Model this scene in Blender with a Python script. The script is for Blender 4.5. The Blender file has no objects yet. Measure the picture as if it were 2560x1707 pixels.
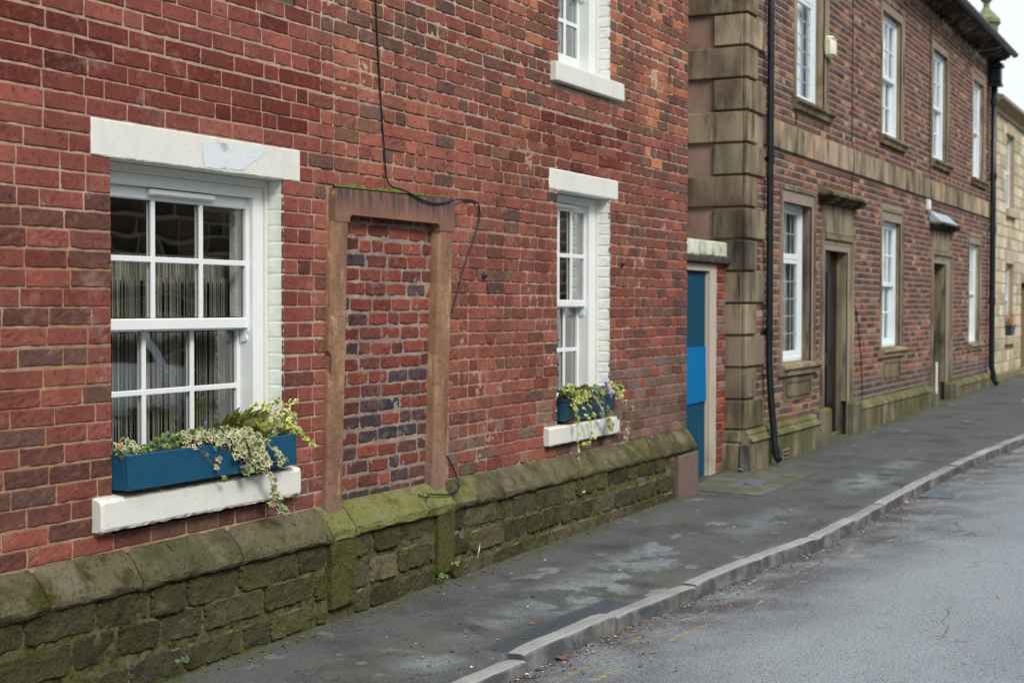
import bpy, math, random
import numpy as np
from mathutils import Matrix, Vector

scene = bpy.context.scene
COLL = scene.collection
RAD = math.radians

# ------------------------------------------------------------------ camera
YAW, PITCH, ROLL = 0.47475, -0.024586, 0.00169
CAM_LOC = np.array([0.0, -4.216, 1.65])


def cam_axes():
    cy, sy, cp, sp = math.cos(YAW), math.sin(YAW), math.cos(PITCH), math.sin(PITCH)
    f = np.array([cy * cp, sy * cp, sp])
    r = np.array([sy, -cy, 0.0])
    u = np.cross(r, f)
    c, s = math.cos(ROLL), math.sin(ROLL)
    return c * r + s * u, -s * r + c * u, f


_r, _u, _f = cam_axes()
camd = bpy.data.cameras.new("camera")
camd.sensor_width = 36.0
camd.lens = 50.96
camd.clip_start = 0.05
camd.clip_end = 2000.0
camd.dof.use_dof = True
camd.dof.focus_distance = 6.6
camd.dof.aperture_fstop = 3.7
camd.dof.aperture_blades = 0
cam = bpy.data.objects.new("camera", camd)
COLL.objects.link(cam)
cam.matrix_world = Matrix(((_r[0], _u[0], -_f[0], CAM_LOC[0]),
                           (_r[1], _u[1], -_f[1], CAM_LOC[1]),
                           (_r[2], _u[2], -_f[2], CAM_LOC[2]),
                           (0, 0, 0, 1)))
scene.camera = cam

# ------------------------------------------------------------------ sky, sun, exposure
SUN_DIR = Vector((-0.45, -0.75, 0.85)).normalized()      # towards the sun, behind thin cloud
w = bpy.data.worlds.new("World")
scene.world = w
w.use_nodes = True
nt = w.node_tree
nt.nodes.clear()
out = nt.nodes.new("ShaderNodeOutputWorld")
bg = nt.nodes.new("ShaderNodeBackground")
bg.inputs["Strength"].default_value = 0.12
sky = nt.nodes.new("ShaderNodeTexSky")
sky.sky_type = 'NISHITA'
sky.sun_disc = False
sky.sun_elevation = math.asin(SUN_DIR.z)
sky.sun_rotation = math.atan2(SUN_DIR.x, SUN_DIR.y)
sky.air_density = 1.0
sky.dust_density = 3.0
tc = nt.nodes.new("ShaderNodeTexCoord")
mp = nt.nodes.new("ShaderNodeMapping")
mp.inputs["Scale"].default_value = (1.0, 1.0, 2.6)
cl = nt.nodes.new("ShaderNodeTexNoise")
cl.inputs["Scale"].default_value = 2.3
cl.inputs["Detail"].default_value = 6.0
cr = nt.nodes.new("ShaderNodeValToRGB")
cr.color_ramp.elements[0].position = 0.33
cr.color_ramp.elements[0].color = (5.0, 5.5, 6.1, 1)
cr.color_ramp.elements[1].position = 0.62
cr.color_ramp.elements[1].color = (6.2, 6.6, 7.0, 1)
mx = nt.nodes.new("ShaderNodeMix")
mx.data_type = 'RGBA'
mx.inputs[0].default_value = 0.86
nt.links.new(tc.outputs["Generated"], mp.inputs["Vector"])
nt.links.new(mp.outputs["Vector"], cl.inputs["Vector"])
nt.links.new(cl.outputs["Fac"], cr.inputs["Fac"])
nt.links.new(sky.outputs["Color"], mx.inputs[6])
nt.links.new(cr.outputs["Color"], mx.inputs[7])
# an overcast sky is brighter overhead than at the horizon
sep = nt.nodes.new("ShaderNodeSeparateXYZ")
gr = nt.nodes.new("ShaderNodeMapRange")
gr.inputs["From Min"].default_value = 0.0
gr.inputs["From Max"].default_value = 1.0
gr.inputs["To Min"].default_value = 0.86
gr.inputs["To Max"].default_value = 1.85
mg = nt.nodes.new("ShaderNodeVectorMath")
mg.operation = 'SCALE'
nt.links.new(tc.outputs["Generated"], sep.inputs[0])
nt.links.new(sep.outputs["Z"], gr.inputs["Value"])
nt.links.new(mx.outputs[2], mg.inputs[0])
nt.links.new(gr.outputs["Result"], mg.inputs["Scale"])
nt.links.new(mg.outputs["Vector"], bg.inputs["Color"])
nt.links.new(bg.outputs["Background"], out.inputs["Surface"])

sund = bpy.data.lights.new("sun", 'SUN')
sund.energy = 1.9
sund.angle = RAD(18)
sund.color = (1.0, 0.95, 0.88)
sun = bpy.data.objects.new("sun", sund)
COLL.objects.link(sun)
sun.rotation_euler = SUN_DIR.to_track_quat('Z', 'Y').to_euler()

scene.view_settings.view_transform = 'Standard'
scene.view_settings.look = 'None'
scene.view_settings.exposure = 0.45
scene.view_settings.gamma = 1.0
scene.view_settings.use_curve_mapping = False
scene.cycles.max_bounces = 6
scene.cycles.transparent_max_bounces = 12
scene.cycles.caustics_reflective = False
scene.cycles.caustics_refractive = False


# ------------------------------------------------------------------ helpers
def lin(h):
    """sRGB hex to linear rgb"""
    if not isinstance(h, str):
        return tuple(h)
    o = []
    for i in (0, 2, 4):
        v = int(h[i:i + 2], 16) / 255.0
        o.append(v / 12.92 if v <= 0.04045 else ((v + 0.055) / 1.055) ** 2.4)
    return tuple(o)


def _hash(ix, iy, seed):
    h = (ix.astype(np.int64) * 374761393 + iy.astype(np.int64) * 668265263 + seed * 1442695041) & 0xffffffff
    h = ((h ^ (h >> 13)) * 1274126177) & 0xffffffff
    h = (h ^ (h >> 16)) & 0xffffffff
    return h / 4294967295.0


def vn(x, y, seed=0):
    """value noise 0..1, arrays"""
    x = np.asarray(x, float)
    y = np.asarray(y, float)
    ix = np.floor(x)
    iy = np.floor(y)
    fx = x - ix
    fy = y - iy
    fx = fx * fx * (3 - 2 * fx)
    fy = fy * fy * (3 - 2 * fy)
    a = _hash(ix, iy, seed)
    b = _hash(ix + 1, iy, seed)
    c = _hash(ix, iy + 1, seed)
    d = _hash(ix + 1, iy + 1, seed)
    return (a * (1 - fx) + b * fx) * (1 - fy) + (c * (1 - fx) + d * fx) * fy


def fbm(x, y, seed=0, octs=3):
    s = 0.0
    a = 0.5
    n = 0.0
    for k in range(octs):
        s = s + a * vn(x * 2 ** k + 17.3 * k, y * 2 ** k - 9.1 * k, seed + k)
        n += a
        a *= 0.5
    return s / n


def _box_template():
    cs = [(sx, sy, sz) for sx in (-1, 1) for sy in (-1, 1) for sz in (-1, 1)]
    idx = {}
    sg = []
    ax = []
    for c in cs:
        for a in range(3):
            idx[(c, a)] = len(sg)
            sg.append(c)
            ax.append(a)
    faces = []
    for a in range(3):
        b, d = [k for k in range(3) if k != a]
        for s in (-1, 1):
            q = []
            for sb, sd in ((-1, -1), (1, -1), (1, 1), (-1, 1)):
                c = [0, 0, 0]
                c[a], c[b], c[d] = s, sb, sd
                q.append(idx[(tuple(c), a)])
            faces.append(q)
    for a, b in ((0, 1), (0, 2), (1, 2)):
        d = 3 - a - b
        for sa in (-1, 1):
            for sb in (-1, 1):
                c0 = [0, 0, 0]
                c0[a], c0[b], c0[d] = sa, sb, -1
                c1 = list(c0)
                c1[d] = 1
                c0, c1 = tuple(c0), tuple(c1)
                faces.append([idx[(c0, a)], idx[(c1, a)], idx[(c1, b)], idx[(c0, b)]])
    tris = [[idx[(c, 0)], idx[(c, 1)], idx[(c, 2)]] for c in cs]
    sg = np.array(sg, float)
    pos = sg.copy()
    for i, a in enumerate(ax):
        for k in range(3):
            if k != a:
                pos[i, k] *= 0.9

    def fix(f):
        p = pos[f]
        n = np.cross(p[1] - p[0], p[2] - p[0])
        return f if n @ p.mean(0) > 0 else f[::-1]
    faces = [fix(f) for f in faces]
    tris = [fix(f) for f in tris]
    inset = np.ones((24, 3))
    for i, a in enumerate(ax):
        inset[i, a] = 0
    return sg, inset, np.array(faces), np.array(tris)


_BS, _BI, _BF, _BT = _box_template()
_PF = [[0, 1, 3, 2], [4, 6, 7, 5], [0, 4, 5, 1], [2, 3, 7, 6], [0, 2, 6, 4], [1, 5, 7, 3]]


class MB:
    def __init__(self):
        self.V = []
        self.F = []
        self.C = []
        self.n = 0

    def add(self, V, F, col=(0.5, 0.5, 0.5)):
        V = np.asarray(V, float).reshape(-1, 3)
        col = np.asarray(col, float)
        if col.ndim == 1:
            col = np.tile(col[:3], (len(V), 1))
        for a in (F if isinstance(F, (list, tuple)) and len(F) and isinstance(F[0], np.ndarray) and F[0].ndim == 2 else [F]):
            if isinstance(a, np.ndarray) and a.ndim == 2:
                self.F.append(a + self.n)
            else:
                for f in a:
                    self.F.append(np.array([f]) + self.n)
        self.V.append(V)
        self.C.append(col)
        self.n += len(V)
        return self

    def box(self, x0, x1, y0, y1, z0, z1, col=(0.5, 0.5, 0.5), bev=0.004, jit=0.0):
        c = np.array([(x0 + x1) / 2, (y0 + y1) / 2, (z0 + z1) / 2])
        h = np.array([abs(x1 - x0) / 2, abs(y1 - y0) / 2, abs(z1 - z0) / 2])
        b = min(bev, h.min() * 0.45)
        V = c + _BS * (h - _BI * b)
        if jit:
            V = V + (np.random.RandomState(int(abs(c.sum()) * 1e4) % 99991).rand(24, 3) - 0.5) * jit
        return self.add(V, [_BF, _BT], col)

    def prism_x(self, prof, x0, x1, col=(0.5, 0.5, 0.5), n=1):
        """closed yz profile extruded along x (profile counter-clockwise seen from +x)"""
        P = np.array(prof, float)
        m = len(P)
        xs = np.linspace(x0, x1, n + 1)
        V = np.concatenate([np.column_stack([np.full(m, x), P[:, 0], P[:, 1]]) for x in xs])
        Q = []
        for k in range(n):
            for i in range(m):
                j = (i + 1) % m
                Q.append([k * m + i, (k + 1) * m + i, (k + 1) * m + j, k * m + j])
        A = 0.5 * sum(P[i, 0] * P[(i + 1) % m, 1] - P[(i + 1) % m, 0] * P[i, 1] for i in range(m))
        Q = np.array(Q)
        caps = [list(range(m))[::-1], [n * m + i for i in range(m)]]
        if A > 0:
            Q = Q[:, ::-1]
        else:
            caps = [c[::-1] for c in caps]
        self.add(V, Q, col)
        for cp in caps:
            self.F.append(np.array([cp]) + self.n - len(V))
        return self

    def tube(self, pts, rad, col=(0.5, 0.5, 0.5), seg=6, caps=True):
        P = np.array(pts, float)
        m = len(P)
        R = np.full(m, rad) if np.isscalar(rad) else np.array(rad, float)
        T = np.gradient(P, axis=0)
        T /= np.linalg.norm(T, axis=1)[:, None] + 1e-9
        ref = np.array([0.0, 0.0, 1.0])
        if abs(T[0] @ ref) > 0.9:
            ref = np.array([1.0, 0.0, 0.0])
        V = []
        s = np.cross(T[0], ref)
        for i in range(m):
            s = s - T[i] * (s @ T[i])
            s /= np.linalg.norm(s) + 1e-9
            t = np.cross(T[i], s)
            a = np.linspace(0, 2 * math.pi, seg, endpoint=False)
            V.append(P[i] + R[i] * (np.cos(a)[:, None] * s + np.sin(a)[:, None] * t))
        V = np.concatenate(V)
        Q = np.array([[i * seg + j, i * seg + (j + 1) % seg, (i + 1) * seg + (j + 1) % seg, (i + 1) * seg + j]
                      for i in range(m - 1) for j in range(seg)])
        base = self.n
        self.add(V, Q, col)
        if caps:
            self.F.append(np.array([list(range(seg))[::-1]]) + base)
            self.F.append(np.array([[(m - 1) * seg + j for j in range(seg)]]) + base)
        return self

    def patch(self, x0, x1, z0, z1, yf, back=0.014, nu=4, nv=3, edge=0.006, rnd=0.003, rough=0.001,
              rs=60.0, outl=0.0015, pillow=0.0, col=(0.4, 0.1, 0.1), seed=0, tilt=0.0, corner=0.0):
        """one brick or stone seen from -y: a rounded, uneven height field whose rim sinks into the mortar"""
        w_, h_ = x1 - x0, z1 - z0
        e = min(edge, w_ * 0.3, h_ * 0.3)
        us = np.concatenate([[0, e * 0.35], np.linspace(e, w_ - e, nu + 1), [w_ - e * 0.35, w_]])
        vs = np.concatenate([[0, e * 0.35], np.linspace(e, h_ - e, nv + 1), [h_ - e * 0.35, h_]])
        U, W_ = np.meshgrid(us, vs, indexing='ij')
        X = x0 + U
        Z = z0 + W_
        du = np.minimum(U, w_ - U)
        dv = np.minimum(W_, h_ - W_)
        d = np.minimum(du, dv)
        y = np.full(U.shape, yf)
        y = np.where(d < e * 0.9, y + rnd, y)
        y = np.where(d < 1e-6, y + back, y)
        if pillow:
            k = np.clip(np.minimum(du / (w_ * 0.5), 1) * 2, 0, 1) * np.clip(np.minimum(dv / (h_ * 0.5), 1) * 2, 0, 1)
            y = y - pillow * np.sqrt(k)
        n1 = fbm(X * rs, Z * rs, seed, 2) - 0.5
        inner = d > 1e-6
        y = y - np.where(inner, n1 * 2 * rough, 0)
        if tilt:
            rr = np.random.RandomState(seed % 65521)
            a, b = (rr.rand(2) - 0.5) * tilt
            y = y + a * (U / w_ - 0.5) + b * (W_ / h_ - 0.5)
        if outl:
            jx = (vn(Z * 70 + seed * 0.37, X * 9, seed + 5) - 0.5) * 2 * outl
            jz = (vn(X * 50 + seed * 0.71, Z * 9, seed + 9) - 0.5) * 2 * outl
            k = np.clip(1 - d / (e * 3), 0, 1)
            X = X + jx * k
            Z = Z + jz * k
        if corner:
            cx = np.clip(1 - du / corner, 0, 1)
            cz = np.clip(1 - dv / corner, 0, 1)
            k = cx * cz * corner * 0.35
            X = X + np.where(U < w_ / 2, k, -k)
            Z = Z + np.where(W_ < h_ / 2, k, -k)
        a, b = U.shape
        V = np.column_stack([X.ravel(), y.ravel(), Z.ravel()])
        I = np.arange(a * b).reshape(a, b)
        Q = np.stack([I[:-1, :-1], I[1:, :-1], I[1:, 1:], I[:-1, 1:]], -1).reshape(-1, 4)
        return self.add(V, Q, col)

    def grid(self, xs, ys, zfun, col=(0.5, 0.5, 0.5), skip=None, plane='xy'):
        X, Y = np.meshgrid(xs, ys, indexing='ij')
        Z = zfun(X, Y)
        I = np.arange(X.size).reshape(X.shape)
        Q = np.stack([I[:-1, :-1], I[1:, :-1], I[1:, 1:], I[:-1, 1:]], -1).reshape(-1, 4)
        if skip is not None:
            cx = ((X[:-1, :-1] + X[1:, 1:]) / 2).ravel()
            cy = ((Y[:-1, :-1] + Y[1:, 1:]) / 2).ravel()
            Q = Q[~skip(cx, cy)]
        if plane == 'xy':
            V = np.column_stack([X.ravel(), Y.ravel(), Z.ravel()])
        else:
            V = np.column_stack([X.ravel(), Z.ravel(), Y.ravel()])
        if callable(col):
            col = col(X.ravel(), Y.ravel())
        return self.add(V, Q, col)

    def shift(self, fn):
        """apply fn to every vertex array"""
        self.V = [fn(v) for v in self.V]
        return self

    def build(self, name, mat, parent=None, smooth=False):
        V = np.concatenate(self.V)
        C = np.concatenate(self.C)
        me = bpy.data.meshes.new(name)
        ls = [f for f in self.F]
        tot = np.concatenate([np.full(len(f), f.shape[1]) for f in ls])
        loops = np.concatenate([f.ravel() for f in ls])
        me.vertices.add(len(V))
        me.vertices.foreach_set("co", V.ravel())
        me.loops.add(len(loops))
        me.loops.foreach_set("vertex_index", loops.astype(np.int32))
        me.polygons.add(len(tot))
        st = np.concatenate([[0], np.cumsum(tot)[:-1]]).astype(np.int32)
        me.polygons.foreach_set("loop_start", st)
        me.polygons.foreach_set("loop_total", tot.astype(np.int32))
        me.polygons.foreach_set("use_smooth", np.full(len(tot), bool(smooth)))
        me.update(calc_edges=True)
        me.validate()
        ca = me.color_attributes.new("Col", 'FLOAT_COLOR', 'POINT')
        buf = np.ones((len(V), 4))
        buf[:, :3] = C
        ca.data.foreach_set("color", buf.ravel())
        me.materials.append(mat)
        o = bpy.data.objects.new(name, me)
        COLL.objects.link(o)
        if parent is not None:
            o.parent = parent
        return o


def empty(name, loc=(0, 0, 0), parent=None):
    o = bpy.data.objects.new(name, None)
    COLL.objects.link(o)
    o.empty_display_size = 0.1
    if parent is not None:
        o.parent = parent
    return o


def tag(o, label=None, cat=None, group=None, kind=None):
    if label:
        o["label"] = label
    if cat:
        o["category"] = cat
    if group:
        o["group"] = group
    if kind:
        o["kind"] = kind
    return o


# ------------------------------------------------------------------ materials
def surf(name, base=None, layers=(), bumps=(), rough=0.85, spec=0.3, metal=0.0, attr_mul=None, rvar=0.0):
    """base None -> per-piece colour attribute. layers: dict(col, sc, lo, hi, amt, st, mode, z=(z0,z1), up)
    bumps: (scale, strength, distance, stretch)"""
    m = bpy.data.materials.new(name)
    m.use_nodes = True
    t = m.node_tree
    N = t.nodes
    Lk = t.links
    b = N["Principled BSDF"]
    b.inputs["Roughness"].default_value = rough
    b.inputs["Specular IOR Level"].default_value = spec
    b.inputs["Metallic"].default_value = metal
    co = N.new("ShaderNodeTexCoord").outputs["Object"]
    if base is None:
        a = N.new("ShaderNodeAttribute")
        a.attribute_name = "Col"
        cur = a.outputs["Color"]
    else:
        a = N.new("ShaderNodeRGB")
        a.outputs[0].default_value = (*lin(base), 1)
        cur = a.outputs[0]
    geo = None
    for L in layers:
        mpn = N.new("ShaderNodeMapping")
        st = L.get("st", (1, 1, 1))
        mpn.inputs["Scale"].default_value = st
        mpn.inputs["Location"].default_value = (L.get("of", 0), L.get("of", 0) * 0.7, 0)
        if "rot" in L:
            mpn.inputs["Rotation"].default_value = L["rot"]
        Lk.new(co, mpn.inputs["Vector"])
        kind = L.get("tex", "noise")
        if kind == "noise":
            tx = N.new("ShaderNodeTexNoise")
            tx.inputs["Scale"].default_value = L["sc"]
            tx.inputs["Detail"].default_value = L.get("det", 3)
            tx.inputs["Roughness"].default_value = L.get("nr", 0.55)
            o = tx.outputs["Fac"]
        elif kind == "cell":
            tx = N.new("ShaderNodeTexVoronoi")
            tx.inputs["Scale"].default_value = L["sc"]
            o = tx.outputs["Distance"]
        elif kind == "crack":
            ns = N.new("ShaderNodeTexNoise")
            ns.inputs["Scale"].default_value = L["sc"] * 2.5
            ns.inputs["Detail"].default_value = 4
            Lk.new(mpn.outputs["Vector"], ns.inputs["Vector"])
            va = N.new("ShaderNodeVectorMath")
            va.operation = 'MULTIPLY_ADD'
            va.inputs[1].default_value = (L.get("warp", 0.3),) * 3
            Lk.new(ns.outputs["Color"], va.inputs[0])
            Lk.new(mpn.outputs["Vector"], va.inputs[2])
            tx = N.new("ShaderNodeTexVoronoi")
            tx.feature = 'DISTANCE_TO_EDGE'
            tx.inputs["Scale"].default_value = L["sc"]
            Lk.new(va.outputs[0], tx.inputs["Vector"])
            o = tx.outputs["Distance"]
        elif kind == "wave":
            tx = N.new("ShaderNodeTexWave")
            tx.inputs["Scale"].default_value = L["sc"]
            tx.inputs["Distortion"].default_value = L.get("dist", 4)
            tx.inputs["Detail"].default_value = 3
            tx.inputs["Detail Scale"].default_value = L.get("ds", 1.0)
            tx.bands_direction = L.get("dir", 'Z')
            o = tx.outputs["Fac"]
        if kind != "crack":
            Lk.new(mpn.outputs["Vector"], tx.inputs["Vector"])
        mr = N.new("ShaderNodeMapRange")
        mr.inputs["From Min"].default_value = L["lo"]
        mr.inputs["From Max"].default_value = L["hi"]
        mr.inputs["To Max"].default_value = L.get("amt", 1.0)
        Lk.new(o, mr.inputs["Value"])
        fac = mr.outputs["Result"]

        def mul(f1, f2):
            q = N.new("ShaderNodeMath")
            q.operation = 'MULTIPLY'
            Lk.new(f1, q.inputs[0])
            Lk.new(f2, q.inputs[1])
            return q.outputs[0]
        if "mask" in L:          # second, broader noise that gates this one
            n2 = N.new("ShaderNodeTexNoise")
            n2.inputs["Scale"].default_value = L["mask"][0]
            n2.inputs["Detail"].default_value = 3
            Lk.new(mpn.outputs["Vector"], n2.inputs["Vector"])
            m2 = N.new("ShaderNodeMapRange")
            m2.inputs["From Min"].default_value = L["mask"][1]
            m2.inputs["From Max"].default_value = L["mask"][2]
            Lk.new(n2.outputs["Fac"], m2.inputs["Value"])
            fac = mul(fac, m2.outputs["Result"])
        for key, ax in (("z", "Z"), ("x", "X")):
            if key in L:
                sp = N.new("ShaderNodeSeparateXYZ")
                Lk.new(co, sp.inputs[0])
                m2 = N.new("ShaderNodeMapRange")
                m2.inputs["From Min"].default_value = L[key][0]
                m2.inputs["From Max"].default_value = L[key][1]
                Lk.new(sp.outputs[ax], m2.inputs["Value"])
                fac = mul(fac, m2.outputs["Result"])
        if "up" in L:            # growth on faces that look up; reversed for the kerb's painted shade
            if geo is None:
                geo = N.new("ShaderNodeNewGeometry")
            sp = N.new("ShaderNodeSeparateXYZ")
            Lk.new(geo.outputs["True Normal"], sp.inputs[0])
            m2 = N.new("ShaderNodeMapRange")
            m2.inputs["From Min"].default_value = L["up"][0]
            m2.inputs["From Max"].default_value = L["up"][1]
            Lk.new(sp.outputs["Z"], m2.inputs["Value"])
            fac = mul(fac, m2.outputs["Result"])
        if "attr" in L:          # scale by one channel of the colour attribute
            at = N.new("ShaderNodeAttribute")
            at.attribute_name = "Col"
            sc_ = N.new("ShaderNodeSeparateColor")
            Lk.new(at.outputs["Color"], sc_.inputs[0])
            fac = mul(fac, sc_.outputs[L["attr"]])
        mxn = N.new("ShaderNodeMix")
        mxn.data_type = 'RGBA'
        mxn.blend_type = L.get("mode", 'MIX')
        Lk.new(fac, mxn.inputs[0])
        Lk.new(cur, mxn.inputs[6])
        mxn.inputs[7].default_value = (*lin(L["col"]), 1)
        cur = mxn.outputs[2]
    Lk.new(cur, b.inputs["Base Color"])
    prev = None
    for bp in bumps:
        sc_, stg, dist = bp[:3]
        mpn = N.new("ShaderNodeMapping")
        mpn.inputs["Scale"].default_value = bp[3] if len(bp) > 3 else (1, 1, 1)
        Lk.new(co, mpn.inputs["Vector"])
        tx = N.new("ShaderNodeTexNoise")
        tx.inputs["Scale"].default_value = sc_
        tx.inputs["Detail"].default_value = 4
        tx.inputs["Roughness"].default_value = 0.6
        Lk.new(mpn.outputs["Vector"], tx.inputs["Vector"])
        bn = N.new("ShaderNodeBump")
        bn.inputs["Strength"].default_value = stg
        bn.inputs["Distance"].default_value = dist
        Lk.new(tx.outputs["Fac"], bn.inputs["Height"])
        if prev is not None:
            Lk.new(prev, bn.inputs["Normal"])
        prev = bn.outputs["Normal"]
    if prev is not None:
        Lk.new(prev, b.inputs["Normal"])
    return m


def glass_mat(name, tint=(0.93, 0.95, 0.95), refl=1.6, rough=0.01, wav=0.02):
    m = bpy.data.materials.new(name)
    m.use_nodes = True
    t = m.node_tree
    N = t.nodes
    Lk = t.links
    N.remove(N["Principled BSDF"])
    o = N["Material Output"]
    tr = N.new("ShaderNodeBsdfTransparent")
    tr.inputs[0].default_value = (*tint, 1)
    gl = N.new("ShaderNodeBsdfGlossy")
    gl.inputs["Roughness"].default_value = rough
    # reflectance of a glass sheet, the same from both sides
    ge = N.new("ShaderNodeNewGeometry")
    dt = N.new("ShaderNodeVectorMath")
    dt.operation = 'DOT_PRODUCT'
    Lk.new(ge.outputs["Incoming"], dt.inputs[0])
    Lk.new(ge.outputs["True Normal"], dt.inputs[1])

    def mth(op, a, v):
        q = N.new("ShaderNodeMath")
        q.operation = op
        if op == 'SUBTRACT':
            q.inputs[0].default_value = v
            Lk.new(a, q.inputs[1])
        else:
            Lk.new(a, q.inputs[0])
            if v is not None:
                q.inputs[1].default_value = v
        return q.outputs[0]
    fx = mth('ABSOLUTE', dt.outputs["Value"], None)
    fx = mth('SUBTRACT', fx, 1.0)
    fx = mth('POWER', fx, 5.0)
    fx = mth('MULTIPLY', fx, 0.96)
    fx = mth('ADD', fx, 0.04)
    ml = N.new("ShaderNodeMath")
    ml.operation = 'MULTIPLY'
    ml.use_clamp = True
    ml.inputs[1].default_value = refl
    co = N.new("ShaderNodeTexCoord")
    ns = N.new("ShaderNodeTexNoise")
    ns.inputs["Scale"].default_value = 2.2
    ns.inputs["Detail"].default_value = 1
    bn = N.new("ShaderNodeBump")
    bn.inputs["Strength"].default_value = wav
    bn.inputs["Distance"].default_value = 0.1
    Lk.new(co.outputs["Object"], ns.inputs["Vector"])
    Lk.new(ns.outputs["Fac"], bn.inputs["Height"])
    Lk.new(bn.outputs["Normal"], gl.inputs["Normal"])
    mx_ = N.new("ShaderNodeMixShader")
    Lk.new(fx, ml.inputs[0])
    Lk.new(ml.outputs[0], mx_.inputs[0])
    Lk.new(tr.outputs[0], mx_.inputs[1])
    Lk.new(gl.outputs[0], mx_.inputs[2])
    Lk.new(mx_.outputs[0], o.inputs["Surface"])
    return m


M = {}
M["brick"] = surf("brick", None, [
    dict(col="3a2626", sc=9, lo=0.48, hi=0.78, amt=0.34, det=6, nr=0.65, of=21),
    dict(col="271b1c", sc=42, lo=0.55, hi=0.72, amt=0.5, det=4),
    dict(col="b67460", sc=24, lo=0.55, hi=0.78, amt=0.30, of=3, det=5),
    dict(col="bca99a", sc=5, lo=0.58, hi=0.80, amt=0.34, of=9, det=5, nr=0.7),
    dict(col="1d1416", tex="cell", sc=75, lo=0.17, hi=0.05, amt=0.6),
    dict(col="5b5238", sc=1.6, lo=0.5, hi=0.75, amt=0.25, z=(1.2, 0.5), of=2),
    dict(col="33251f", sc=1.3, lo=0.5, hi=0.72, amt=0.35, of=31, st=(2.2, 1, 0.5), det=6),
    dict(col="cdbfae", sc=7, lo=0.60, hi=0.74, amt=0.40, of=37, det=7, nr=0.7, mask=(0.8, 0.52, 0.62)),
], [(260, 0.6, 0.003), (70, 0.8, 0.005)], rough=0.92, spec=0.10)
M["mortar"] = surf("mortar", None, [
    dict(col="6d5a4e", sc=14, lo=0.45, hi=0.75, amt=0.5),
    dict(col="d9c9b2", sc=3.0, lo=0.5, hi=0.75, amt=0.4, of=5),
    dict(col="54493a", sc=150, lo=0.55, hi=0.7, amt=0.4),
], [(220, 0.6, 0.003), (60, 0.6, 0.005)], rough=0.95, spec=0.1)
M["white"] = surf("white_masonry_paint", "d9d8cf", [
    dict(col="b8b4a4", sc=9, lo=0.5, hi=0.8, amt=0.35, st=(1, 1, 0.5)),
    dict(col="8f8875", sc=40, lo=0.66, hi=0.75, amt=0.5),
], [(90, 0.3, 0.003), (25, 0.3, 0.004)], rough=0.6, spec=0.35)
M["whitebrick"] = surf("white_painted_brick", "e0e4dc", [
    dict(col="b5b9ab", sc=14, lo=0.5, hi=0.8, amt=0.35),
    dict(col="8b8c7b", sc=60, lo=0.68, hi=0.76, amt=0.5),
], [(70, 0.45, 0.004), (20, 0.4, 0.006)], rough=0.6, spec=0.35)
M["upvc"] = surf("white_window_frame", "e3e6e4", [
    dict(col="b9b5a8", sc=3, lo=0.55, hi=0.85, amt=0.25, st=(1, 1, 0.4)),
], [], rough=0.32, spec=0.5)
M["oldwhite"] = surf("white_gloss_wood", "dde4e6", [
    dict(col="9c9a90", sc=6, lo=0.58, hi=0.8, amt=0.35, st=(2, 2, 0.4)),
], [(30, 0.15, 0.002)], rough=0.4, spec=0.45)
M["track"] = surf("beige_sash_track", "c9a88e", [
    dict(col="7a4a30", sc=20, lo=0.6, hi=0.75, amt=0.7, st=(1, 1, 0.3)),
], [], rough=0.5)
M["gasket"] = surf("dark_glazing_gap", "17191c", rough=0.5)
M["glass"] = glass_mat("window_glass", refl=5.2, wav=0.03)
M["glassb"] = glass_mat("old_window_glass", tint=(0.93, 0.97, 0.98), refl=0.9, wav=0.06)
M["redstone"] = surf("red_sandstone", "8a6a56", [
    dict(col="b8936c", sc=3.2, lo=0.48, hi=0.66, amt=0.75, det=6, st=(1.4, 1, 0.35)),
    dict(col="66493f", sc=5, lo=0.48, hi=0.7, amt=0.7, st=(1, 1, 0.4), of=4),
    dict(col="cdb086", sc=14, lo=0.60, hi=0.70, amt=0.55, st=(1, 1, 0.3), of=6),
    dict(col="7b6f6c", sc=6, lo=0.35, hi=0.7, amt=0.75, z=(0.95, 0.62), of=8),
    dict(col="2c2420", sc=60, lo=0.66, hi=0.72, amt=0.5),
], [(110, 0.9, 0.005, (0.3, 1, 2.0)), (35, 0.7, 0.008), (8, 0.3, 0.01)], rough=0.95, spec=0.05)
M["redlintel"] = surf("red_sandstone_lintel", "7e5c4c", [
    dict(col="98765f", sc=3, lo=0.45, hi=0.7, amt=0.6),
    dict(col="443c44", sc=7, lo=0.3, hi=0.62, amt=0.95, st=(3.5, 1, 0.5), z=(2.12, 2.22)),
    dict(col="c0a070", sc=22, lo=0.68, hi=0.74, amt=0.6, st=(1, 1, 0.5)),
    dict(col="6d7233", sc=20, lo=0.35, hi=0.55, amt=0.95, up=(0.3, 0.7)),
], [(120, 0.4, 0.003), (30, 0.4, 0.005)], rough=0.9, spec=0.15)
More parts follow.
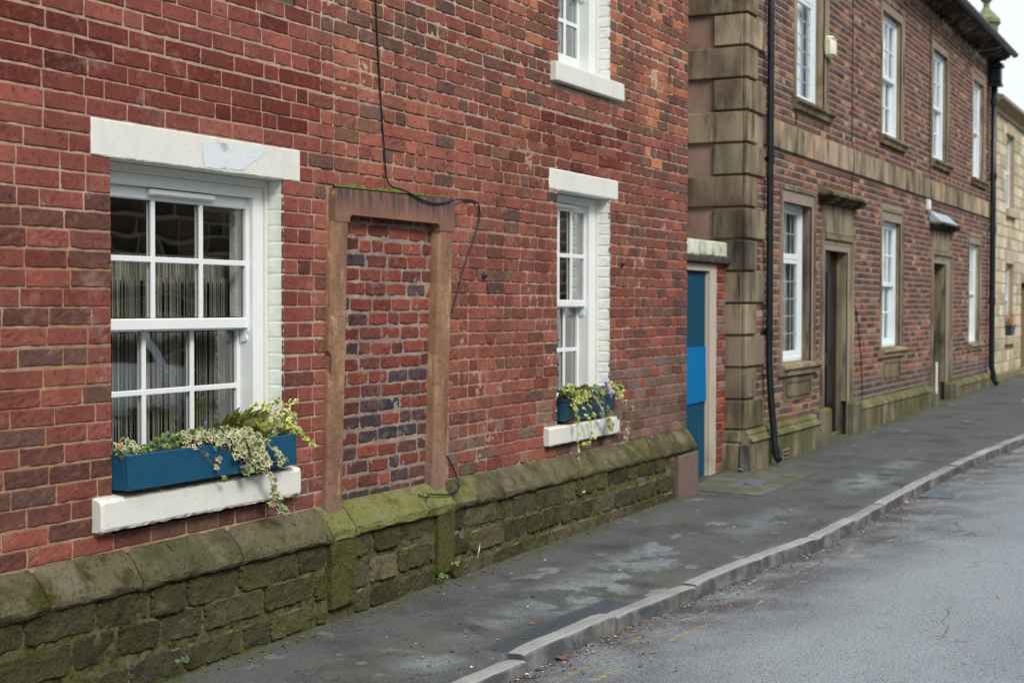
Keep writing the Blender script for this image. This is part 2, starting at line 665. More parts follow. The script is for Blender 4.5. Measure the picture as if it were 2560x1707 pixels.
M["plinth"] = surf("mossy_gritstone", None, [
    dict(col="50542a", sc=2.2, lo=0.46, hi=0.68, amt=0.65, det=5),
    dict(col="2c281b", sc=7, lo=0.52, hi=0.68, amt=0.6, of=3, det=6),
    dict(col="7c7f45", sc=9, lo=0.5, hi=0.72, amt=0.8, up=(0.25, 0.6), of=7, det=5, x=(5.4, 6.2)),
    dict(col="877f6a", sc=5, lo=0.5, hi=0.7, amt=0.6, up=(0.1, 0.5), of=17, det=5),
    dict(col="1c1810", sc=60, lo=0.58, hi=0.68, amt=0.6, det=5),
    dict(col="b5ad92", sc=130, lo=0.66, hi=0.74, amt=0.6),
    dict(col="1d1a12", sc=34, lo=0.64, hi=0.67, amt=0.9, st=(1.6, 0.5, 0.6), rot=(0, 0.5, 0), mask=(1.3, 0.55, 0.62), up=(0.2, 0.4)),
    dict(col="3d3c14", sc=5, lo=0.50, hi=0.58, amt=0.9, x=(5.0, 4.5), up=(0.1, 0.4), of=1, det=7),
], [(210, 0.8, 0.006), (60, 1.0, 0.014), (16, 0.7, 0.025)], rough=0.95, spec=0.1)
M["plinthmortar"] = surf("old_plinth_mortar", "5a563c", [
    dict(col="8a7f72", sc=4, lo=0.55, hi=0.7, amt=0.7, det=5),
    dict(col="4c5520", sc=6, lo=0.45, hi=0.65, amt=0.8, of=3),
    dict(col="201c14", sc=25, lo=0.50, hi=0.66, amt=0.8, det=5),
], [(160, 0.6, 0.004), (30, 0.8, 0.01)], rough=0.95, spec=0.1)
M["pinkstone"] = surf("pinkish_dressed_stone", "6f5d58", [
    dict(col="5c5e30", sc=4, lo=0.5, hi=0.7, amt=0.6, det=5),
    dict(col="8b7a74", sc=20, lo=0.5, hi=0.75, amt=0.5),
], [(160, 0.5, 0.003), (30, 0.5, 0.006)], rough=0.9, spec=0.1)
M["bstone"] = surf("weathered_sandstone", None, [
    dict(col="38322c", sc=1.9, lo=0.47, hi=0.66, amt=0.8, det=5, st=(1, 1, 0.7)),
    dict(col="a69a80", sc=2.6, lo=0.47, hi=0.68, amt=0.65, of=5, det=4, st=(1.5, 1.5, 0.4)),
    dict(col="2f2c2a", sc=5, lo=0.54, hi=0.70, amt=0.75, of=8, st=(2, 2, 0.35), det=5),
    dict(col="5f6431", sc=3.5, lo=0.4, hi=0.6, amt=0.85, up=(0.3, 0.7), of=4),
    dict(col="5c5e38", sc=2.2, lo=0.42, hi=0.62, amt=0.8, z=(0.95, 0.4), of=6),
    dict(col="302a22", sc=70, lo=0.6, hi=0.7, amt=0.4),
], [(120, 0.45, 0.004), (25, 0.5, 0.008)], rough=0.95, spec=0.04)
M["bbrick"] = surf("old_town_brick", None, [
    dict(col="2f2626", sc=30, lo=0.55, hi=0.75, amt=0.35),
    dict(col="c0937a", sc=26, lo=0.58, hi=0.8, amt=0.35, of=2),
    dict(col="4d5030", sc=1.5, lo=0.5, hi=0.7, amt=0.5, z=(1.4, 0.5)),
], [(150, 0.5, 0.004)], rough=0.95, spec=0.05)
M["bmortar"] = surf("pale_mortar", "93857b", [
    dict(col="6a5a55", sc=10, lo=0.45, hi=0.75, amt=0.5),
    dict(col="55582f", sc=2, lo=0.5, hi=0.7, amt=0.5, z=(1.2, 0.5)),
], [(150, 0.5, 0.004)], rough=0.95, spec=0.1)
M["render"] = surf("pinkish_render", "8f7568", [
    dict(col="a38d80", sc=2, lo=0.42, hi=0.68, amt=0.8, det=5),
    dict(col="6c5545", sc=4, lo=0.55, hi=0.75, amt=0.6, of=3),
], [(60, 0.3, 0.004), (6, 0.4, 0.02)], rough=0.9, spec=0.15)
M["cstone"] = surf("pale_coursed_stone", None, [
    dict(col="8d7a5c", sc=3, lo=0.5, hi=0.75, amt=0.6, det=4),
    dict(col="6a604c", sc=9, lo=0.58, hi=0.72, amt=0.6, of=3),
], [(40, 0.6, 0.01)], rough=0.9, spec=0.1)
M["cmortar"] = surf("pale_lime_mortar", "a39a86", [dict(col="7d735f", sc=5, lo=0.5, hi=0.7, amt=0.5)], [], rough=0.95)
M["slate"] = surf("grey_slate_roof", "4d5157", [
    dict(col="2f3236", tex="wave", sc=2.2, lo=0.85, hi=1.0, amt=0.8, dist=0.4, dir='Y'),
    dict(col="767b80", sc=6, lo=0.5, hi=0.8, amt=0.5),
], [(30, 0.4, 0.01)], rough=0.6)
M["lead"] = surf("grey_lead_sheet", "a3b2c0", [dict(col="5e666c", sc=8, lo=0.45, hi=0.75, amt=0.7)], [(20, 0.2, 0.01)], rough=0.5, spec=0.5)
M["iron"] = surf("black_painted_iron", "12161c", [
    dict(col="3b4046", sc=8, lo=0.55, hi=0.75, amt=0.4, st=(1, 1, 0.3)),
], [(60, 0.15, 0.002)], rough=0.38, spec=0.5)
M["cable"] = surf("black_rubber_cable", "17181b", rough=0.45, spec=0.4)
M["bluewood"] = surf("blue_painted_wood", "154962", [
    dict(col="0a3557", tex="wave", sc=9, lo=0.5, hi=0.95, amt=0.7, dist=5.5, ds=0.9, dir='Z', st=(0.28, 1, 3.4)),
    dict(col="2f6d93", tex="wave", sc=30, lo=0.80, hi=1.0, amt=0.6, dist=7, ds=0.7, dir='Z', st=(0.22, 1, 2.0)),
    dict(col="123a55", sc=7, lo=0.5, hi=0.8, amt=0.5, st=(0.4, 1, 1)),
    dict(col="6b5a43", sc=26, lo=0.69, hi=0.73, amt=0.9, st=(0.6, 1, 1.4)),
], [(90, 0.35, 0.002, (0.12, 1, 1.6))], rough=0.6, spec=0.2)
M["rawwood"] = surf("raw_timber_wedge", "6d5440", [dict(col="4a3a2c", sc=20, lo=0.4, hi=0.7, amt=0.6, st=(0.2, 1, 1))], [], rough=0.9)
M["linerbag"] = surf("black_plastic_liner", "101114", [], [(60, 0.7, 0.01)], rough=0.3, spec=0.5)
M["soil"] = surf("potting_soil", "2b2119", [], [(90, 1.0, 0.01)], rough=1.0)
M["trough"] = surf("dark_blue_green_plastic", "123f52", [
    dict(col="0f2b30", sc=6, lo=0.45, hi=0.7, amt=0.6),
    dict(col="2e4a2a", sc=4, lo=0.55, hi=0.7, amt=0.7, x=(9.2, 9.7), of=4),
], [(40, 0.1, 0.003)], rough=0.33, spec=0.5)
M["leaf"] = surf("leaf_green_cream", None, [
    dict(col="2f3a14", sc=60, lo=0.55, hi=0.8, amt=0.25),
], [], rough=0.45, spec=0.4)
M["stem"] = surf("plant_stem", "7d5640", [], [], rough=0.7)
M["gatepaint"] = surf("faded_blue_paint", "11455b", [
    dict(col="14405c", sc=5, lo=0.45, hi=0.7, amt=0.6, st=(6, 1, 0.3)),
    dict(col="2c566c", sc=4, lo=0.45, hi=0.75, amt=0.7, st=(4, 1, 0.25), z=(0.9, 0.3), of=3),
], [(40, 0.4, 0.004, (3, 1, 0.2))], rough=0.7, spec=0.12)
M["bluepanel"] = surf("bright_blue_panel", "0069a2", [dict(col="0b5f9a", sc=3, lo=0.45, hi=0.75, amt=0.5, st=(3, 1, 0.4))], [], rough=0.6, spec=0.12)
M["creampaint"] = surf("cream_painted_timber", "b9ae9e", [
    dict(col="8c8171", sc=6, lo=0.5, hi=0.75, amt=0.5, st=(1, 1, 0.3)),
    dict(col="6f6a4e", sc=5, lo=0.4, hi=0.6, amt=0.6, z=(0.5, 0.15)),
], [], rough=0.6)
M["flakywhite"] = surf("flaking_limewash", "c6c8b2", [
    dict(col="7f8256", sc=16, lo=0.52, hi=0.66, amt=0.8, det=5, st=(1, 1, 0.6)),
    dict(col="e4e6da", sc=7, lo=0.55, hi=0.7, amt=0.7, of=4),
], [(60, 0.6, 0.005)], rough=0.85)
M["darkslab"] = surf("dark_stone_slab", "3f3a38", [dict(col="5f5952", sc=12, lo=0.5, hi=0.7, amt=0.6)], [(70, 0.5, 0.005)], rough=0.9)
M["maroon"] = surf("dark_maroon_gloss_door", "1b0d10", [dict(col="2f1a1c", sc=4, lo=0.5, hi=0.8, amt=0.5)], [], rough=0.35, spec=0.4)
M["browndoor"] = surf("dark_brown_door", "2c211c", [], [], rough=0.5)
M["dark"] = surf("dim_room_plaster", "6e685e", [], [], rough=0.95)
M["curtbeads"] = surf("beaded_thread", None, [], [], rough=0.35, spec=0.6)
M["net"] = surf("pale_net_curtain", "e6eef2", [dict(col="b9c6cc", sc=9, lo=0.45, hi=0.7, amt=0.5, st=(6, 1, 0.1))], [], rough=0.9)
M["drape"] = surf("beige_curtain", "8f8270", [dict(col="5d5244", sc=9, lo=0.45, hi=0.7, amt=0.7, st=(5, 1, 0.1))], [], rough=0.95)
M["cream_plastic"] = surf("cream_plastic", "e6e1c6", [dict(col="a8a07a", sc=12, lo=0.5, hi=0.8, amt=0.4)], [], rough=0.5)
M["steel"] = surf("galvanised_steel", "a7adb2", [], [], rough=0.4, metal=0.6)
M["wood"] = surf("weathered_pole_timber", "5c6144", [dict(col="3e3f2c", sc=8, lo=0.4, hi=0.7, amt=0.6, st=(3, 3, 0.2))], [], rough=0.9)
M["mossstone"] = surf("green_algae_stone", "6d7350", [dict(col="8f8d72", sc=5, lo=0.45, hi=0.7, amt=0.6), dict(col="3f4a2c", sc=9, lo=0.5, hi=0.7, amt=0.6)], [(30, 0.5, 0.02)], rough=0.95)
M["pot"] = surf("grey_plastic_pot", "3f4147", [], [], rough=0.5)
M["litter"] = surf("dry_leaf_bits", None, [], [], rough=0.9)
M["flower"] = surf("petals", None, [], [], rough=0.6)

M["pave"] = surf("worn_asphalt_footway", "565858", [
    dict(col="5e6058", sc=1.1, lo=0.42, hi=0.65, amt=0.7, det=4),
    dict(col="3a3638", sc=2.3, lo=0.5, hi=0.7, amt=0.7, of=5, det=5),
    dict(col="858b8e", sc=3.4, lo=0.60, hi=0.64, amt=0.6, of=11, det=5, mask=(0.5, 0.54, 0.62), st=(0.7, 1.2, 1)),
    dict(col="868c8c", sc=8, lo=0.60, hi=0.64, amt=0.45, of=2, det=4, mask=(0.7, 0.52, 0.62)),
    dict(col="1c1b1c", tex="crack", sc=2.6, lo=0.009, hi=0.001, amt=0.7, warp=0.35, mask=(0.6, 0.46, 0.54)),
    dict(col="221f20", tex="crack", sc=0.8, lo=0.005, hi=0.001, amt=0.65, warp=0.6, of=5, mask=(0.4, 0.45, 0.55)),
    dict(col="8d9598", tex="crack", sc=7, lo=0.02, hi=0.06, amt=0.75, warp=0.5, of=9, attr="Blue", mask=(3.5, 0.44, 0.52)),
    dict(col="43494f", sc=0.5, lo=0.2, hi=0.3, amt=0.85, attr="Green"),
    dict(col="4d5132", sc=9, lo=0.3, hi=0.6, amt=0.8, attr="Red", det=5),
    dict(col="b8b8b0", sc=150, lo=0.64, hi=0.76, amt=0.55, det=2),
    dict(col="241f1e", sc=120, lo=0.52, hi=0.68, amt=0.65, det=3, of=3),
    dict(col="6a4a38", sc=26, lo=0.68, hi=0.74, amt=0.6, det=3, of=8),
], [(300, 0.5, 0.003), (90, 0.4, 0.004), (9, 0.3, 0.01)], rough=0.92, spec=0.10)
M["road"] = surf("grey_road_asphalt", "8e9598", [
    dict(col="72777a", sc=0.9, lo=0.42, hi=0.72, amt=0.5, det=4, st=(0.5, 1, 1)),
    dict(col="878c8f", sc=1.7, lo=0.52, hi=0.75, amt=0.5, det=4, of=4, st=(0.35, 1, 1)),
    dict(col="4d484a", sc=2.5, lo=0.25, hi=0.6, amt=0.95, attr="Red", det=5),
    dict(col="7f878b", sc=3.2, lo=0.56, hi=0.72, amt=0.28, of=7, det=5, st=(0.3, 1.5, 1), attr="Red"),
    dict(col="232022", tex="crack", sc=0.7, lo=0.007, hi=0.001, amt=0.6, warp=0.7, mask=(0.5, 0.54, 0.60)),
    dict(col="b4bcc1", sc=120, lo=0.54, hi=0.70, amt=0.6, det=3),
    dict(col="28282c", sc=100, lo=0.52, hi=0.66, amt=0.7, det=3, of=3),
    dict(col="241f1f", sc=55, lo=0.66, hi=0.72, amt=0.6, det=3, of=6),
], [(260, 0.7, 0.004), (80, 0.8, 0.007)], rough=0.95, spec=0.08)
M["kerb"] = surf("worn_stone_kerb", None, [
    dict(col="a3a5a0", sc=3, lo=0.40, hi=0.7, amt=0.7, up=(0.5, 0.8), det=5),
    dict(col="3f4247", sc=5, lo=0.30, hi=0.55, amt=0.85, of=3, det=6, up=(0.75, 0.4)),  # painted shade: upright kerb face darkened as if it got less sky light
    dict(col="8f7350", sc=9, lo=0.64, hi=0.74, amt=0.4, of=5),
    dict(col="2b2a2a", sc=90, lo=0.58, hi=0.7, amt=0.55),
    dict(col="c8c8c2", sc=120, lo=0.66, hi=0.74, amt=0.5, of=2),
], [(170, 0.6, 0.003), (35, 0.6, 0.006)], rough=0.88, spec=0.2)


def marking_mat(name, col, lo, hi, sc):
    m = surf(name, col, [dict(col="8a8468", sc=20, lo=0.45, hi=0.7, amt=0.6)], [], rough=0.8)
    t = m.node_tree
    N, Lk = t.nodes, t.links
    co = N.new("ShaderNodeTexCoord")
    mpn = N.new("ShaderNodeMapping")
    mpn.inputs["Scale"].default_value = (0.6, 1.4, 1)
    ns = N.new("ShaderNodeTexNoise")
    ns.inputs["Scale"].default_value = sc
    ns.inputs["Detail"].default_value = 7
    ns.inputs["Roughness"].default_value = 0.72
    mr = N.new("ShaderNodeMapRange")
    mr.inputs["From Min"].default_value = lo
    mr.inputs["From Max"].default_value = hi
    mr.inputs["To Max"].default_value = 0.75
    Lk.new(co.outputs["Object"], mpn.inputs["Vector"])
    Lk.new(mpn.outputs["Vector"], ns.inputs["Vector"])
    Lk.new(ns.outputs["Fac"], mr.inputs["Value"])
    Lk.new(mr.outputs["Result"], N["Principled BSDF"].inputs["Alpha"])
    return m


M["yellow"] = marking_mat("worn_yellow_paint", "b3a47a", 0.50, 0.66, 14.0)

# ================================================================== GROUND
KX = [-14, 3, 5.5, 6.0, 6.9, 7.7, 8.5, 9.2, 9.75, 10.7, 12.5, 15, 17.5, 22, 30, 60]
KY = [-0.86, -0.93, -1.13, -1.17, -1.215, -1.31, -1.375, -1.44, -1.545, -1.575, -1.585, -1.65, -1.84, -2.2, -2.75, -3.4]


def ky(x):
    return np.interp(x, KX, KY)


def zw(x):          # footway level along the house walls
    return 0.035 + 0.0105 * (np.asarray(x, float) - 4)


def zk(x):          # kerb top
    return -0.02 + 0.012 * (np.asarray(x, float) - 4)


KH = 0.085


def pave_z(X, Y):
    t = np.clip((Y - 0.0) / np.minimum(ky(X), -0.2), 0, 1)
    z = zw(X) * (1 - t) + zk(X) * t
    und = (fbm(X * 1.3, Y * 1.7, 3, 3) - 0.5) * 0.022 * np.clip(1 - np.abs(t - 0.5) * 1.6, 0.15, 1)
    dip = 0.016 * ((X > 5.1) & (X < 6.06)) * np.clip((t - 0.8) * 6, 0, 1)
    return z + und - dip - 0.006 * np.clip((t - 0.9) * 10, 0, 1)


def road_z(X, Y):
    k = ky(X)
    d = np.clip(k - Y, 0, None)
    z = zk(X) - KH + 0.10 * (1 - ((np.clip(d, 0, 5.6) - 2.8) / 2.8) ** 2)
    return z + (fbm(X * 0.9, Y * 1.2, 9, 3) - 0.5) * 0.016 * np.clip(d * 3, 0.1, 1)


base = MB()
gx = np.array([-400, -150, -60, -14, 0, 20, 60, 150, 400, 900.0])
gy = np.array([-700, -200, -60, -12, 0, 12, 60, 200, 700.0])
base.grid(gx, gy, lambda X, Y: np.clip(0.0105 * (X - 4), -0.3, 1.2) - 0.35, lin("4c4c45"))
o = base.build("ground", surf("bare_earth", "4a4a3c", [dict(col="5c6238", sc=0.2, lo=0.4, hi=0.6)], [], rough=1.0))
tag(o, kind="structure")


def pave_col(X, Y):
    t = np.clip(Y / np.minimum(ky(X), -0.2), 0, 1)
    near = np.clip(1 - (-Y - 0.10) / 0.16, 0, 1) * (0.5 + vn(X * 3, Y * 5, 4))
    pat = ((X > 6.05) & (X < 7.35) & (t > 0.80) & (t < 0.995)).astype(float)
    pat2 = ((X > 5.0) & (X < 6.0) & (t > 0.90)).astype(float) * 0.5
    dirt = np.clip((t - 0.93) * 9, 0, 1) * 0.5
    worn = np.zeros_like(X)
    for (cx, cy, rx, ry, a) in ((7.35, -0.86, 0.5, 0.26, 1.2), (8.3, -0.80, 0.7, 0.24, 0.9), (5.75, -0.86, 0.28, 0.12, 0.9), (6.6, -0.75, 0.5, 0.14, 0.6), (12.9, -1.15, 0.8, 0.22, 0.9), (14.2, -1.15, 0.6, 0.16, 0.7), (10.2, -1.0, 0.9, 0.2, 0.5)):
        worn = np.maximum(worn, a * np.clip(1.3 - np.sqrt(((X - cx) / rx) ** 2 + ((Y - cy) / ry) ** 2), 0, 1))
    return np.column_stack([np.clip(near + dirt * 0.6, 0, 1), np.clip(pat + pat2, 0, 1), np.clip(worn, 0, 1)])


p = MB()
xs = np.concatenate([np.arange(-14, 3, 0.5), np.arange(3, 14, 0.04), np.arange(14, 30, 0.12), np.arange(30, 61, 1.0)])
ts = np.linspace(0, 1, 40)
X = np.repeat(xs[:, None], 40, 1)
kyx = ky(xs)[:, None] + 0.095
Y = 0.45 * (1 - ts[None, :]) + kyx * ts[None, :]
Z = pave_z(X, np.minimum(Y, 0))
X = np.concatenate([X, X[:, -1:]], 1)            # the edge turns down behind the kerb
Y = np.concatenate([Y, Y[:, -1:] - 0.03], 1)
Z = np.concatenate([Z, Z[:, -1:] - 0.10], 1)
I = np.arange(X.size).reshape(X.shape)
Q = np.stack([I[:-1, :-1], I[:-1, 1:], I[1:, 1:], I[1:, :-1]], -1).reshape(-1, 4)
p.add(np.column_stack([X.ravel(), Y.ravel(), Z.ravel()]), Q, pave_col(X.ravel(), Y.ravel()))
tag(p.build("pavement", M["pave"], smooth=True), kind="structure")

p = MB()
ds = np.concatenate([[0.0, -0.05], -np.linspace(0.08, 5.6, 70)])
X = np.repeat(xs[:, None], len(ds), 1)
Y = ky(xs)[:, None] + ds[None, :]
Z = road_z(X, Y)
I = np.arange(X.size).reshape(X.shape)
Q = np.stack([I[:-1, :-1], I[:-1, 1:], I[1:, 1:], I[1:, :-1]], -1).reshape(-1, 4)
dd = -np.broadcast_to(ds[None, :], X.shape).ravel()
wv = 0.65 + 0.4 * (vn(X.ravel() * 0.9, Y.ravel() * 0.9, 12))
cr_ = np.clip(1.25 - dd / wv, 0, 1)
p.add(np.column_stack([X.ravel(), Y.ravel(), Z.ravel()]), Q, np.column_stack([cr_, cr_ * 0, cr_ * 0]))
tag(p.build("road", M["road"], smooth=True), kind="structure")

# far footway and its kerb
p = MB()
X = np.repeat(xs[:, None], 6, 1)
Y = (ky(xs) - 5.6)[:, None] + np.array([0, -0.001, -0.12, -0.6, -1.2, -1.8])[None, :]
Z = (zk(xs) - KH)[:, None] + np.array([-0.02, 0.1, 0.1, 0.11, 0.12, 0.13])[None, :]
I = np.arange(X.size).reshape(X.shape)
Q = np.stack([I[:-1, :-1], I[:-1, 1:], I[1:, 1:], I[1:, :-1]], -1).reshape(-1, 4)
p.add(np.column_stack([X.ravel(), Y.ravel(), Z.ravel()]), Q, (0, 0, 0))
tag(p.build("far_pavement", M["pave"]), kind="structure")

# kerb stones, one after the other, each a little out of line
rng = np.random.RandomState(5)
joints = [-14.0]
while joints[-1] < 4.0:
    joints.append(joints[-1] + 0.92)
joints = joints[:-1] + [4.15, 5.1, 6.06, 7.03, 7.98, 8.93, 9.85, 10.82, 11.66, 12.66, 13.6, 14.5, 15.45, 16.4, 17.4]
while joints[-1] < 58:
    joints.append(joints[-1] + 0.93 + rng.rand() * 0.06)
kb = MB()
prof = [(0.100, -0.16), (0.100, -0.004), (0.090, 0.003), (0.05, 0.005), (0.016, 0.004), (0.004, -0.003), (0.0, -0.012), (-0.002, -0.16)]
for i in range(len(joints) - 1):
    a, b = joints[i] + 0.006, joints[i + 1] - 0.006
    n = 10 if 3 < a < 14 else 3
    xx = np.linspace(a, b, n + 1)
    xx = np.concatenate([[a], xx[1:-1], [b]])
    dy, dz = (rng.rand() - 0.5) * 0.014, (rng.rand() - 0.5) * 0.012
    if abs(a - 5.1) < 0.1:
        dz -= 0.016
        dy -= 0.012
    if abs(a - 6.06) < 0.1:
        dz += 0.008
    ya, yb = ky(a), ky(b)
    tone = 0.95 + 0.35 * rng.rand()
    col = np.array(lin("7c7d7a")) * tone
    V = []
    for k, x in enumerate(xx):
        endk = 1.0 if 0 < k < len(xx) - 1 else 0.0
        yy = ya + (yb - ya) * (x - a) / (b - a)
        for (py, pz) in prof:
            jx = (vn(x * 14, py * 40, 3) - 0.5) * 0.006
            V.append([x, yy + dy + py + jx, float(zk(x)) + dz + pz - (0.008 if (endk == 0 and pz > -0.03) else 0) + (vn(x * 9, py * 30, 8) - 0.5) * 0.007])
    m = len(prof)
    Qs = [[k * m + j, k * m + (j + 1) % m, (k + 1) * m + (j + 1) % m, (k + 1) * m + j] for k in range(len(xx) - 1) for j in range(m)]
    b0 = kb.n
    kb.add(V, np.array(Qs), col)
    kb.F.append(np.array([list(range(m))[::-1]]) + b0)
    kb.F.append(np.array([[(len(xx) - 1) * m + j for j in range(m)]]) + b0)
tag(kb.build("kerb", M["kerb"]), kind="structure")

# worn double yellow lines, 4 mm above the road
ym = MB()
for off, wd in ((0.18, 0.075), (0.36, 0.06)):
    xx = np.arange(2, 45, 0.12)
    yy = ky(xx)
    ys = np.stack([yy - off, yy - off - wd / 2, yy - off - wd], 1)
    X = np.repeat(xx[:, None], 3, 1)
    Z = road_z(X, ys) + 0.004
    I = np.arange(X.size).reshape(X.shape)
    Q = np.stack([I[:-1, :-1], I[:-1, 1:], I[1:, 1:], I[1:, :-1]], -1).reshape(-1, 4)
    ym.add(np.column_stack([X.ravel(), ys.ravel(), Z.ravel()]), Q)
tag(ym.build("road_markings", M["yellow"]), kind="structure")

# ================================================================== HOUSE A (red brick)
X0A, X1A = -3.0, 11.375
ZA0, ZA1 = 0.60, 5.35
PIT = 0.0775
houseA = empty("brick_house", (5.0, 0.0, 0.05))
houseA_off = Vector(houseA.location)


def keep(o, parent_top):
    """parent without moving: parts are modelled in place"""
    return o


def child(mb, name, mat, parent, smooth=False):
    o = mb.build(name, mat, None, smooth)
    o.parent = parent
    # undo the parent's offset so the mesh stays where it was modelled
    pw = Vector((0, 0, 0))
    q = parent
    while q is not None:
        pw += Vector(q.location)
        q = q.parent
    o.location = -pw
    return o


OPEN_A = {  # x0, x1, z0, z1
    "front": (4.570, 5.765, 0.8625, 2.2575),
    "small": (8.856, 9.760, 0.845, 2.425),
    "upper": (8.867, 9.752, 3.285, 4.72),
    "upper2": (4.570, 5.765, 3.285, 4.72),
}
# rectangles the brickwork leaves out (openings, lintels, sills, stone doorway)
CUT_A = [(4.570, 5.765, 0.70, 2.26), (4.455, 5.897, 2.255, 2.412), (4.455, 5.845, 0.715, 0.862),
         (8.856, 9.760, 0.70, 2.43), (8.730, 9.905, 2.425, 2.575), (8.655, 9.855, 0.712, 0.845),
         (8.867, 9.752, 3.14, 4.72), (8.745, 9.915, 3.150, 3.285), (8.745, 9.905, 4.72, 4.87),
         (4.570, 5.765, 3.14, 4.72), (4.455, 5.845, 3.150, 3.285), (4.455, 5.897, 4.72, 4.87),
         (6.13, 7.385, 0.55, 2.27)]
HOLE_A = [CUT_A[0], CUT_A[3], CUT_A[6], CUT_A[9], (6.16, 7.35, 0.60, 2.25)]


def spans_for(z0, z1, x0, x1, cuts, jitter=None):
    zc = (z0 + z1) / 2
    sp = [(x0, x1)]
    for (a, b, c, d) in cuts:
        if c < zc < d:
            n = []
            for (s, e) in sp:
                if b <= s or a >= e:
                    n.append((s, e))
                else:
                    if a > s:
                        n.append((s, a))
                    if b < e:
                        n.append((b, e))
            sp = n
    return sp


PALA = {k: [np.array(lin(h)) for h in v] for k, v in dict(
    smooth=["87473f", "82443e", "8c4a42", "7b413b", "864a43", "783e39", "8f4f46"],
    cut=["6a3029", "76362d", "642d26", "733930"],
    dark=["6b433d", "613e39", "724640", "68423d", "794a41"],
    old=["844a40", "8b4f43", "7d473e", "8c4d40", "76463e", "855044", "915346"],
    oldtop=["7f5042", "745041", "8a5042", "694d46", "925847", "785543", "98594a"],
    orange=["b06a4e", "bb7755", "a1624a"],
    purple=["634744", "5c4442", "684b46", "6c4e47"],
    grey=["786058", "6f5b52", "7f6258", "755f5e", "69574e"],
).items()}


def brick_colour_A(x, z, r, rs):
    if x < 6.05:
        if x < 4.56 and z < 1.5 and r < 0.24:
            pal = "purple"
        elif x < 4.56 and z < 2.1:
            pal = "dark" if r < (0.30 if z > 1.1 else 0.5) + 0.25 * vn(x * 2, z * 2, 5) else "smooth"
        elif z > 2.42 and z < 2.75:
            pal = "cut"
        elif 2.75 < z and r < 0.12:
            pal = "cut"
        elif z < 0.72:
            pal = "purple" if r < 0.45 else "dark"
        elif r < 0.06:
            pal = "dark"
        else:
            pal = "smooth"
    else:
        n = vn(x * 0.8, z * 0.8, 21)
        n2 = vn(x * 1.1 + 3, z * 1.3, 31)
        if z > 2.9 and r < 0.55 * n + 0.35:
            pal = "oldtop"
        elif 8.6 < x < 10.0 and 2.56 < z < 3.1:
            pal = "cut" if r < 0.35 + (z - 2.7) else "old"
        elif x > 9.7 and z > 2.7 and r > 0.80 - 0.15 * n2:
            pal = "orange"
        elif 2.6 < z and 7.9 < x < 9.2 and r > 0.88:
            pal = "orange"
        elif z < 1.25 and (x > 8.8) and r < 1.35 - z * 0.55:
            pal = "grey" if rs.rand() < 0.75 else "purple"
        elif z < 1.0 and r < 0.35:
            pal = "grey"
        elif x > 10.6 and r < 0.42:
            pal = "purple"
        elif r < 0.05:
            pal = "purple"
        elif r < 0.15 + 0.12 * n:
            pal = "oldtop"
        else:
            pal = "old"
    P = PALA[pal]
    c = P[rs.randint(len(P))] * (0.82 + 0.36 * rs.rand())
    c = c * (0.84 + 0.32 * float(vn(x * 0.7 + 5, z * 0.9, 71)))
    c = (c * 0.84 + c.mean() * 0.16 * np.array([1.25, 0.95, 0.85])) * np.array([1.05, 1.02, 0.93])
    return c, pal


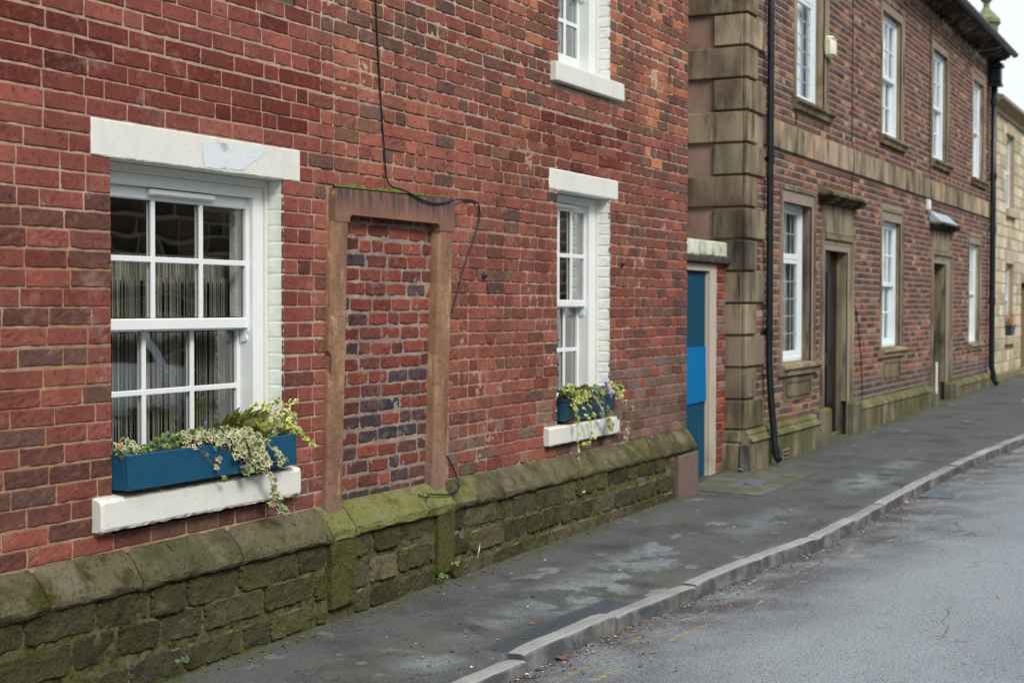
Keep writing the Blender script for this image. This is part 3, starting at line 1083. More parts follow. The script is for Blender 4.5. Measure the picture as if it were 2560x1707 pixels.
rsA = np.random.RandomState(11)
wallA = MB()
nrow = int((ZA1 - 0.6325) / PIT) + 1
for k in range(nrow):
    zb = 0.6325 + k * PIT
    zt = zb + PIT
    hdr = (k % 5 == 3)
    # bonding joint at about x = 6.0 where the rebuilt smooth red brickwork meets the old wall
    xj = 6.02 + (0.11 if k % 2 else 0.0) - (0.0 if zb < 2.3 else 0.05)
    for (s, e) in spans_for(zb, zt, X0A, X1A, CUT_A):
        segs = []
        if s < xj - 0.05 and e > xj + 0.05:
            segs = [(s, xj, 0), (xj, e, 1)]
        else:
            segs = [(s, e, 0 if (s + e) / 2 < xj else 1)]
        for (a, b, old) in segs:
            if b - a < 0.02:
                continue
            cells = []
            x = a
            first = True
            L = 0.232
            while b - x > 0.03:
                if old:
                    wd = 0.117 if hdr else 0.229
                    if not hdr and rsA.rand() < 0.10:
                        wd = 0.117
                else:
                    wd = L
                    if 5.76 < x < 6.2 and zb < 2.3:
                        wd = 0.117 if k % 2 else 0.232
                    elif rsA.rand() < 0.10:
                        wd = 0.117
                if first:
                    if k % 2:
                        wd = 0.117
                    if a > X0A + 0.01 and abs(a - xj) > 0.01:
                        pass
                    first = False
                wd *= 1 + (rsA.rand() - 0.5) * 0.07
                if b - x - wd < 0.06:
                    wd = b - x
                    if wd > 0.27:
                        wd = wd / 2
                cells.append((x, x + wd))
                x += wd
            for (c0, c1) in cells:
                xc = (c0 + c1) / 2
                vis = 3.5 < xc and not (xc < 6 and zb > 3.45)
                wv_ = (vn(xc * 0.55, k * 0.35, 2) - 0.5) * (0.022 if old else 0.014)
                if zb < 0.7 or zt > 5.3:
                    wv_ = 0
                # stay level beside stone dressings
                for (qa, qb, qc, qd) in CUT_A:
                    if qa - 0.4 < xc < qb + 0.4 and (abs(zb - qd) < 0.12 or abs(zt - qc) < 0.12):
                        wv_ = 0
                r = rsA.rand()
                col, pal = brick_colour_A(xc, zb, r, rsA)
                j = 0.0040 if not old else 0.0045
                jl = 0.0 if any(abs(c0 - q[0]) < .001 or abs(c0 - q[1]) < .001 for q in CUT_A) else j
                jr = 0.0 if any(abs(c1 - q[0]) < .001 or abs(c1 - q[1]) < .001 for q in CUT_A) else j
                spall = rsA.rand() < (0.15 if old else (0.35 if (xc < 4.56 and zb < 2.0) else 0.03))
                rough_ = 0.0036 if spall else (0.0014 if old else 0.0005) if (not old and pal in ("smooth", "cut")) else (0.0028 if pal in ("dark",) else 0.0020)
                if not vis:
                    wallA.patch(c0 + jl, c1 - jr, zb + j + wv_, zt - j + wv_, -0.006, nu=1, nv=1, edge=0.008, rnd=0.002, rough=0, outl=0, col=col, seed=k)
                    continue
                fine = xc < 8.3
                wallA.patch(c0 + jl, c1 - jr, zb + j + wv_ + (rsA.rand() - .5) * .002, zt - j + wv_ + (rsA.rand() - .5) * .002,
                            -0.0065 - 0.003 * rsA.rand() * (1 if old else 0.5),
                            nu=(7 if fine else 4), nv=(4 if fine else 3),
                            edge=0.0055, rnd=0.0016, rough=rough_, rs=55,
                            outl=(0.0034 if old else 0.0018) * (1.6 if pal == "dark" else 1),
                            col=col, seed=int(k * 1000 + xc * 37), tilt=0.003 if old else 0.001,
                            corner=0.011 if old else 0.004)
child(wallA, "wall", M["brick"], houseA)

mort = MB()
ed = sorted(set([round(v, 4) for q in HOLE_A for v in q[:2]]))
ez = sorted(set([round(v, 4) for q in HOLE_A for v in q[2:]]))


def with_edges(a, e):
    a = np.array([v for v in a if all(abs(v - q) > 0.004 for q in e)] + [q for q in e if a[0] < q < a[-1]])
    return np.unique(np.round(a, 5))


def mort_y(X, Z):
    old = np.clip((X - 6.0) * 8, 0, 1)
    n = fbm(X * 26, Z * 30, 41, 3) - 0.5
    big = np.clip(fbm(X * 3.2, Z * 3.5, 51, 2) - 0.52, 0, 1)
    amp = 0.006 + old * 0.006
    return -0.0005 - n * amp - old * big * 0.012 - (1 - old) * 0.0022 - old * 0.001


def mort_col(X, Z):
    a = np.array(lin("a98675"))
    b = np.array(lin("a08070"))
    c = np.array(lin("6f5d50"))
    pale = np.array(lin("c2ae98"))
    old = np.clip((X - 6.0) * 8, 0, 1)[:, None]
    mid = np.array(lin("a3786a"))
    mk = (np.clip((2.6 - Z) / 0.4, 0, 1) * np.clip((Z - 0.8) / 0.4, 0, 1))[:, None] * (0.35 + 0.65 * vn(X * 1.1, Z * 1.4, 15))[:, None]
    b = b * (1 - mk) + mid * mk
    base = a * (1 - old) + b * old
    lowx = np.clip((1.35 - Z) / 0.5, 0, 1) * np.clip((X - 8.4) / 0.8, 0, 1)
    topx = np.clip((Z - 2.4) / 0.8, 0, 1)
    lf = np.clip((5.2 - X) / 0.5, 0, 1) * np.clip((2.2 - Z) / 0.4, 0, 1) * 0.6
    base = base * (1 - lowx[:, None] * 0.8) + c * lowx[:, None] * 0.8
    base = base * (1 - topx[:, None] * 0.55) + pale * topx[:, None] * 0.55
    br = np.array(lin("94764f"))
    base = base * (1 - lf[:, None]) + br * lf[:, None]
    return base


def hole(cx, cz):
    m = np.zeros(cx.shape, bool)
    for (a, b, c, d) in HOLE_A:
        m |= (cx > a) & (cx < b) & (cz > c) & (cz < d)
    return m


mort.grid(with_edges(np.arange(3.5, X1A + 0.001, 0.0115), ed), with_edges(np.arange(0.60, 4.4, 0.011), ez), mort_y, mort_col, hole, 'xz')
mort.grid(np.array([X0A, 0, 3.5]), np.array([0.60, 2, 4.4]), lambda X, Z: X * 0 - 0.001, mort_col, None, 'xz')
mort.grid(with_edges(np.arange(X0A, X1A + 0.26, 0.2), ed), np.array([4.4, 4.72, 5.0, ZA1 + .02]), lambda X, Z: X * 0 - 0.001, mort_col, hole, 'xz')
child(mort, "mortar_bed", M["mortar"], houseA)

# gable end, back and body of the house (brick texture on plain walls)
M["bricktex"] = surf("side_brickwork", "7a463b", [
    dict(col="a08a76", tex="wave", sc=6.4, lo=0.9, hi=0.99, amt=0.8, dist=0.2, dir='Z'),
    dict(col="5b3a38", sc=5, lo=0.45, hi=0.7, amt=0.6)], [(60, 0.4, 0.004)], rough=0.9)
bd = MB()
bd.box(X1A - 0.22, X1A - 0.002, 0.012, 8.0, 0.0, ZA1, bev=0)
bd.box(X0A, X0A + 0.22, 0.012, 8.0, 0.0, ZA1, bev=0)
bd.box(X0A + 0.22, X1A - 0.22, 7.8, 8.0, 0.0, ZA1, bev=0)
child(bd, "side_wall", M["bricktex"], houseA)
rf = MB()
rf.prism_x([(-0.32, ZA1 + 0.02), (4.0, ZA1 + 2.9), (8.3, ZA1 + 0.02), (8.3, ZA1 - 0.10), (4.0, ZA1 + 2.75), (-0.32, ZA1 - 0.10)], X0A - 0.1, X1A + 0.08)
child(rf, "roof", M["slate"], houseA)
gt = MB()
gt.tube([(X0A, -0.38, ZA1 - 0.05), (X1A + 0.05, -0.38, ZA1 - 0.05)], 0.055, seg=8)
child(gt, "gutter", M["iron"], houseA)
for xx in (X1A - 0.22, X0A + 0.02):
    gb = MB()
    gb.prism_x([(0.0, ZA1), (4.0, ZA1 + 2.7), (8.0, ZA1)], xx, xx + 0.2)
    child(gb, "gable", M["bricktex"], houseA)


def room(parent, x0, x1, z0, z1, y0, depth=3.2, grow=(0.5, 1.4), floor=None):
    b = MB()
    a, c = x0 - grow[0], x1 + grow[1]
    f = 0.12 if floor is None else floor
    t = z1 + 0.35
    V = [(a, y0, f), (c, y0, f), (c, y0 + depth, f), (a, y0 + depth, f), (a, y0, t), (c, y0, t), (c, y0 + depth, t), (a, y0 + depth, t)]
    b.add(V, np.array([[0, 1, 2, 3], [4, 7, 6, 5], [2, 6, 7, 3], [1, 5, 6, 2], [0, 3, 7, 4]]))
    # the inside face of the street wall round the opening
    for q in ((a, x0, f, t), (x1, c, f, t), (x0, x1, f, z0), (x0, x1, z1, t)):
        b.add([(q[0], y0, q[2]), (q[1], y0, q[2]), (q[1], y0, q[3]), (q[0], y0, q[3])], np.array([[3, 2, 1, 0]]))
    return child(b, "room", M["dark"], parent)


def sash_window(parent, op, gl, zs, yf=0.10, frame_mat="upvc", glass="glass", cols=3, track=True, vent=None, horn=True, low_rail=0.075, rows=2, mw=0.026):
    """op: opening; gl: glass x0,x1; zs: (glass top, meeting rail top, meeting rail bottom, lower glass bottom)"""
    x0, x1, z0, z1 = op
    g0, g1 = gl
    gt_, mt, mb_, gb_ = zs
    W = MB()
    ri = 0.017           # ring inner offset past glass edge
    rt = gt_ + 0.055
    fz = z0
    # outer frame: two jambs full height, head and cill between them
    W.box(x0 + 0.022, g0 - ri, yf, yf + 0.15, fz, rt + 0.055, bev=0.005)
    W.box(g1 + ri, x1 - 0.022, yf, yf + 0.15, fz, rt + 0.055, bev=0.005)
    W.box(g0 - ri, g1 + ri, yf + 0.001, yf + 0.15, rt, rt + 0.054, bev=0.005)
    W.box(g0 - ri, g1 + ri, yf - 0.012, yf + 0.15, fz, fz + 0.035, bev=0.006)
    wn = child(W, "window", M[frame_mat], parent)
    # filler strips between frame and masonry
    for xa in (x0, x1 - 0.022):
        S = MB()
        S.box(xa, xa + 0.022, yf - 0.014, yf + 0.1, fz, z1, bev=0.003)
        child(S, "trim", M["white"], wn)
    S = MB()
    if z1 - (rt + 0.054) > 0.004:
        S.box(x0 + 0.022, x1 - 0.022, yf - 0.012, yf + 0.1, rt + 0.054, z1, bev=0.003)
        child(S, "trim", M["white"], wn)
    yu = yf + 0.03
    yl = yf + 0.085
    xs_ = [g0 + (g1 - g0) * i / cols for i in range(1, cols)]

    def sash(ya, top, bot, tr, br, zt, zb_, nm, bars):
        b = MB()
        b.box(g0 - 0.05, g0, ya, ya + 0.045, bot, top, bev=0.006)
        b.box(g1, g1 + 0.05, ya, ya + 0.045, bot, top, bev=0.006)
        b.box(g0, g1, ya + 0.001, ya + 0.045, zt, top - 0.001, bev=0.006)
        b.box(g0, g1, ya + 0.001, ya + 0.045, bot + 0.001, zb_, bev=0.006)
        s = child(b, "sash", M[frame_mat], wn)
        mm = MB()
        for xx in xs_:
            mm.box(xx - mw / 2, xx + mw / 2, ya + 0.004, ya + 0.019, zb_, zt, bev=0.007)
            mm.box(xx - 0.008, xx + 0.008, ya + 0.030, ya + 0.040, zb_, zt, bev=0.002)
        for zz in bars:
            seg = [g0] + [v for xx in xs_ for v in (xx - mw / 2 + 0.003, xx + mw / 2 - 0.003)] + [g1]
            for i in range(0, len(seg), 2):
                mm.box(seg[i], seg[i + 1], ya + 0.0055, ya + 0.019, zz - mw / 2, zz + mw / 2, bev=0.006)
            mm.box(g0, g1, ya + 0.0305, ya + 0.0395, zz - 0.008, zz + 0.008, bev=0.002)
        if mm.n:
            child(mm, "glazing_bars", M[frame_mat], wn)
        gk = MB()
        e = 0.005
        for q in ((g0, g0 + e, zb_, zt), (g1 - e, g1, zb_, zt), (g0, g1, zb_, zb_ + e), (g0, g1, zt - e, zt)):
            gk.box(q[0], q[1], ya + 0.0215, ya + 0.03, q[2], q[3], bev=0)
        child(gk, "gasket", M["gasket"], wn)
        pn = MB()
        pn.add([(g0, ya + 0.021, zb_), (g1, ya + 0.021, zb_), (g1, ya + 0.021, zt), (g0, ya + 0.021, zt)], np.array([[0, 1, 2, 3]]))
        child(pn, "pane", M[glass], wn)
        return s
    bu = [mt + (gt_ - mt) * i / rows for i in range(1, rows)]
    bl = [gb_ + (mb_ - gb_) * i / rows for i in range(1, rows)]
    sash(yu, rt, mb_, 0, 0, gt_, mt, "u", bu)
    sash(yl, mb_ + 0.05, gb_ - low_rail, 0, 0, mb_ - 0.005, gb_, "l", bl)
    if horn:
        for xa, xb in ((g0 - 0.048, g0 - 0.008), (g1 + 0.008, g1 + 0.048)):
            hb = MB()
            P = [(yu + 0.045, mb_ - 0.001), (yu, mb_ - 0.001), (yu + 0.001, mb_ - 0.014), (yu + 0.012, mb_ - 0.026),
                 (yu + 0.012, mb_ - 0.036), (yu + 0.004, mb_ - 0.046), (yu + 0.006, mb_ - 0.056), (yu + 0.018, mb_ - 0.062), (yu + 0.045, mb_ - 0.062)]
            hb.prism_x(P, xa, xb)
            child(hb, "sash_horn", M[frame_mat], wn)
    if track:
        tk = MB()
        tk.box(g1 + 0.050, x1 - 0.030, yf + 0.1501, yf + 0.16, gb_ - low_rail, mb_, bev=0)
        tk.box(g1 + 0.018, g1 + 0.026, yf + 0.040, yf + 0.082, gb_ - low_rail, mb_ - 0.064, bev=0)
        child(tk, "sash_track", M["track"], wn)
    if vent:
        vb = MB()
        vb.box(vent[0], vent[1], yf + 0.006, yf + 0.03, rt - 0.034, rt - 0.006, bev=0.006)
        vb.box(vent[0] + 0.01, vent[1] - 0.01, yf + 0.001, yf + 0.022, rt - 0.030, rt - 0.016, bev=0.004)
        child(vb, "trickle_vent", M[frame_mat], wn)
    return wn


def chipped_slab(x0, x1, y0, y1, z0, z1, bev=0.012, ch=0.004, seed=0, nx=30, slope=0.0):
    """painted stone slab with slightly broken arrises"""
    b = MB()
    prof = [(y1, z0), (y1, z1), (y0 + bev, z1), (y0 + bev * 0.3, z1 - bev * 0.3), (y0, z1 - bev), (y0, z0 + bev), (y0 + bev * 0.3, z0 + bev * 0.3), (y0 + bev, z0)]
    xx = np.concatenate([[x0, x0 + bev * 0.4], np.linspace(x0 + bev, x1 - bev, nx), [x1 - bev * 0.4, x1]])
    V = []
    m = len(prof)
    for k, x in enumerate(xx):
        dend = min(x - x0, x1 - x)
        sh = max(0.0, 1 - dend / bev) * bev * 0.55
        for i, (y, z) in enumerate(prof):
            yy, zz = y, z
            if i >= 2:
                yy = y + sh if y < y1 else y
            if i in (2, 3, 4):
                zz = z - sh * 0.7 - slope * (y1 - y)
            if i in (5, 6, 7):
                zz = z + sh * 0.7
            if 2 <= i <= 7:
                ch_ = ch
                yy += (0.25 if i in (4, 5) else 1.0) * (float(vn(x * 45, i * 3.1, seed)) - 0.4) * ch
                zz += (float(vn(x * 45, i * 5.7, seed + 4)) - 0.5) * ch * (1.6 if i >= 6 else 0.8)
            V.append((x, yy, zz))
    Qs = [[k * m + j, k * m + (j + 1) % m, (k + 1) * m + (j + 1) % m, (k + 1) * m + j] for k in range(len(xx) - 1) for j in range(m)]
    b.add(V, np.array(Qs)[:, ::-1])
    b.F.append(np.array([list(range(m))]))
    b.F.append(np.array([[(len(xx) - 1) * m + j for j in range(m)][::-1]]))
    return b


def reveals(parent, op, yb, brick=True):
    for side_ in ((op[0], 1), (op[1], -1)):
        _reveal(parent, op, yb, side_)


def _reveal(parent, op, yb, side_):
    x0, x1, z0, z1 = op
    b = MB()
    # painted brick ends of the jambs: one shallow cushion per course
    zz = z0
    k = 0
    while zz < z1 - 0.005:
        zt = min(z1, zz + PIT)
        for xa, sgn in (side_,):
            n = 5
            us = np.linspace(-0.004, yb, n)
            rows_ = np.array([zz, zz + 0.006, zz + 0.012, (zz + zt) / 2, zt - 0.012, zt - 0.006, zt])
            U, Wz = np.meshgrid(us, rows_, indexing='ij')
            d = np.minimum(Wz - zz, zt - Wz)
            am = 0.0022 if x0 < 6 else 0.0055
            h = np.clip(d / 0.012, 0, 1) ** 0.5 * am * (0.7 + 0.6 * float(vn(k * 1.7, x0, 3))) + (fbm(U * 40, Wz * 30, k + 7, 2) - 0.5) * am * 1.3
            Xc = xa + sgn * (h - 0.004)
            Uy = U + (vn(Wz * 70, U * 0 + k, 5) - 0.5) * 0.006 * (U < 0)
            I = np.arange(U.size).reshape(U.shape)
            Q_ = np.stack([I[:-1, :-1], I[:-1, 1:], I[1:, 1:], I[1:, :-1]], -1).reshape(-1, 4)
            if sgn < 0:
                Q_ = Q_[:, ::-1]
            b.add(np.column_stack([Xc.ravel(), Uy.ravel(), Wz.ravel()]), Q_)
        zz = zt
        k += 1
    return child(b, "reveal", M["whitebrick"], parent, smooth=False)


# window 1 (big front window)
w1 = sash_window(houseA, OPEN_A["front"], (4.662, 5.648), (2.112, 1.591, 1.537, 0.985), vent=(4.94, 5.39))
child(chipped_slab(4.457, 5.895, -0.012, 0.088, 2.258, 2.411, bev=0.006, ch=0.003, seed=3, nx=60), "lintel", M["white"], w1)
child(chipped_slab(4.455, 5.842, -0.058, 0.088, 0.722, 0.874, bev=0.016, ch=0.007, seed=8, nx=70, slope=0.12), "sill", M["white"], w1)
reveals(w1, (4.570, 5.765, 0.874, 2.2575), 0.09)
# the patch where old lettering paint shows pale blue on the lintel
pt = MB()
pg = [(5.165, 2.268), (5.15, 2.33), (5.158, 2.372), (5.175, 2.392), (5.28, 2.388), (5.38, 2.392), (5.50, 2.386), (5.615, 2.384), (5.60, 2.365), (5.56, 2.345), (5.51, 2.318), (5.46, 2.288), (5.42, 2.276), (5.30, 2.272), (5.2, 2.266)]
pg2 = []
for i in range(len(pg)):
    a_, c_ = np.array(pg[i]), np.array(pg[(i + 1) % len(pg)])
    for t in np.linspace(0, 1, 6)[:-1]:
        q_ = a_ + (c_ - a_) * t
        pg2.append((q_[0] + (float(vn(q_[1] * 90, q_[0] * 60, 3)) - 0.5) * 0.012, q_[1] + (float(vn(q_[0] * 70, 3.0, 5)) - 0.5) * 0.012))
pg = pg2
pt.add([(x, -0.0138, z) for x, z in pg], [list(range(len(pg)))[::-1]])
M["patch"] = surf("pale_blue_scraped_paint", "d3dadb", [
    dict(col="b08f88", sc=14, lo=0.52, hi=0.6, amt=0.7, det=6, nr=0.7, mask=(5, 0.45, 0.55)),
    dict(col="93a0a8", sc=60, lo=0.6, hi=0.7, amt=0.5)], [(60, 0.3, 0.002)], rough=0.6)
child(pt, "paint_patch", M["patch"], w1)
room(houseA, 4.57, 5.765, 0.86, 2.26, 0.262)

# window 2 (small one by the corner)
w2 = sash_window(houseA, OPEN_A["small"], (8.965, 9.607), (2.318, 1.692, 1.641, 1.03), vent=(9.05, 9.42), mw=0.03)
child(chipped_slab(8.731, 9.903, -0.010, 0.088, 2.427, 2.573, bev=0.012, ch=0.004, seed=13), "lintel", M["white"], w2)
child(chipped_slab(8.655, 9.852, -0.052, 0.088, 0.716, 0.850, bev=0.010, ch=0.004, seed=18, slope=0.10), "sill", M["white"], w2)
reveals(w2, (8.856, 9.760, 0.850, 2.425), 0.09)
room(houseA, 8.856, 9.76, 0.85, 2.43, 0.262)

# upper window
w3 = sash_window(houseA, OPEN_A["upper"], (8.975, 9.600), (4.60, 3.955, 3.905, 3.435), vent=None, mw=0.03)
child(chipped_slab(8.745, 9.913, -0.052, 0.088, 3.152, 3.287, bev=0.008, ch=0.002, seed=28, slope=0.05), "sill", M["white"], w3)
child(chipped_slab(8.745, 9.903, -0.010, 0.088, 4.722, 4.868, bev=0.012, ch=0.004, seed=33), "lintel", M["white"], w3)
reveals(w3, (8.867, 9.752, 3.287, 4.72), 0.09)
room(houseA, 8.867, 9.752, 3.29, 4.72, 0.262, floor=2.7)
w4 = sash_window(houseA, OPEN_A["upper2"], (4.662, 5.648), (4.60, 3.955, 3.905, 3.435), vent=None)
child(chipped_slab(4.455, 5.842, -0.052, 0.088, 3.152, 3.287, bev=0.008, ch=0.002, seed=38, nx=6), "sill", M["white"], w4)
child(chipped_slab(4.457, 5.895, -0.010, 0.088, 4.722, 4.868, bev=0.012, ch=0.004, seed=43, nx=6), "lintel", M["white"], w4)
room(houseA, 4.57, 5.765, 3.29, 4.72, 0.262, floor=2.7)

# ---- blocked doorway: sandstone surround with brick infill
infill = MB()
rsI = np.random.RandomState(4)
z = 0.60
row = 0
palr = [np.array(lin(h)) for h in ("84473c", "8d4c40", "7b433a", "955343", "6f413b")]
pald = [np.array(lin(h)) for h in ("514447", "5b4648", "494449", "664845", "5d494a")]
while z < 2.10:
    zt = z + 0.0785
    if row == 0:
        zt = z + 0.075
    x = 6.17 - (0.115 if row % 2 else 0.03)
    while x < 7.24:
        wd = 0.205 + (rsI.rand() - 0.5) * 0.03
        if rsI.rand() < 0.12:
            wd = 0.12
        if x + wd > 7.24:
            wd = 7.24 - x
        t = np.clip((1.40 - z) / 0.5 + (rsI.rand() - 0.5) * 0.3, 0, 1)
        dk = rsI.rand() < (0.09 + 0.70 * t)
        pal = pald if dk else palr
        c = pal[rsI.randint(5)] * (0.85 + 0.3 * rsI.rand())
        dz = (rsI.rand() - 0.5) * 0.006 + (vn(x * 1.5, row * 0.7, 3) - 0.5) * 0.012
        if wd > 0.05:
            infill.patch(x + 0.0045, x + wd - 0.0045, z + 0.006 + dz, zt - 0.006 + dz, 0.016 + 0.004 * rsI.rand(), back=0.016,
                         nu=9, nv=5, edge=0.008, rnd=0.003, rough=0.004, rs=45, outl=0.0035, col=c * 0.85, seed=row * 77 + int(x * 50), tilt=0.005, corner=0.014)
        x += wd
    z = zt
    row += 1
door = empty("doorway", (6.75, 0.0, 0.6), houseA)
door.location = Vector((6.75, 0.0, 0.6)) - houseA_off
child(infill, "brick_infill", M["brick"], door)
im = MB()
im.grid(np.arange(6.13, 7.36, 0.012), np.arange(0.58, 2.16, 0.012), lambda X, Z: 0.0225 - (fbm(X * 24, Z * 26, 71, 3) - 0.5) * 0.011,
        lambda X, Z: np.array(lin("8f7d74"))[None, :] * (0.85 + 0.25 * vn(X * 6, Z * 6, 2))[:, None], None, 'xz')
child(im, "infill_mortar", M["mortar"], door)


def lean_jamb(x0, x1, dx, nm):
    """upright stone whose foot stands dx to the left of its head"""
    b = MB()
    z0, z1 = 0.585, 2.078
    zz = np.linspace(z0, z1, 60)
    e = 0.010
    P = [(x0, 0.03), (x0, -0.035 + e), (x0 + e * 0.3, -0.035 + e * 0.3), (x0 + e, -0.040)]
    P += [(x, -0.041) for x in np.linspace(x0 + 0.03, x1 - 0.03, 5)]
    P += [(x1 - e, -0.040), (x1 - e * 0.3, -0.040 + e * 0.4), (x1, -0.035 + e), (x1, 0.03)]
    m = len(P)
    V = []
    for q in zz:
        t = (z1 - q) / (z1 - z0)
        for i, (x, y) in enumerate(P):
            jj = (float(fbm(x * 40, q * 22, 5, 3)) - 0.5) * 0.010
            er = 0.0
            if i < 3 and 1.30 < q < 1.40 and x0 < 6.5:
                er = 0.016
            V.append((x - dx * t + er + (jj * 0.5 if 0 < i < m - 1 else 0), y + jj + (er if i in (2, 3) else 0), q))
    Qs = [[k * m + j, (k + 1) * m + j, (k + 1) * m + j + 1, k * m + j + 1] for k in range(len(zz) - 1) for j in range(m - 1)]
    b.add(V, np.array(Qs)[:, ::-1])
    b.F.append(np.array([list(range(m))]))
    b.F.append(np.array([[(len(zz) - 1) * m + j for j in range(m)][::-1]]))
    return child(b, nm, M["redstone"], door)


lean_jamb(6.137, 6.280, 0.058, "jamb")
lean_jamb(7.222, 7.375, 0.080, "jamb")
b = MB()
# lintel with rounded inner corners: front outline, extruded back
zt_, zb_ = 2.262, 2.079
r = 0.03
outl = [(6.152, zb_), (6.284 - 0.0, zb_)]
outl += [(6.284 + r - r * math.cos(a), zb_ + 0.010 + r * math.sin(a)) for a in np.linspace(0, math.pi / 2, 5)]
outl += [(7.214 - r + r * math.cos(a), zb_ + 0.010 + r * math.sin(a)) for a in np.linspace(math.pi / 2, 0, 5)]
outl += [(7.214, zb_), (7.383, zb_), (7.383, zt_ + 0.008), (6.75, zt_ - 0.004), (6.19, zt_ - 0.012), (6.163, zt_ - 0.02), (6.152, zt_ - 0.045)]
n = len(outl)
V = [(x, -0.044, z) for x, z in outl] + [(x, 0.03, z) for x, z in outl]
b.add(V, [[i for i in range(n)][::1]])
b.F.append(np.array([[(i + 1) % n, i, n + i, n + (i + 1) % n] for i in range(n)]))
b.F.append(np.array([[n + i for i in range(n)][::-1]]))
child(b, "lintel", M["redlintel"], door)
ms = MB()
ms.grid(np.arange(6.18, 7.38, 0.01), np.arange(-0.046, 0.005, 0.006), lambda X, Y: 2.256 + (X - 6.2) * 0.013 + 0.055 * np.clip(fbm(X * 11, Y * 60, 5, 3) - 0.33, 0, 1) * np.clip((Y + 0.046) / 0.015, 0, 1),
        lin("5f6a2c"))
child(ms, "moss", surf("moss_cushion", "5d6829", [dict(col="8b8f3c", sc=30, lo=0.45, hi=0.65, amt=0.8), dict(col="2c3216", sc=50, lo=0.5, hi=0.65, amt=0.7)], [(150, 1.0, 0.01)], rough=1.0), door)

# ---- plinth: rubble courses under a weathered coping
plA = MB()
pm = MB()
rsP = np.random.RandomState(9)
STONES = [(0.335, 0.478), (0.185, 0.325), (0.045, 0.175), (-0.10, 0.035)]
olive = [np.array(lin(h)) for h in ("57523a", "4b4632", "5f593e", "524c36", "665f4a", "504d3a", "5b5344")]
piers = [(6.030, 6.262), (7.098, 7.292)]
for ci, (za, zb2) in enumerate(STONES):
    x = X0A + rsP.rand() * 0.2
    while x < 10.90:
        wd = 0.20 + rsP.rand() * 0.26
        if ci == 3:
            wd *= 0.8
        x2 = min(x + wd, 10.915)
        for (pa, pb) in piers:
            if x < pa < x2:
                x2 = pa
            if pa <= x < pb:
                x = pb
                x2 = max(x2, x + 0.15)
        if x2 - x < 0.05:
            x = x2 + 0.001
            continue
        g = float(zw((x + x2) / 2))
        if zb2 < g - 0.02:
            x = x2
            continue
        jz = (vn(x * 1.3, ci, 3) - 0.5) * 0.035
        plA.patch(x + 0.007, x2 - 0.007, za + jz + 0.002, zb2 + jz - 0.002, -0.090 + 0.014 * rsP.rand(), back=0.03, nu=20 if x > 3.4 else 4, nv=11 if x > 3.4 else 2,
                  edge=0.012, rnd=0.009, rough=0.009, rs=17, outl=0.009, pillow=0.0, col=olive[rsP.randint(7)] * (0.62 + 0.55 * rsP.rand()),
                  seed=int(x * 91) + ci * 500, tilt=0.022, corner=0.03)
        x = x2
# smooth dressed blocks below the door jambs, and at the corner
for (pa, pb) in piers:
    plA.patch(pa + 0.003, pb - 0.003, 0.12, 0.505, -0.104, back=0.06, nu=8, nv=14, edge=0.008, rnd=0.004, rough=0.003, rs=25, outl=0.002,
              col=np.array(lin("54542f")), seed=77)
child(plA, "plinth", M["plinth"], houseA, smooth=False)
cq = MB()
cq.prism_x([(-0.104, -0.1), (0.3, -0.1), (0.3, 0.46), (-0.075, 0.46), (-0.104, 0.44)], 10.92, X1A + 0.012)
child(cq, "corner_stone", M["pinkstone"], houseA)
pm.grid(np.arange(3.4, 10.93, 0.025), np.arange(-0.15, 0.50, 0.02), lambda X, Z: -0.071 - (fbm(X * 14, Z * 16, 81, 3) - 0.5) * 0.016, lin("66623f"), None, 'xz')
pm.grid(np.array([X0A, 3.4]), np.array([-0.15, 0.5]), lambda X, Z: X * 0 - 0.068, lin("66623f"), None, 'xz')
pm.box(X0A, X1A, -0.02, 0.3, -0.15, 0.6, bev=0)
child(pm, "plinth_mortar", M["plinthmortar"], houseA, smooth=False)

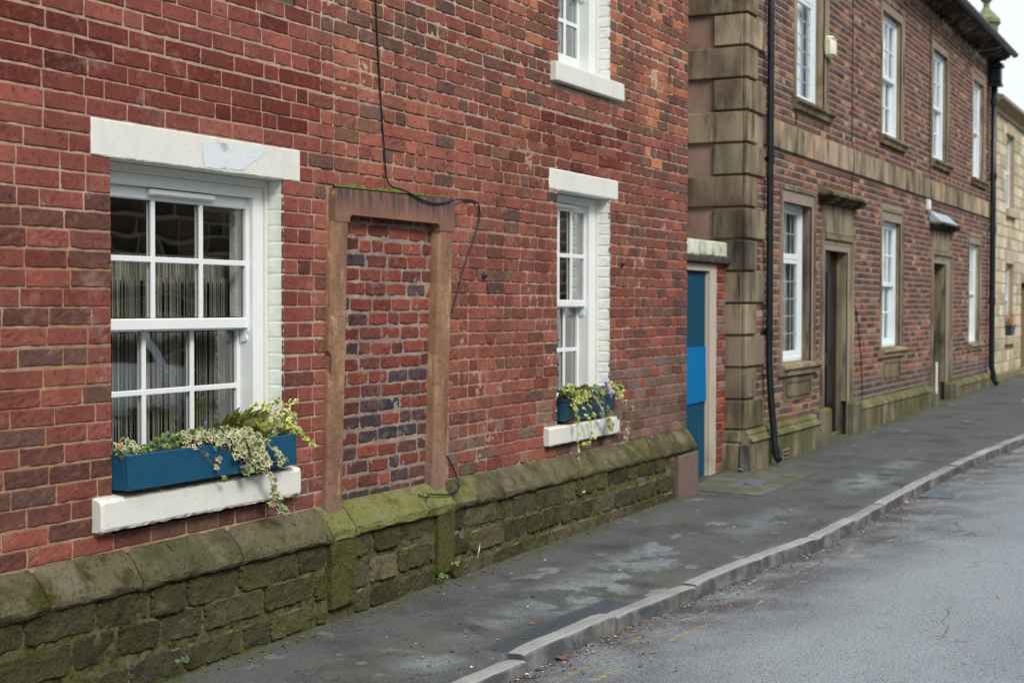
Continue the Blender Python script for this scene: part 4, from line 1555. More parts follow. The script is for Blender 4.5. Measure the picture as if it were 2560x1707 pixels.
cop = MB()
cj = [X0A, -2.1, -1.2, -0.3, 0.6, 1.5, 2.4, 3.25, 4.13, 4.66, 5.33, 6.045, 6.262, 7.0, 7.30, 7.93, 8.62, 9.32, 9.95, 10.6, X1A + 0.008]
prof0 = np.array([(0.012, 0.635), (-0.010, 0.628), (-0.040, 0.596), (-0.070, 0.560), (-0.092, 0.528), (-0.106, 0.502), (-0.108, 0.485), (-0.100, 0.470), (-0.080, 0.463), (-0.03, 0.463)])
flat0 = np.array([(0.012, 0.635), (-0.012, 0.625), (-0.042, 0.592), (-0.072, 0.558), (-0.100, 0.524), (-0.108, 0.512), (-0.108, 0.490), (-0.107, 0.478), (-0.106, 0.470), (-0.03, 0.470)])
for i in range(len(cj) - 1):
    a, b_ = cj[i] + 0.003, cj[i + 1] - 0.003
    step = 0.02 if a > 3 else 0.2
    xx = np.linspace(a, b_, max(3, int((b_ - a) / step)))
    pr = flat0 if (6.04 < a < 7.2) else prof0
    jy, jz = (rsP.rand() - 0.5) * 0.012, (rsP.rand() - 0.5) * 0.008
    tone = olive[rsP.randint(7)] * (0.95 + 0.3 * rsP.rand())
    if 6.04 < a < 7.2:
        tone = np.array(lin("7c7c4c"))
    V = []
    m = len(pr)
    for x in xx:
        de = min(x - a, b_ - x)
        rr = max(0, 1 - de / 0.02) ** 2 * 0.012
        for k in range(m):
            y, z = pr[k]
            nn = (float(fbm(x * 9, k * 0.9, 61, 3)) - 0.5)
            inn = 1 if 0 < k < m - 1 else 0
            V.append((x, y + inn * (jy + nn * 0.022 + rr), z + inn * (jz - rr * 0.6 + (float(vn(x * 16, k * 1.7, 5)) - 0.5) * 0.010)))
    Qs = [[k * m + j, k * m + j + 1, (k + 1) * m + j + 1, (k + 1) * m + j] for k in range(len(xx) - 1) for j in range(m - 1)]
    b0 = cop.n
    cop.add(V, np.array(Qs), tone)
    cop.F.append(np.array([list(range(m))[::-1]]) + b0)
    cop.F.append(np.array([[(len(xx) - 1) * m + j for j in range(m)]]) + b0)
child(cop, "coping", M["plinth"], houseA, smooth=False)
tag(houseA, "red brick house with white-painted lintels, a bricked-up doorway and a mossy stone plinth", "house")

# ---- curtains inside the windows of house A
sc = MB()
rsC = np.random.RandomState(2)
x = 4.50
thread = [1.5 * np.array(lin(h)) for h in ("8b887a", "7c7a6c", "9c9886", "70756c", "8a8c86", "928a7a")]
while x < 6.02:
    x += 0.0025 + rsC.rand() * 0.0085 * (1.5 if rsC.rand() < 0.15 else 0.8)
    yy = 0.300 + (rsC.rand() - 0.5) * 0.02
    sw = (rsC.rand() - 0.5) * 0.02
    c = thread[rsC.randint(6)] * (0.6 + 0.5 * rsC.rand())
    wdt = 0.0012 + 0.0026 * rsC.rand() ** 1.5
    sc.tube([(x, yy, 1.78), (x + sw * 0.3, yy, 1.35), (x + sw, yy, 0.90)], wdt, c, seg=3, caps=False)
    for q in range(rsC.randint(6, 14)):
        z = 0.93 + rsC.rand() * 0.84
        t = (1.78 - z) / 0.88
        cx = x + sw * t
        s = 0.0022 + 0.0015 * rsC.rand()
        cc = np.array(lin("dfe8dc")) if rsC.rand() < 0.6 else np.array(lin("9fb8ae"))
        sc.add([(cx - s, yy, z), (cx + s, yy, z), (cx, yy - s, z), (cx, yy + s, z), (cx, yy, z - s), (cx, yy, z + s)],
               np.array([[0, 2, 5], [2, 1, 5], [1, 3, 5], [3, 0, 5], [2, 0, 4], [1, 2, 4], [3, 1, 4], [0, 3, 4]]), cc)
for k in range(230):
    x = 4.5 + rsC.rand() * 1.5
    c = thread[rsC.randint(6)] * (0.7 + 0.6 * rsC.rand())
    sc.box(x, x + 0.005, 0.322 + rsC.rand() * 0.01, 0.336, 1.755 + rsC.rand() * 0.01, 1.88, c, bev=0)
for k in range(9):
    sc.box(4.48, 6.02, 0.3375, 0.3395, 1.76 + k * 0.0135, 1.7685 + k * 0.0135, thread[k % 6] * 0.9, bev=0)
sc.box(4.46, 6.05, 0.330, 0.345, 1.872, 1.886, lin("6f6a55"), bev=0.002)
tag(sc.build("string_curtain", M["curtbeads"]), "glittering beaded string curtain hanging behind the large front window", "curtain")


def wavy(x0, x1, z0, z1, y, amp=0.02, fr=38, mat="net", name="curtain"):
    b = MB()
    xx = np.arange(x0, x1, 0.012)
    b.grid(xx, np.array([z0, (z0 + z1) / 2, z1]), lambda X, Z: y + amp * np.sin(X * fr + 1.5 * np.sin(X * 7)) * (1.2 - 0.3 * (Z - z0) / (z1 - z0)), (0.5, 0.5, 0.5), None, 'xz')
    return b.build(name, M[mat], smooth=True)


tag(wavy(8.86, 9.95, 0.86, 2.4, 0.42, mat="drape"), "beige curtain hanging inside the small window by the house corner", "curtain")
tag(wavy(8.8, 9.42, 3.2, 4.7, 0.40, mat="net"), "pale net curtain in the upstairs window of the red brick house", "curtain")

# ================================================================== GATEWAY between the two houses
gw = empty("gateway", (12.2, 0.18, 0.1))
b = MB()
rsG = np.random.RandomState(3)
palg = [np.array(lin(h)) for h in ("8a4438", "7a3d36", "a05440", "6b4a4c", "8a6a66")]


def brick_rows(b, x0, x1, z0, z1, yf, pal, rs, pit=0.075, L=0.225, nu=2, nv=2, **kw):
    k = 0
    z = z0
    while z < z1 - 0.02:
        zt = min(z + pit, z1)
        x = x0 + (-0.11 if k % 2 else 0)
        while x < x1 - 0.01:
            wd = L * (1 + (rs.rand() - 0.5) * 0.08)
            a, c = max(x, x0), min(x + wd, x1)
            if c - a > 0.03:
                b.patch(a + 0.005, c - 0.005, z + 0.005, zt - 0.005, yf, nu=nu, nv=nv, edge=0.008, rnd=0.003, rough=0.001, outl=0.002,
                        col=pal[rs.randint(len(pal))] * (0.8 + 0.4 * rs.rand()), seed=k, **kw)
            x += wd
        z = zt
        k += 1


brick_rows(b, 12.60, 12.885, 0.06, 2.035, 0.170, palg, rsG, L=0.19)
for i in range(b.n * 0, len(b.V)):
    pass
child(b, "pier", M["bbrick"], gw)
b = MB()
b.box(12.602, 12.89, 0.178, 0.45, 0.0, 2.034, bev=0)
child(b, "pier_mortar", M["bmortar"], gw)
b = MB()
b.box(X1A + 0.002, 11.46, 0.178, 0.45, 0.0, 2.034, bev=0)
child(b, "pier_side", M["bmortar"], gw)
b = MB()
b.box(12.43, 12.60, 0.165, 0.27, 0.115, 2.03, bev=0.004)       # right post
b.box(11.46, 11.52, 0.165, 0.27, 0.115, 2.03, bev=0.004)
b.box(11.52, 12.43, 0.166, 0.27, 1.962, 2.029, bev=0.004)
b.box(12.412, 12.4295, 0.195, 0.265, 0.12, 1.96, bev=0.002)
child(b, "frame", M["creampaint"], gw)
b = MB()
x = 11.522
while x < 12.40:
    e = min(x + 0.098, 12.41)
    b.box(x, e - 0.003, 0.205, 0.235, 0.125, 1.958, bev=0.004)
    x = e
child(b, "door", M["gatepaint"], gw)
b = MB()
b.add([(11.53, 0.196, 1.292), (12.405, 0.196, 1.285), (12.405, 0.190, 0.80), (11.53, 0.196, 0.775),
       (11.53, 0.203, 1.292), (12.405, 0.203, 1.285), (12.405, 0.203, 0.80), (11.53, 0.203, 0.775)],
      np.array([[0, 3, 2, 1], [4, 5, 6, 7], [0, 1, 5, 4], [2, 3, 7, 6], [1, 2, 6, 5], [0, 4, 7, 3]]))
child(b, "door_panel", M["bluepanel"], gw)
child(chipped_slab(X1A + 0.003, 12.955, 0.115, 0.45, 2.036, 2.098, bev=0.012, ch=0.006, seed=51), "ledge", M["darkslab"], gw)
child(chipped_slab(X1A + 0.003, 12.86, 0.155, 0.42, 2.099, 2.236, bev=0.012, ch=0.010, seed=52), "lintel", M["flakywhite"], gw)
child(chipped_slab(11.40, 12.62, 0.06, 0.26, 0.075, 0.122, bev=0.010, ch=0.012, seed=53), "threshold", M["darkslab"], gw)
tag(gw, "narrow blue plank door with a bright blue panel, set between the two brick houses", "gate")

# ================================================================== HOUSE B (long dark brick house with stone dressings)
XB0, XB1 = 12.89, 26.62
ZB0, ZB1 = 0.49, 5.80
houseB = empty("terraced_house", (19.0, 0.0, 0.2))

WB = {  # openings x0,x1,z0,z1
    "g1": (14.13, 15.16, 1.075, 2.700), "g2": (18.43, 19.47, 1.125, 2.740), "g3": (24.66, 25.60, 1.045, 2.695),
    "u1": (14.57, 15.63, 3.775, 5.370), "u2": (18.37, 19.43, 3.810, 5.370), "u3": (21.55, 22.60, 3.800, 5.400), "u4": (24.88, 25.86, 3.790, 5.420),
}
DB = {"d1": (15.70, 16.68, 0.13, 2.270), "d2": (21.68, 22.62, 0.20, 2.290)}
SW = 0.13
cutB = []
for k, (a, b_, c, d) in WB.items():
    top = d + 0.175
    cutB.append((a - SW, b_ + SW, c - 0.13, top))
    if k[0] == "g":
        cutB.append((a + 0.0, b_ + 0.02, 0.68, c - 0.12))
for k, (a, b_, c, d) in DB.items():
    cutB.append((a - 0.22, b_ + 0.28 if k == "d1" else b_ + 0.46, 0.0, d + 0.19))
    cutB.append((a - 0.15, b_ + 0.25, d + 0.1, 2.76))
cutB.append((XB0, XB1, 3.19, 3.475))
palb = [np.array(lin(h)) for h in ("775045", "6c4a40", "7f5748", "895e4c", "734e40", "6b4d46")]
palo = [np.array(lin(h)) for h in ("96604b", "a26b53", "8e5b49")]
palk = [np.array(lin(h)) for h in ("534645", "5a4b49", "63524f", "4d4241")]
paly = [np.array(lin(h)) for h in ("a08268", "96785e")]
rsB = np.random.RandomState(21)
wb = MB()
k = 0
z = ZB0
while z < ZB1 - 0.01:
    zt = z + 0.0745
    hdr = k % 4 == 1
    for (s, e) in spans_for(z, zt, XB0 + 0.02, XB1, cutB):
        x = s
        first = True
        while e - x > 0.02:
            wd = 0.112 if (hdr or rsB.rand() < 0.18) else 0.225
            if first and k % 2:
                wd = 0.112
            first = False
            wd *= 1 + (rsB.rand() - 0.5) * 0.08
            if e - x - wd < 0.05:
                wd = e - x
            xc = x + wd / 2
            r = rsB.rand()
            low = z < 0.72
            purp = vn(xc * 0.7, z * 0.9, 3)
            org = np.clip((1.9 - z) / 1.0, 0, 1) * (0.35 if xc > 16.5 else 0.1)
            if low and 16.9 < xc:
                c = palk[rsB.randint(4)] * 1.3
            elif r < 0.20 + 0.12 * purp:
                c = palk[rsB.randint(4)]
            elif r < 0.32 + org:
                c = palo[rsB.randint(3)]
            elif r < 0.40 + org:
                c = paly[rsB.randint(2)]
            else:
                c = palb[rsB.randint(6)]
            c = (c * 0.85 + c.mean() * 0.15 * np.array([1.2, 1.0, 0.85])) * (0.78 + 0.36 * rsB.rand())
            wb.patch(x + 0.0045, x + wd - 0.0045, z + 0.0045, zt - 0.0045, -0.006 - 0.003 * rsB.rand(), nu=1, nv=1, edge=0.010, rnd=0.004, rough=0,
                     outl=0.004, col=c, seed=k * 31 + int(xc * 10), tilt=0.003, corner=0.02)
            x += wd
    z = zt
    k += 1
child(wb, "wall", M["bbrick"], houseB)
mbk = MB()
hb = [(a, b_, c, d) for (a, b_, c, d) in WB.values()] + [(a, b_, 0.0, d) for (a, b_, c, d) in DB.values()]
exs = sorted(set([q for h in hb for q in h[:2]]))
ezs = sorted(set([q for h in hb for q in h[2:]]))


def holeb(cx, cz):
    m = np.zeros(cx.shape, bool)
    for (a, b_, c, d) in hb:
        m |= (cx > a) & (cx < b_) & (cz > c) & (cz < d)
    return m


mbk.grid(with_edges(np.linspace(XB0, XB1, 90), exs), with_edges(np.linspace(0.0, 5.95, 40), ezs), lambda X, Z: X * 0 - 0.0005, lin("8e7c74"), holeb, 'xz')
child(mbk, "mortar_bed", M["bmortar"], houseB)

# body, gable and roof
b = MB()
b.box(XB0, XB0 + 0.22, 0.012, 9.0, 0.0, 6.05, bev=0)
child(b, "gable_wall", M["render"], houseB)
b = MB()
b.box(XB1 - 0.22, XB1 - 0.002, 0.012, 9.0, 0.0, 6.0, bev=0)
b.box(XB0 + 0.22, XB1 - 0.22, 8.8, 9.0, 0.0, 6.0, bev=0)
b.prism_x([(0.0, 5.9), (4.5, 9.0), (9.0, 5.9)], XB1 - 0.2, XB1 - 0.01)
b.prism_x([(0.0, 5.95), (4.5, 9.0), (9.0, 5.95)], XB0 + 0.01, XB0 + 0.2)
child(b, "side_wall", M["bricktex"], houseB)
b = MB()
b.prism_x([(-0.30, 6.075), (4.5, 9.25), (9.4, 6.0), (9.4, 5.9), (4.5, 9.12), (-0.15, 6.03)], XB0 - 0.05, XB1 + 0.12)
child(b, "roof", M["slate"], houseB)

sc_pal = [np.array(lin(h)) for h in ("877964", "796d5c", "96866e", "6f6555", "8c7f6b", "7f7460")]
rsQ = np.random.RandomState(8)


def stone_col(k=None):
    return sc_pal[rsQ.randint(6) if k is None else k] * (0.78 + 0.68 * rsQ.rand()) * np.array([1.0 + 0.10 * rsQ.rand(), 1.0, 0.94 + 0.14 * rsQ.rand()])


# quoins: long and short blocks alternate on the two faces of the corner
for k in range(0, 19):
    zt_ = 0.775 + 0.2963 * k
    zb_ = zt_ - 0.275 if k else 0.515
    if zt_ > 6.0:
        break
    long_front = (k % 2 == 0)
    fx = 13.43 if long_front else 13.18
    gy_ = 0.295 if long_front else 0.62
    b = MB()
    cc = stone_col()
    b.box(12.858, fx, -0.032, 0.0115, zb_, zt_, cc, bev=0.012)
    b.box(12.858, 12.8895, 0.0118, gy_, zb_, zt_, cc * 0.97, bev=0.010)
    child(b, "quoin", M["bstone"], houseB)

# string course, frieze panels
b = MB()
x = 13.44
while x < XB1:
    wd = 0.45 + rsQ.rand() * 0.5
    e = min(x + wd, XB1)
    b.box(x + 0.002, e - 0.002, -0.034, 0.03, 3.193, 3.472, stone_col() * 1.15, bev=0.008)
    x = e
child(b, "string_course", M["bstone"], houseB)
b = MB()
x = 13.2
while x < XB1:
    wd = 0.7 + rsQ.rand() * 0.7
    e = min(x + wd, XB1)
    b.box(x + 0.003, e - 0.003, -0.020, 0.03, 5.795, 5.965, stone_col() * (1.4 if rsQ.rand() < .6 else 0.8), bev=0.006)
    x = e
child(b, "frieze", M["bstone"], houseB)
b = MB()
P = [(0.02, 5.966), (-0.06, 5.966), (-0.09, 5.925), (-0.13, 5.925), (-0.15, 5.955), (-0.24, 5.965), (-0.26, 5.99), (-0.30, 6.0), (-0.31, 6.03), (-0.20, 6.07), (0.02, 6.10)]
b.prism_x(P[::-1], XB0 - 0.12, XB1 + 0.06, np.array(lin("3b342d")), n=1)
x = 13.0
while x < XB1:       # small blocks under the eaves
    b.box(x, x + 0.08, -0.14, -0.021, 5.865, 5.9245, lin("3b342d"), bev=0.006)
    x += 0.34
child(b, "cornice", M["bstone"], houseB)
b = MB()
G = [(-0.385 + 0.062 * math.cos(t), 6.062 + 0.062 * math.sin(t)) for t in np.linspace(math.pi, 2 * math.pi, 9)]
G2 = [(-0.385 + 0.052 * math.cos(t), 6.062 + 0.052 * math.sin(t)) for t in np.linspace(2 * math.pi, math.pi, 9)]
b.prism_x(G + G2, XB0 - 0.14, XB1 + 0.10)
child(b, "gutter", M["iron"], houseB)


def frame_ring(b, x0, x1, z0, z1, wdt, y0, y1, col, bev=0.006, top=None):
    """three-sided moulding: two uprights and a head outside x0..x1, below z1+wdt"""
    t = wdt if top is None else top
    b.box(x0 - wdt, x0, y0, y1, z0, z1 + t, col, bev=bev)
    b.box(x1, x1 + wdt, y0, y1, z0, z1 + t, col, bev=bev)
    b.box(x0, x1, y0 + 0.0005, y1, z1, z1 + t - 0.0005, col, bev=bev)


def window_b(name, style):
    x0, x1, z0, z1 = WB[name]
    st = MB()
    c = stone_col() * 1.05
    frame_ring(st, x0 - 0.075, x1 + 0.075, z0, z1 + 0.115, 0.055, -0.016, 0.03, c * 0.95)
    frame_ring(st, x0 - 0.035, x1 + 0.035, z0, z1 + 0.065, 0.0395, 0.004, 0.045, c * 1.05)
    frame_ring(st, x0, x1, z0, z1 + 0.010, 0.0345, 0.022, 0.07, c * 1.12, top=0.054)
    # deep stone reveal
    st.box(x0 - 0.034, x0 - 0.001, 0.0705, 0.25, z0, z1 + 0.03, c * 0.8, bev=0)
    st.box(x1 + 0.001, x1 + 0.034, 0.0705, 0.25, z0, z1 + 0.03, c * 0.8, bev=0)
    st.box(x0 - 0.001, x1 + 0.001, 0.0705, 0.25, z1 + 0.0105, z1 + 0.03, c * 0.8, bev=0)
    wn = child(st, "window", M["bstone"], houseB)
    sl = MB()
    sl.prism_x([(0.25, z0 - 0.001), (0.25, z0 - 0.05), (-0.02, z0 - 0.125), (-0.045, z0 - 0.12), (-0.055, z0 - 0.075), (-0.075, z0 - 0.060), (-0.085, z0 - 0.050), (-0.085, z0 - 0.022), (-0.075, z0 - 0.014), (0.0, z0 - 0.001)][::-1],
               x0 - SW - 0.06, x1 + SW + 0.06, stone_col() * (0.55 if name in ("u2",) else 0.95))
    child(sl, "sill", M["bstone"], wn)
    if name[0] == "g":
        ap = MB()
        xa, xb = x0 + 0.0, x1 + 0.02
        ap.box(xa, xb, -0.012, 0.02, 0.685, z0 - 0.126, c * 1.1, bev=0.006)
        frame_ring(ap, xa + 0.10, xb - 0.10, 0.76, z0 - 0.20, 0.03, -0.024, -0.0125, c * 0.85, bev=0.004, top=0.03)
        ap.box(xa + 0.10, xb - 0.10, -0.024, -0.0125, 0.73, 0.7595, c * 0.8, bev=0.004)
        child(ap, "apron_panel", M["bstone"], wn)
    f = MB()
    ya = 0.10 if style in ("casement", "leaded") else 0.062
    fw = 0.05
    ww = "oldwhite"
    zb0 = z0
    f.box(x0, x0 + fw, ya, ya + 0.10, zb0, z1 + 0.01, bev=0.006)
    f.box(x1 - fw, x1, ya, ya + 0.10, zb0, z1 + 0.01, bev=0.006)
    f.box(x0 + fw, x1 - fw, ya + 0.001, ya + 0.10, z1 - 0.045, z1 + 0.009, bev=0.006)
    f.box(x0 + fw, x1 - fw, ya - 0.01, ya + 0.10, zb0 + 0.001, zb0 + 0.05, bev=0.006)
    child(f, "frame", M[ww], wn)
    g0, g1 = x0 + fw + 0.05, x1 - fw - 0.05

    def leaf(ya, za, zb, cols, rows, leaded=False, br=0.06, tr=0.045):
        b2 = MB()
        b2.box(g0 - 0.05, g0, ya, ya + 0.04, za, zb, bev=0.006)
        b2.box(g1, g1 + 0.05, ya, ya + 0.04, za, zb, bev=0.006)
        b2.box(g0, g1, ya + 0.001, ya + 0.04, zb - tr, zb - 0.001, bev=0.006)
        b2.box(g0, g1, ya + 0.001, ya + 0.04, za + 0.001, za + br, bev=0.006)
        child(b2, "sash", M[ww], wn)
        gz0, gz1 = za + br, zb - tr
        bb = MB()
        if leaded:
            nx = cols
            for i in range(1, nx):
                xx = g0 + (g1 - g0) * i / nx
                bb.box(xx - 0.005, xx + 0.005, ya + 0.016, ya + 0.024, gz0, gz1, bev=0)
            for j in range(1, rows):
                zz = gz0 + (gz1 - gz0) * j / rows
                bb.box(g0, g1, ya + 0.0155, ya + 0.0245, zz - 0.005, zz + 0.005, bev=0)
            child(bb, "leading", M["lead"], wn)
        else:
            for i in range(1, cols):
                xx = g0 + (g1 - g0) * i / cols
                bb.box(xx - 0.012, xx + 0.012, ya + 0.004, ya + 0.036, gz0, gz1, bev=0.005)
            for j in range(1, rows):
                zz = gz0 + (gz1 - gz0) * j / rows
                bb.box(g0, g1, ya + 0.0045, ya + 0.0355, zz - 0.012, zz + 0.012, bev=0.005)
            if bb.n:
                child(bb, "glazing_bars", M[ww], wn)
        pn = MB()
        pn.add([(g0, ya + 0.02, gz0), (g1, ya + 0.02, gz0), (g1, ya + 0.02, gz1), (g0, ya + 0.02, gz1)], np.array([[0, 1, 2, 3]]))
        child(pn, "pane", M["glassb"], wn)
    zlo, zhi = z0 + 0.05, z1 - 0.045
    if style == "casement":
        zm = zlo + (zhi - zlo) * 0.66
        leaf(ya + 0.02, zlo, zm, 4, 5, True)
        leaf(ya + 0.02, zm + 0.001, zhi, 4, 2, True)
    elif style == "leaded":
        zm = zlo + (zhi - zlo) * 0.72
        leaf(ya + 0.02, zlo, zm, 3, 6, True)
        leaf(ya + 0.02, zm + 0.001, zhi, 3, 2, True)
    else:
        zm = (zlo + zhi) / 2
        leaf(ya + 0.015, zm - 0.03, zhi, 3, 2)
        leaf(ya + 0.058, zlo, zm + 0.012, 3, 2)
    room(houseB, x0, x1, z0, z1, 0.252, depth=2.0, grow=(0.2, 0.5), floor=z0 - 0.6)
    return wn


for nm, stl in (("g1", "casement"), ("g2", "sash"), ("g3", "sash"), ("u1", "leaded"), ("u2", "sash"), ("u3", "sash"), ("u4", "sash")):
    window_b(nm, stl)

CURT = [("g1", 14.2, 15.6, "drape", "beige curtain behind the leaded ground-floor window next to the black downpipe"),
        ("g2", 18.5, 20.0, "net", "white net behind the ground-floor sash window between the two stone doorways"),
        ("g3", 24.7, 26.0, "net", "white net behind the farthest ground-floor sash window of the long brick house"),
        ("u1", 15.02, 15.75, "net", "pale net behind the upstairs leaded window beside the cream alarm box"),
        ("u2", 18.4, 19.9, "net", "white net behind the upstairs sash window with the blackened sill"),
        ("u3", 21.6, 23.0, "net", "white net behind the upstairs sash window above the lead-topped hood"),
        ("u4", 24.9, 26.3, "net", "white net behind the farthest upstairs sash window of the long brick house")]
for nm, a, c, mt_, lb in CURT:
    tag(wavy(a, c, WB[nm][2] - 0.05, WB[nm][3] + 0.05, 0.24 if nm in ("g1", "u1") else 0.195, amp=0.012, mat=mt_), lb, "curtain")


def doorway_b(name, right_extra, doormat, hood_mat, lead):
    x0, x1, z0, z1 = DB[name]
    c = np.array(lin("857a66")) * 1.05
    d = MB()
    zf = 0.55 if name == "d1" else 0.50
    frame_ring(d, x0 - 0.115, x1 + 0.115 + right_extra, zf, z1 + 0.115, 0.085, -0.030, 0.03, c * 0.9, top=0.065)
    frame_ring(d, x0 - 0.060, x1 + 0.060 + right_extra * 0.6, zf, z1 + 0.060, 0.0545, -0.006, 0.05, c * 1.08, top=0.0545)
    frame_ring(d, x0, x1, zf, z1, 0.0595, 0.016, 0.08, c * 1.15, top=0.0595)
    if right_extra > 0.1:
        d.box(x1 + 0.0596, x1 + 0.0599 + right_extra * 0.6, 0.018, 0.08, zf, z1 + 0.058, c * 0.9, bev=0)
        d.box(x1 + 0.115 + right_extra * 0.6, x1 + 0.1148 + right_extra, -0.004, 0.08, zf, z1 + 0.11, c * 0.95, bev=0)
    # stone reveals
    yd = 0.125 if name == "d1" else 0.27
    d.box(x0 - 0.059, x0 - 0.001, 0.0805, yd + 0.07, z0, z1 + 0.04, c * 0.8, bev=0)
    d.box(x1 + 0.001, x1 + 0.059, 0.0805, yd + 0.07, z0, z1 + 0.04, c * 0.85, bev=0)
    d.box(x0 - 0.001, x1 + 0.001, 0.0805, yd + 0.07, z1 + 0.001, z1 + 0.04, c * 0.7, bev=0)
    # frieze between architrave and hood
    d.box(x0 - 0.13, x1 + 0.20, -0.020, 0.03, z1 + 0.181, 2.775, c * 1.1, bev=0.008)
    dn = child(d, "doorway", M["bstone"], houseB)
    # plinth blocks either side
    pb = MB()
    pc = np.array(lin("5f5a58"))
    pb.box(x0 - 0.46, x0 - 0.03, -0.105, 0.06, z0 - 0.15, zf - 0.001, pc * 1.1, bev=0.03)
    child(pb, "plinth_block", M["bstone"], dn)
    pb = MB()
    pb.box(x1 + 0.03, x1 + 0.33 + right_extra, -0.105, 0.06, z0 - 0.15, zf - 0.001, pc, bev=0.03)
    pb.box(x1 + 0.0015, x1 + 0.06, 0.0605, yd, z0 - 0.1, zf, pc * 0.8, bev=0)
    child(pb, "plinth_block", M["bstone"], dn)
    h = MB()
    hc = np.array(lin("463e33"))
    hx0, hx1 = x0 - 0.34, x1 + 0.34 + right_extra * 0.3
    P = [(-0.170, 2.872), (-0.170, 2.838), (-0.150, 2.826), (-0.128, 2.822), (-0.110, 2.800), (-0.085, 2.790), (-0.060, 2.785), (-0.055, 2.776), (0.01, 2.776), (0.01, 2.915)]
    steps = [(0.170, 2.838, 2.876), (0.140, 2.818, 2.8378), (0.118, 2.801, 2.8178), (0.080, 2.777, 2.8008)]
    for dpt, a, t in steps:
        h.box(hx0 + 0.17 - dpt, hx1 - 0.17 + dpt, -dpt, 0.02, a, t, hc, bev=0.007)
    child(h, "hood", M["bstone"], dn)
    tp = MB()
    tp.prism_x([(-0.155, 2.8765), (-0.155, 2.884), (0.0, 3.03 if lead else 2.955), (0.0, 2.8765)][::-1], hx0 + 0.02, hx1 - 0.02 - (0.3 if lead else 0), lin("6a6250"))
    child(tp, "hood_top", M["lead"] if lead else M["bstone"], dn)
    dr = MB()
    dr.box(x0, x1, yd, yd + 0.04, z0 + 0.02, z1, bev=0)
    for (pa, pb2, pc2, pd) in ((0.12, 0.44, 0.15, 0.85), (0.54, 0.86, 0.15, 0.85), (0.12, 0.44, 1.0, 1.9), (0.54, 0.86, 1.0, 1.9)):
        w_ = x1 - x0
        dr.box(x0 + pa * w_, x0 + pb2 * w_, yd - 0.012, yd - 0.0005, z0 + pc2, z0 + pd, bev=0.008)
    child(dr, "door", M[doormat], dn)
    hd = MB()
    hd.box(x0 + 0.08, x0 + 0.10, yd - 0.035, yd - 0.0125, z0 + 0.98, z0 + 1.06, bev=0.004)
    child(hd, "door_handle", M["steel"], dn)
    sp = MB()
    sp.box(x0 - 0.02, x1 + 0.05, -0.13, 0.08, z0 - 0.10, z0 + 0.02, c * 0.9, bev=0.012)
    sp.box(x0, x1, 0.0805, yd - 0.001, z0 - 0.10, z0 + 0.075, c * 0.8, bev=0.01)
    child(sp, "doorstep", M["bstone"], dn)
    return dn


doorway_b("d1", 0.02, "maroon", "bstone", False)
doorway_b("d2", 0.26, "browndoor", "lead", True)

# plinth runs
runs = [(12.86, 15.24, 0.0), (17.0, 21.24, 0.0), (23.20, XB1, 0.0)]
for (xa, xb, _) in runs:
    b = MB()
    top = 0.500 if xa < 14 else (0.520 if xa < 20 else 0.49)
    n = max(1, int((xb - xa) / 1.2))
    for i in range(n):
        a = xa + (xb - xa) * i / n + 0.002
        e = xa + (xb - xa) * (i + 1) / n - 0.002
        cc = np.array(lin("6c6652")) * (0.85 + 0.35 * rsQ.rand())
        if xa < 14:
            P = [(0.011, top + 0.012), (-0.035, top), (-0.055, top - 0.03), (-0.052, top - 0.05), (-0.085, top - 0.075), (-0.10, top - 0.10), (-0.088, top - 0.112), (0.011, top - 0.112)]
        else:
            P = [(0.011, top + 0.008), (-0.015, top), (-0.072, top - 0.055), (-0.082, top - 0.085), (-0.070, top - 0.098), (0.011, top - 0.098)]
        b.prism_x(P[::-1], a, e, cc * 1.1)
        b.box(a, e, -0.068 if xa > 14 else -0.078, 0.0112, -0.1, P[-1][1] - 0.0005, cc * 0.95, bev=0.006)
    child(b, "plinth", M["bstone"], houseB)
# return of the plinth and first quoin on the gable side
b = MB()
b.box(12.80, 12.889, 0.012, 0.9, -0.1, 0.385, lin("56524a"), bev=0.02)
b.box(12.79, 12.8595, -0.078, 0.0118, -0.1, 0.3885, lin("5c5660"), bev=0.03)
b.box(12.82, 12.888, 0.0122, 0.9, 0.386, 0.50, lin("565a4a"), bev=0.02)
child(b, "plinth_return", M["bstone"], houseB)

# air brick
b = MB()
b.box(13.86, 14.06, -0.092, -0.0785, 0.115, 0.245, lin("7f7468"), bev=0.004)
for j in range(3):
    b.box(13.875, 14.045, -0.0935, -0.0921, 0.130 + j * 0.038, 0.150 + j * 0.038, lin("141210"), bev=0)
child(b, "air_brick", M["cstone"], houseB)

# downpipes
b = MB()
b.tube([(13.44, -0.072, 6.0), (13.44, -0.072, 4.4), (13.44, -0.072, 2.8), (13.44, -0.072, 1.15), (13.44, -0.078, 1.02), (13.44, -0.094, 0.74), (13.44, -0.120, 0.50), (13.44, -0.138, 0.30), (13.44, -0.150, 0.22), (13.44, -0.185, 0.168)],
       0.034, seg=14)
dp = child(b, "downpipe", M["iron"], houseB, smooth=True)
for zz in (4.9, 3.05, 1.40):
    br = MB()
    br.tube([(13.44, -0.072, zz - 0.035), (13.44, -0.072, zz + 0.035)], 0.040, seg=14)
    br.box(13.375, 13.505, -0.033, -0.02, zz - 0.02, zz + 0.02, bev=0.003)
    child(br, "pipe_collar", M["iron"], dp)
br = MB()
br.tube([(13.44, -0.137, 0.31), (13.44, -0.146, 0.235)], 0.041, seg=14)
child(br, "pipe_collar", M["iron"], dp)
br = MB()
br.box(13.36, 13.41, -0.048, -0.042, 1.02, 1.045, bev=0.002)
br.box(13.475, 13.53, -0.048, -0.042, 1.02, 1.045, bev=0.002)
child(br, "pipe_clip", M["steel"], dp)
b = MB()
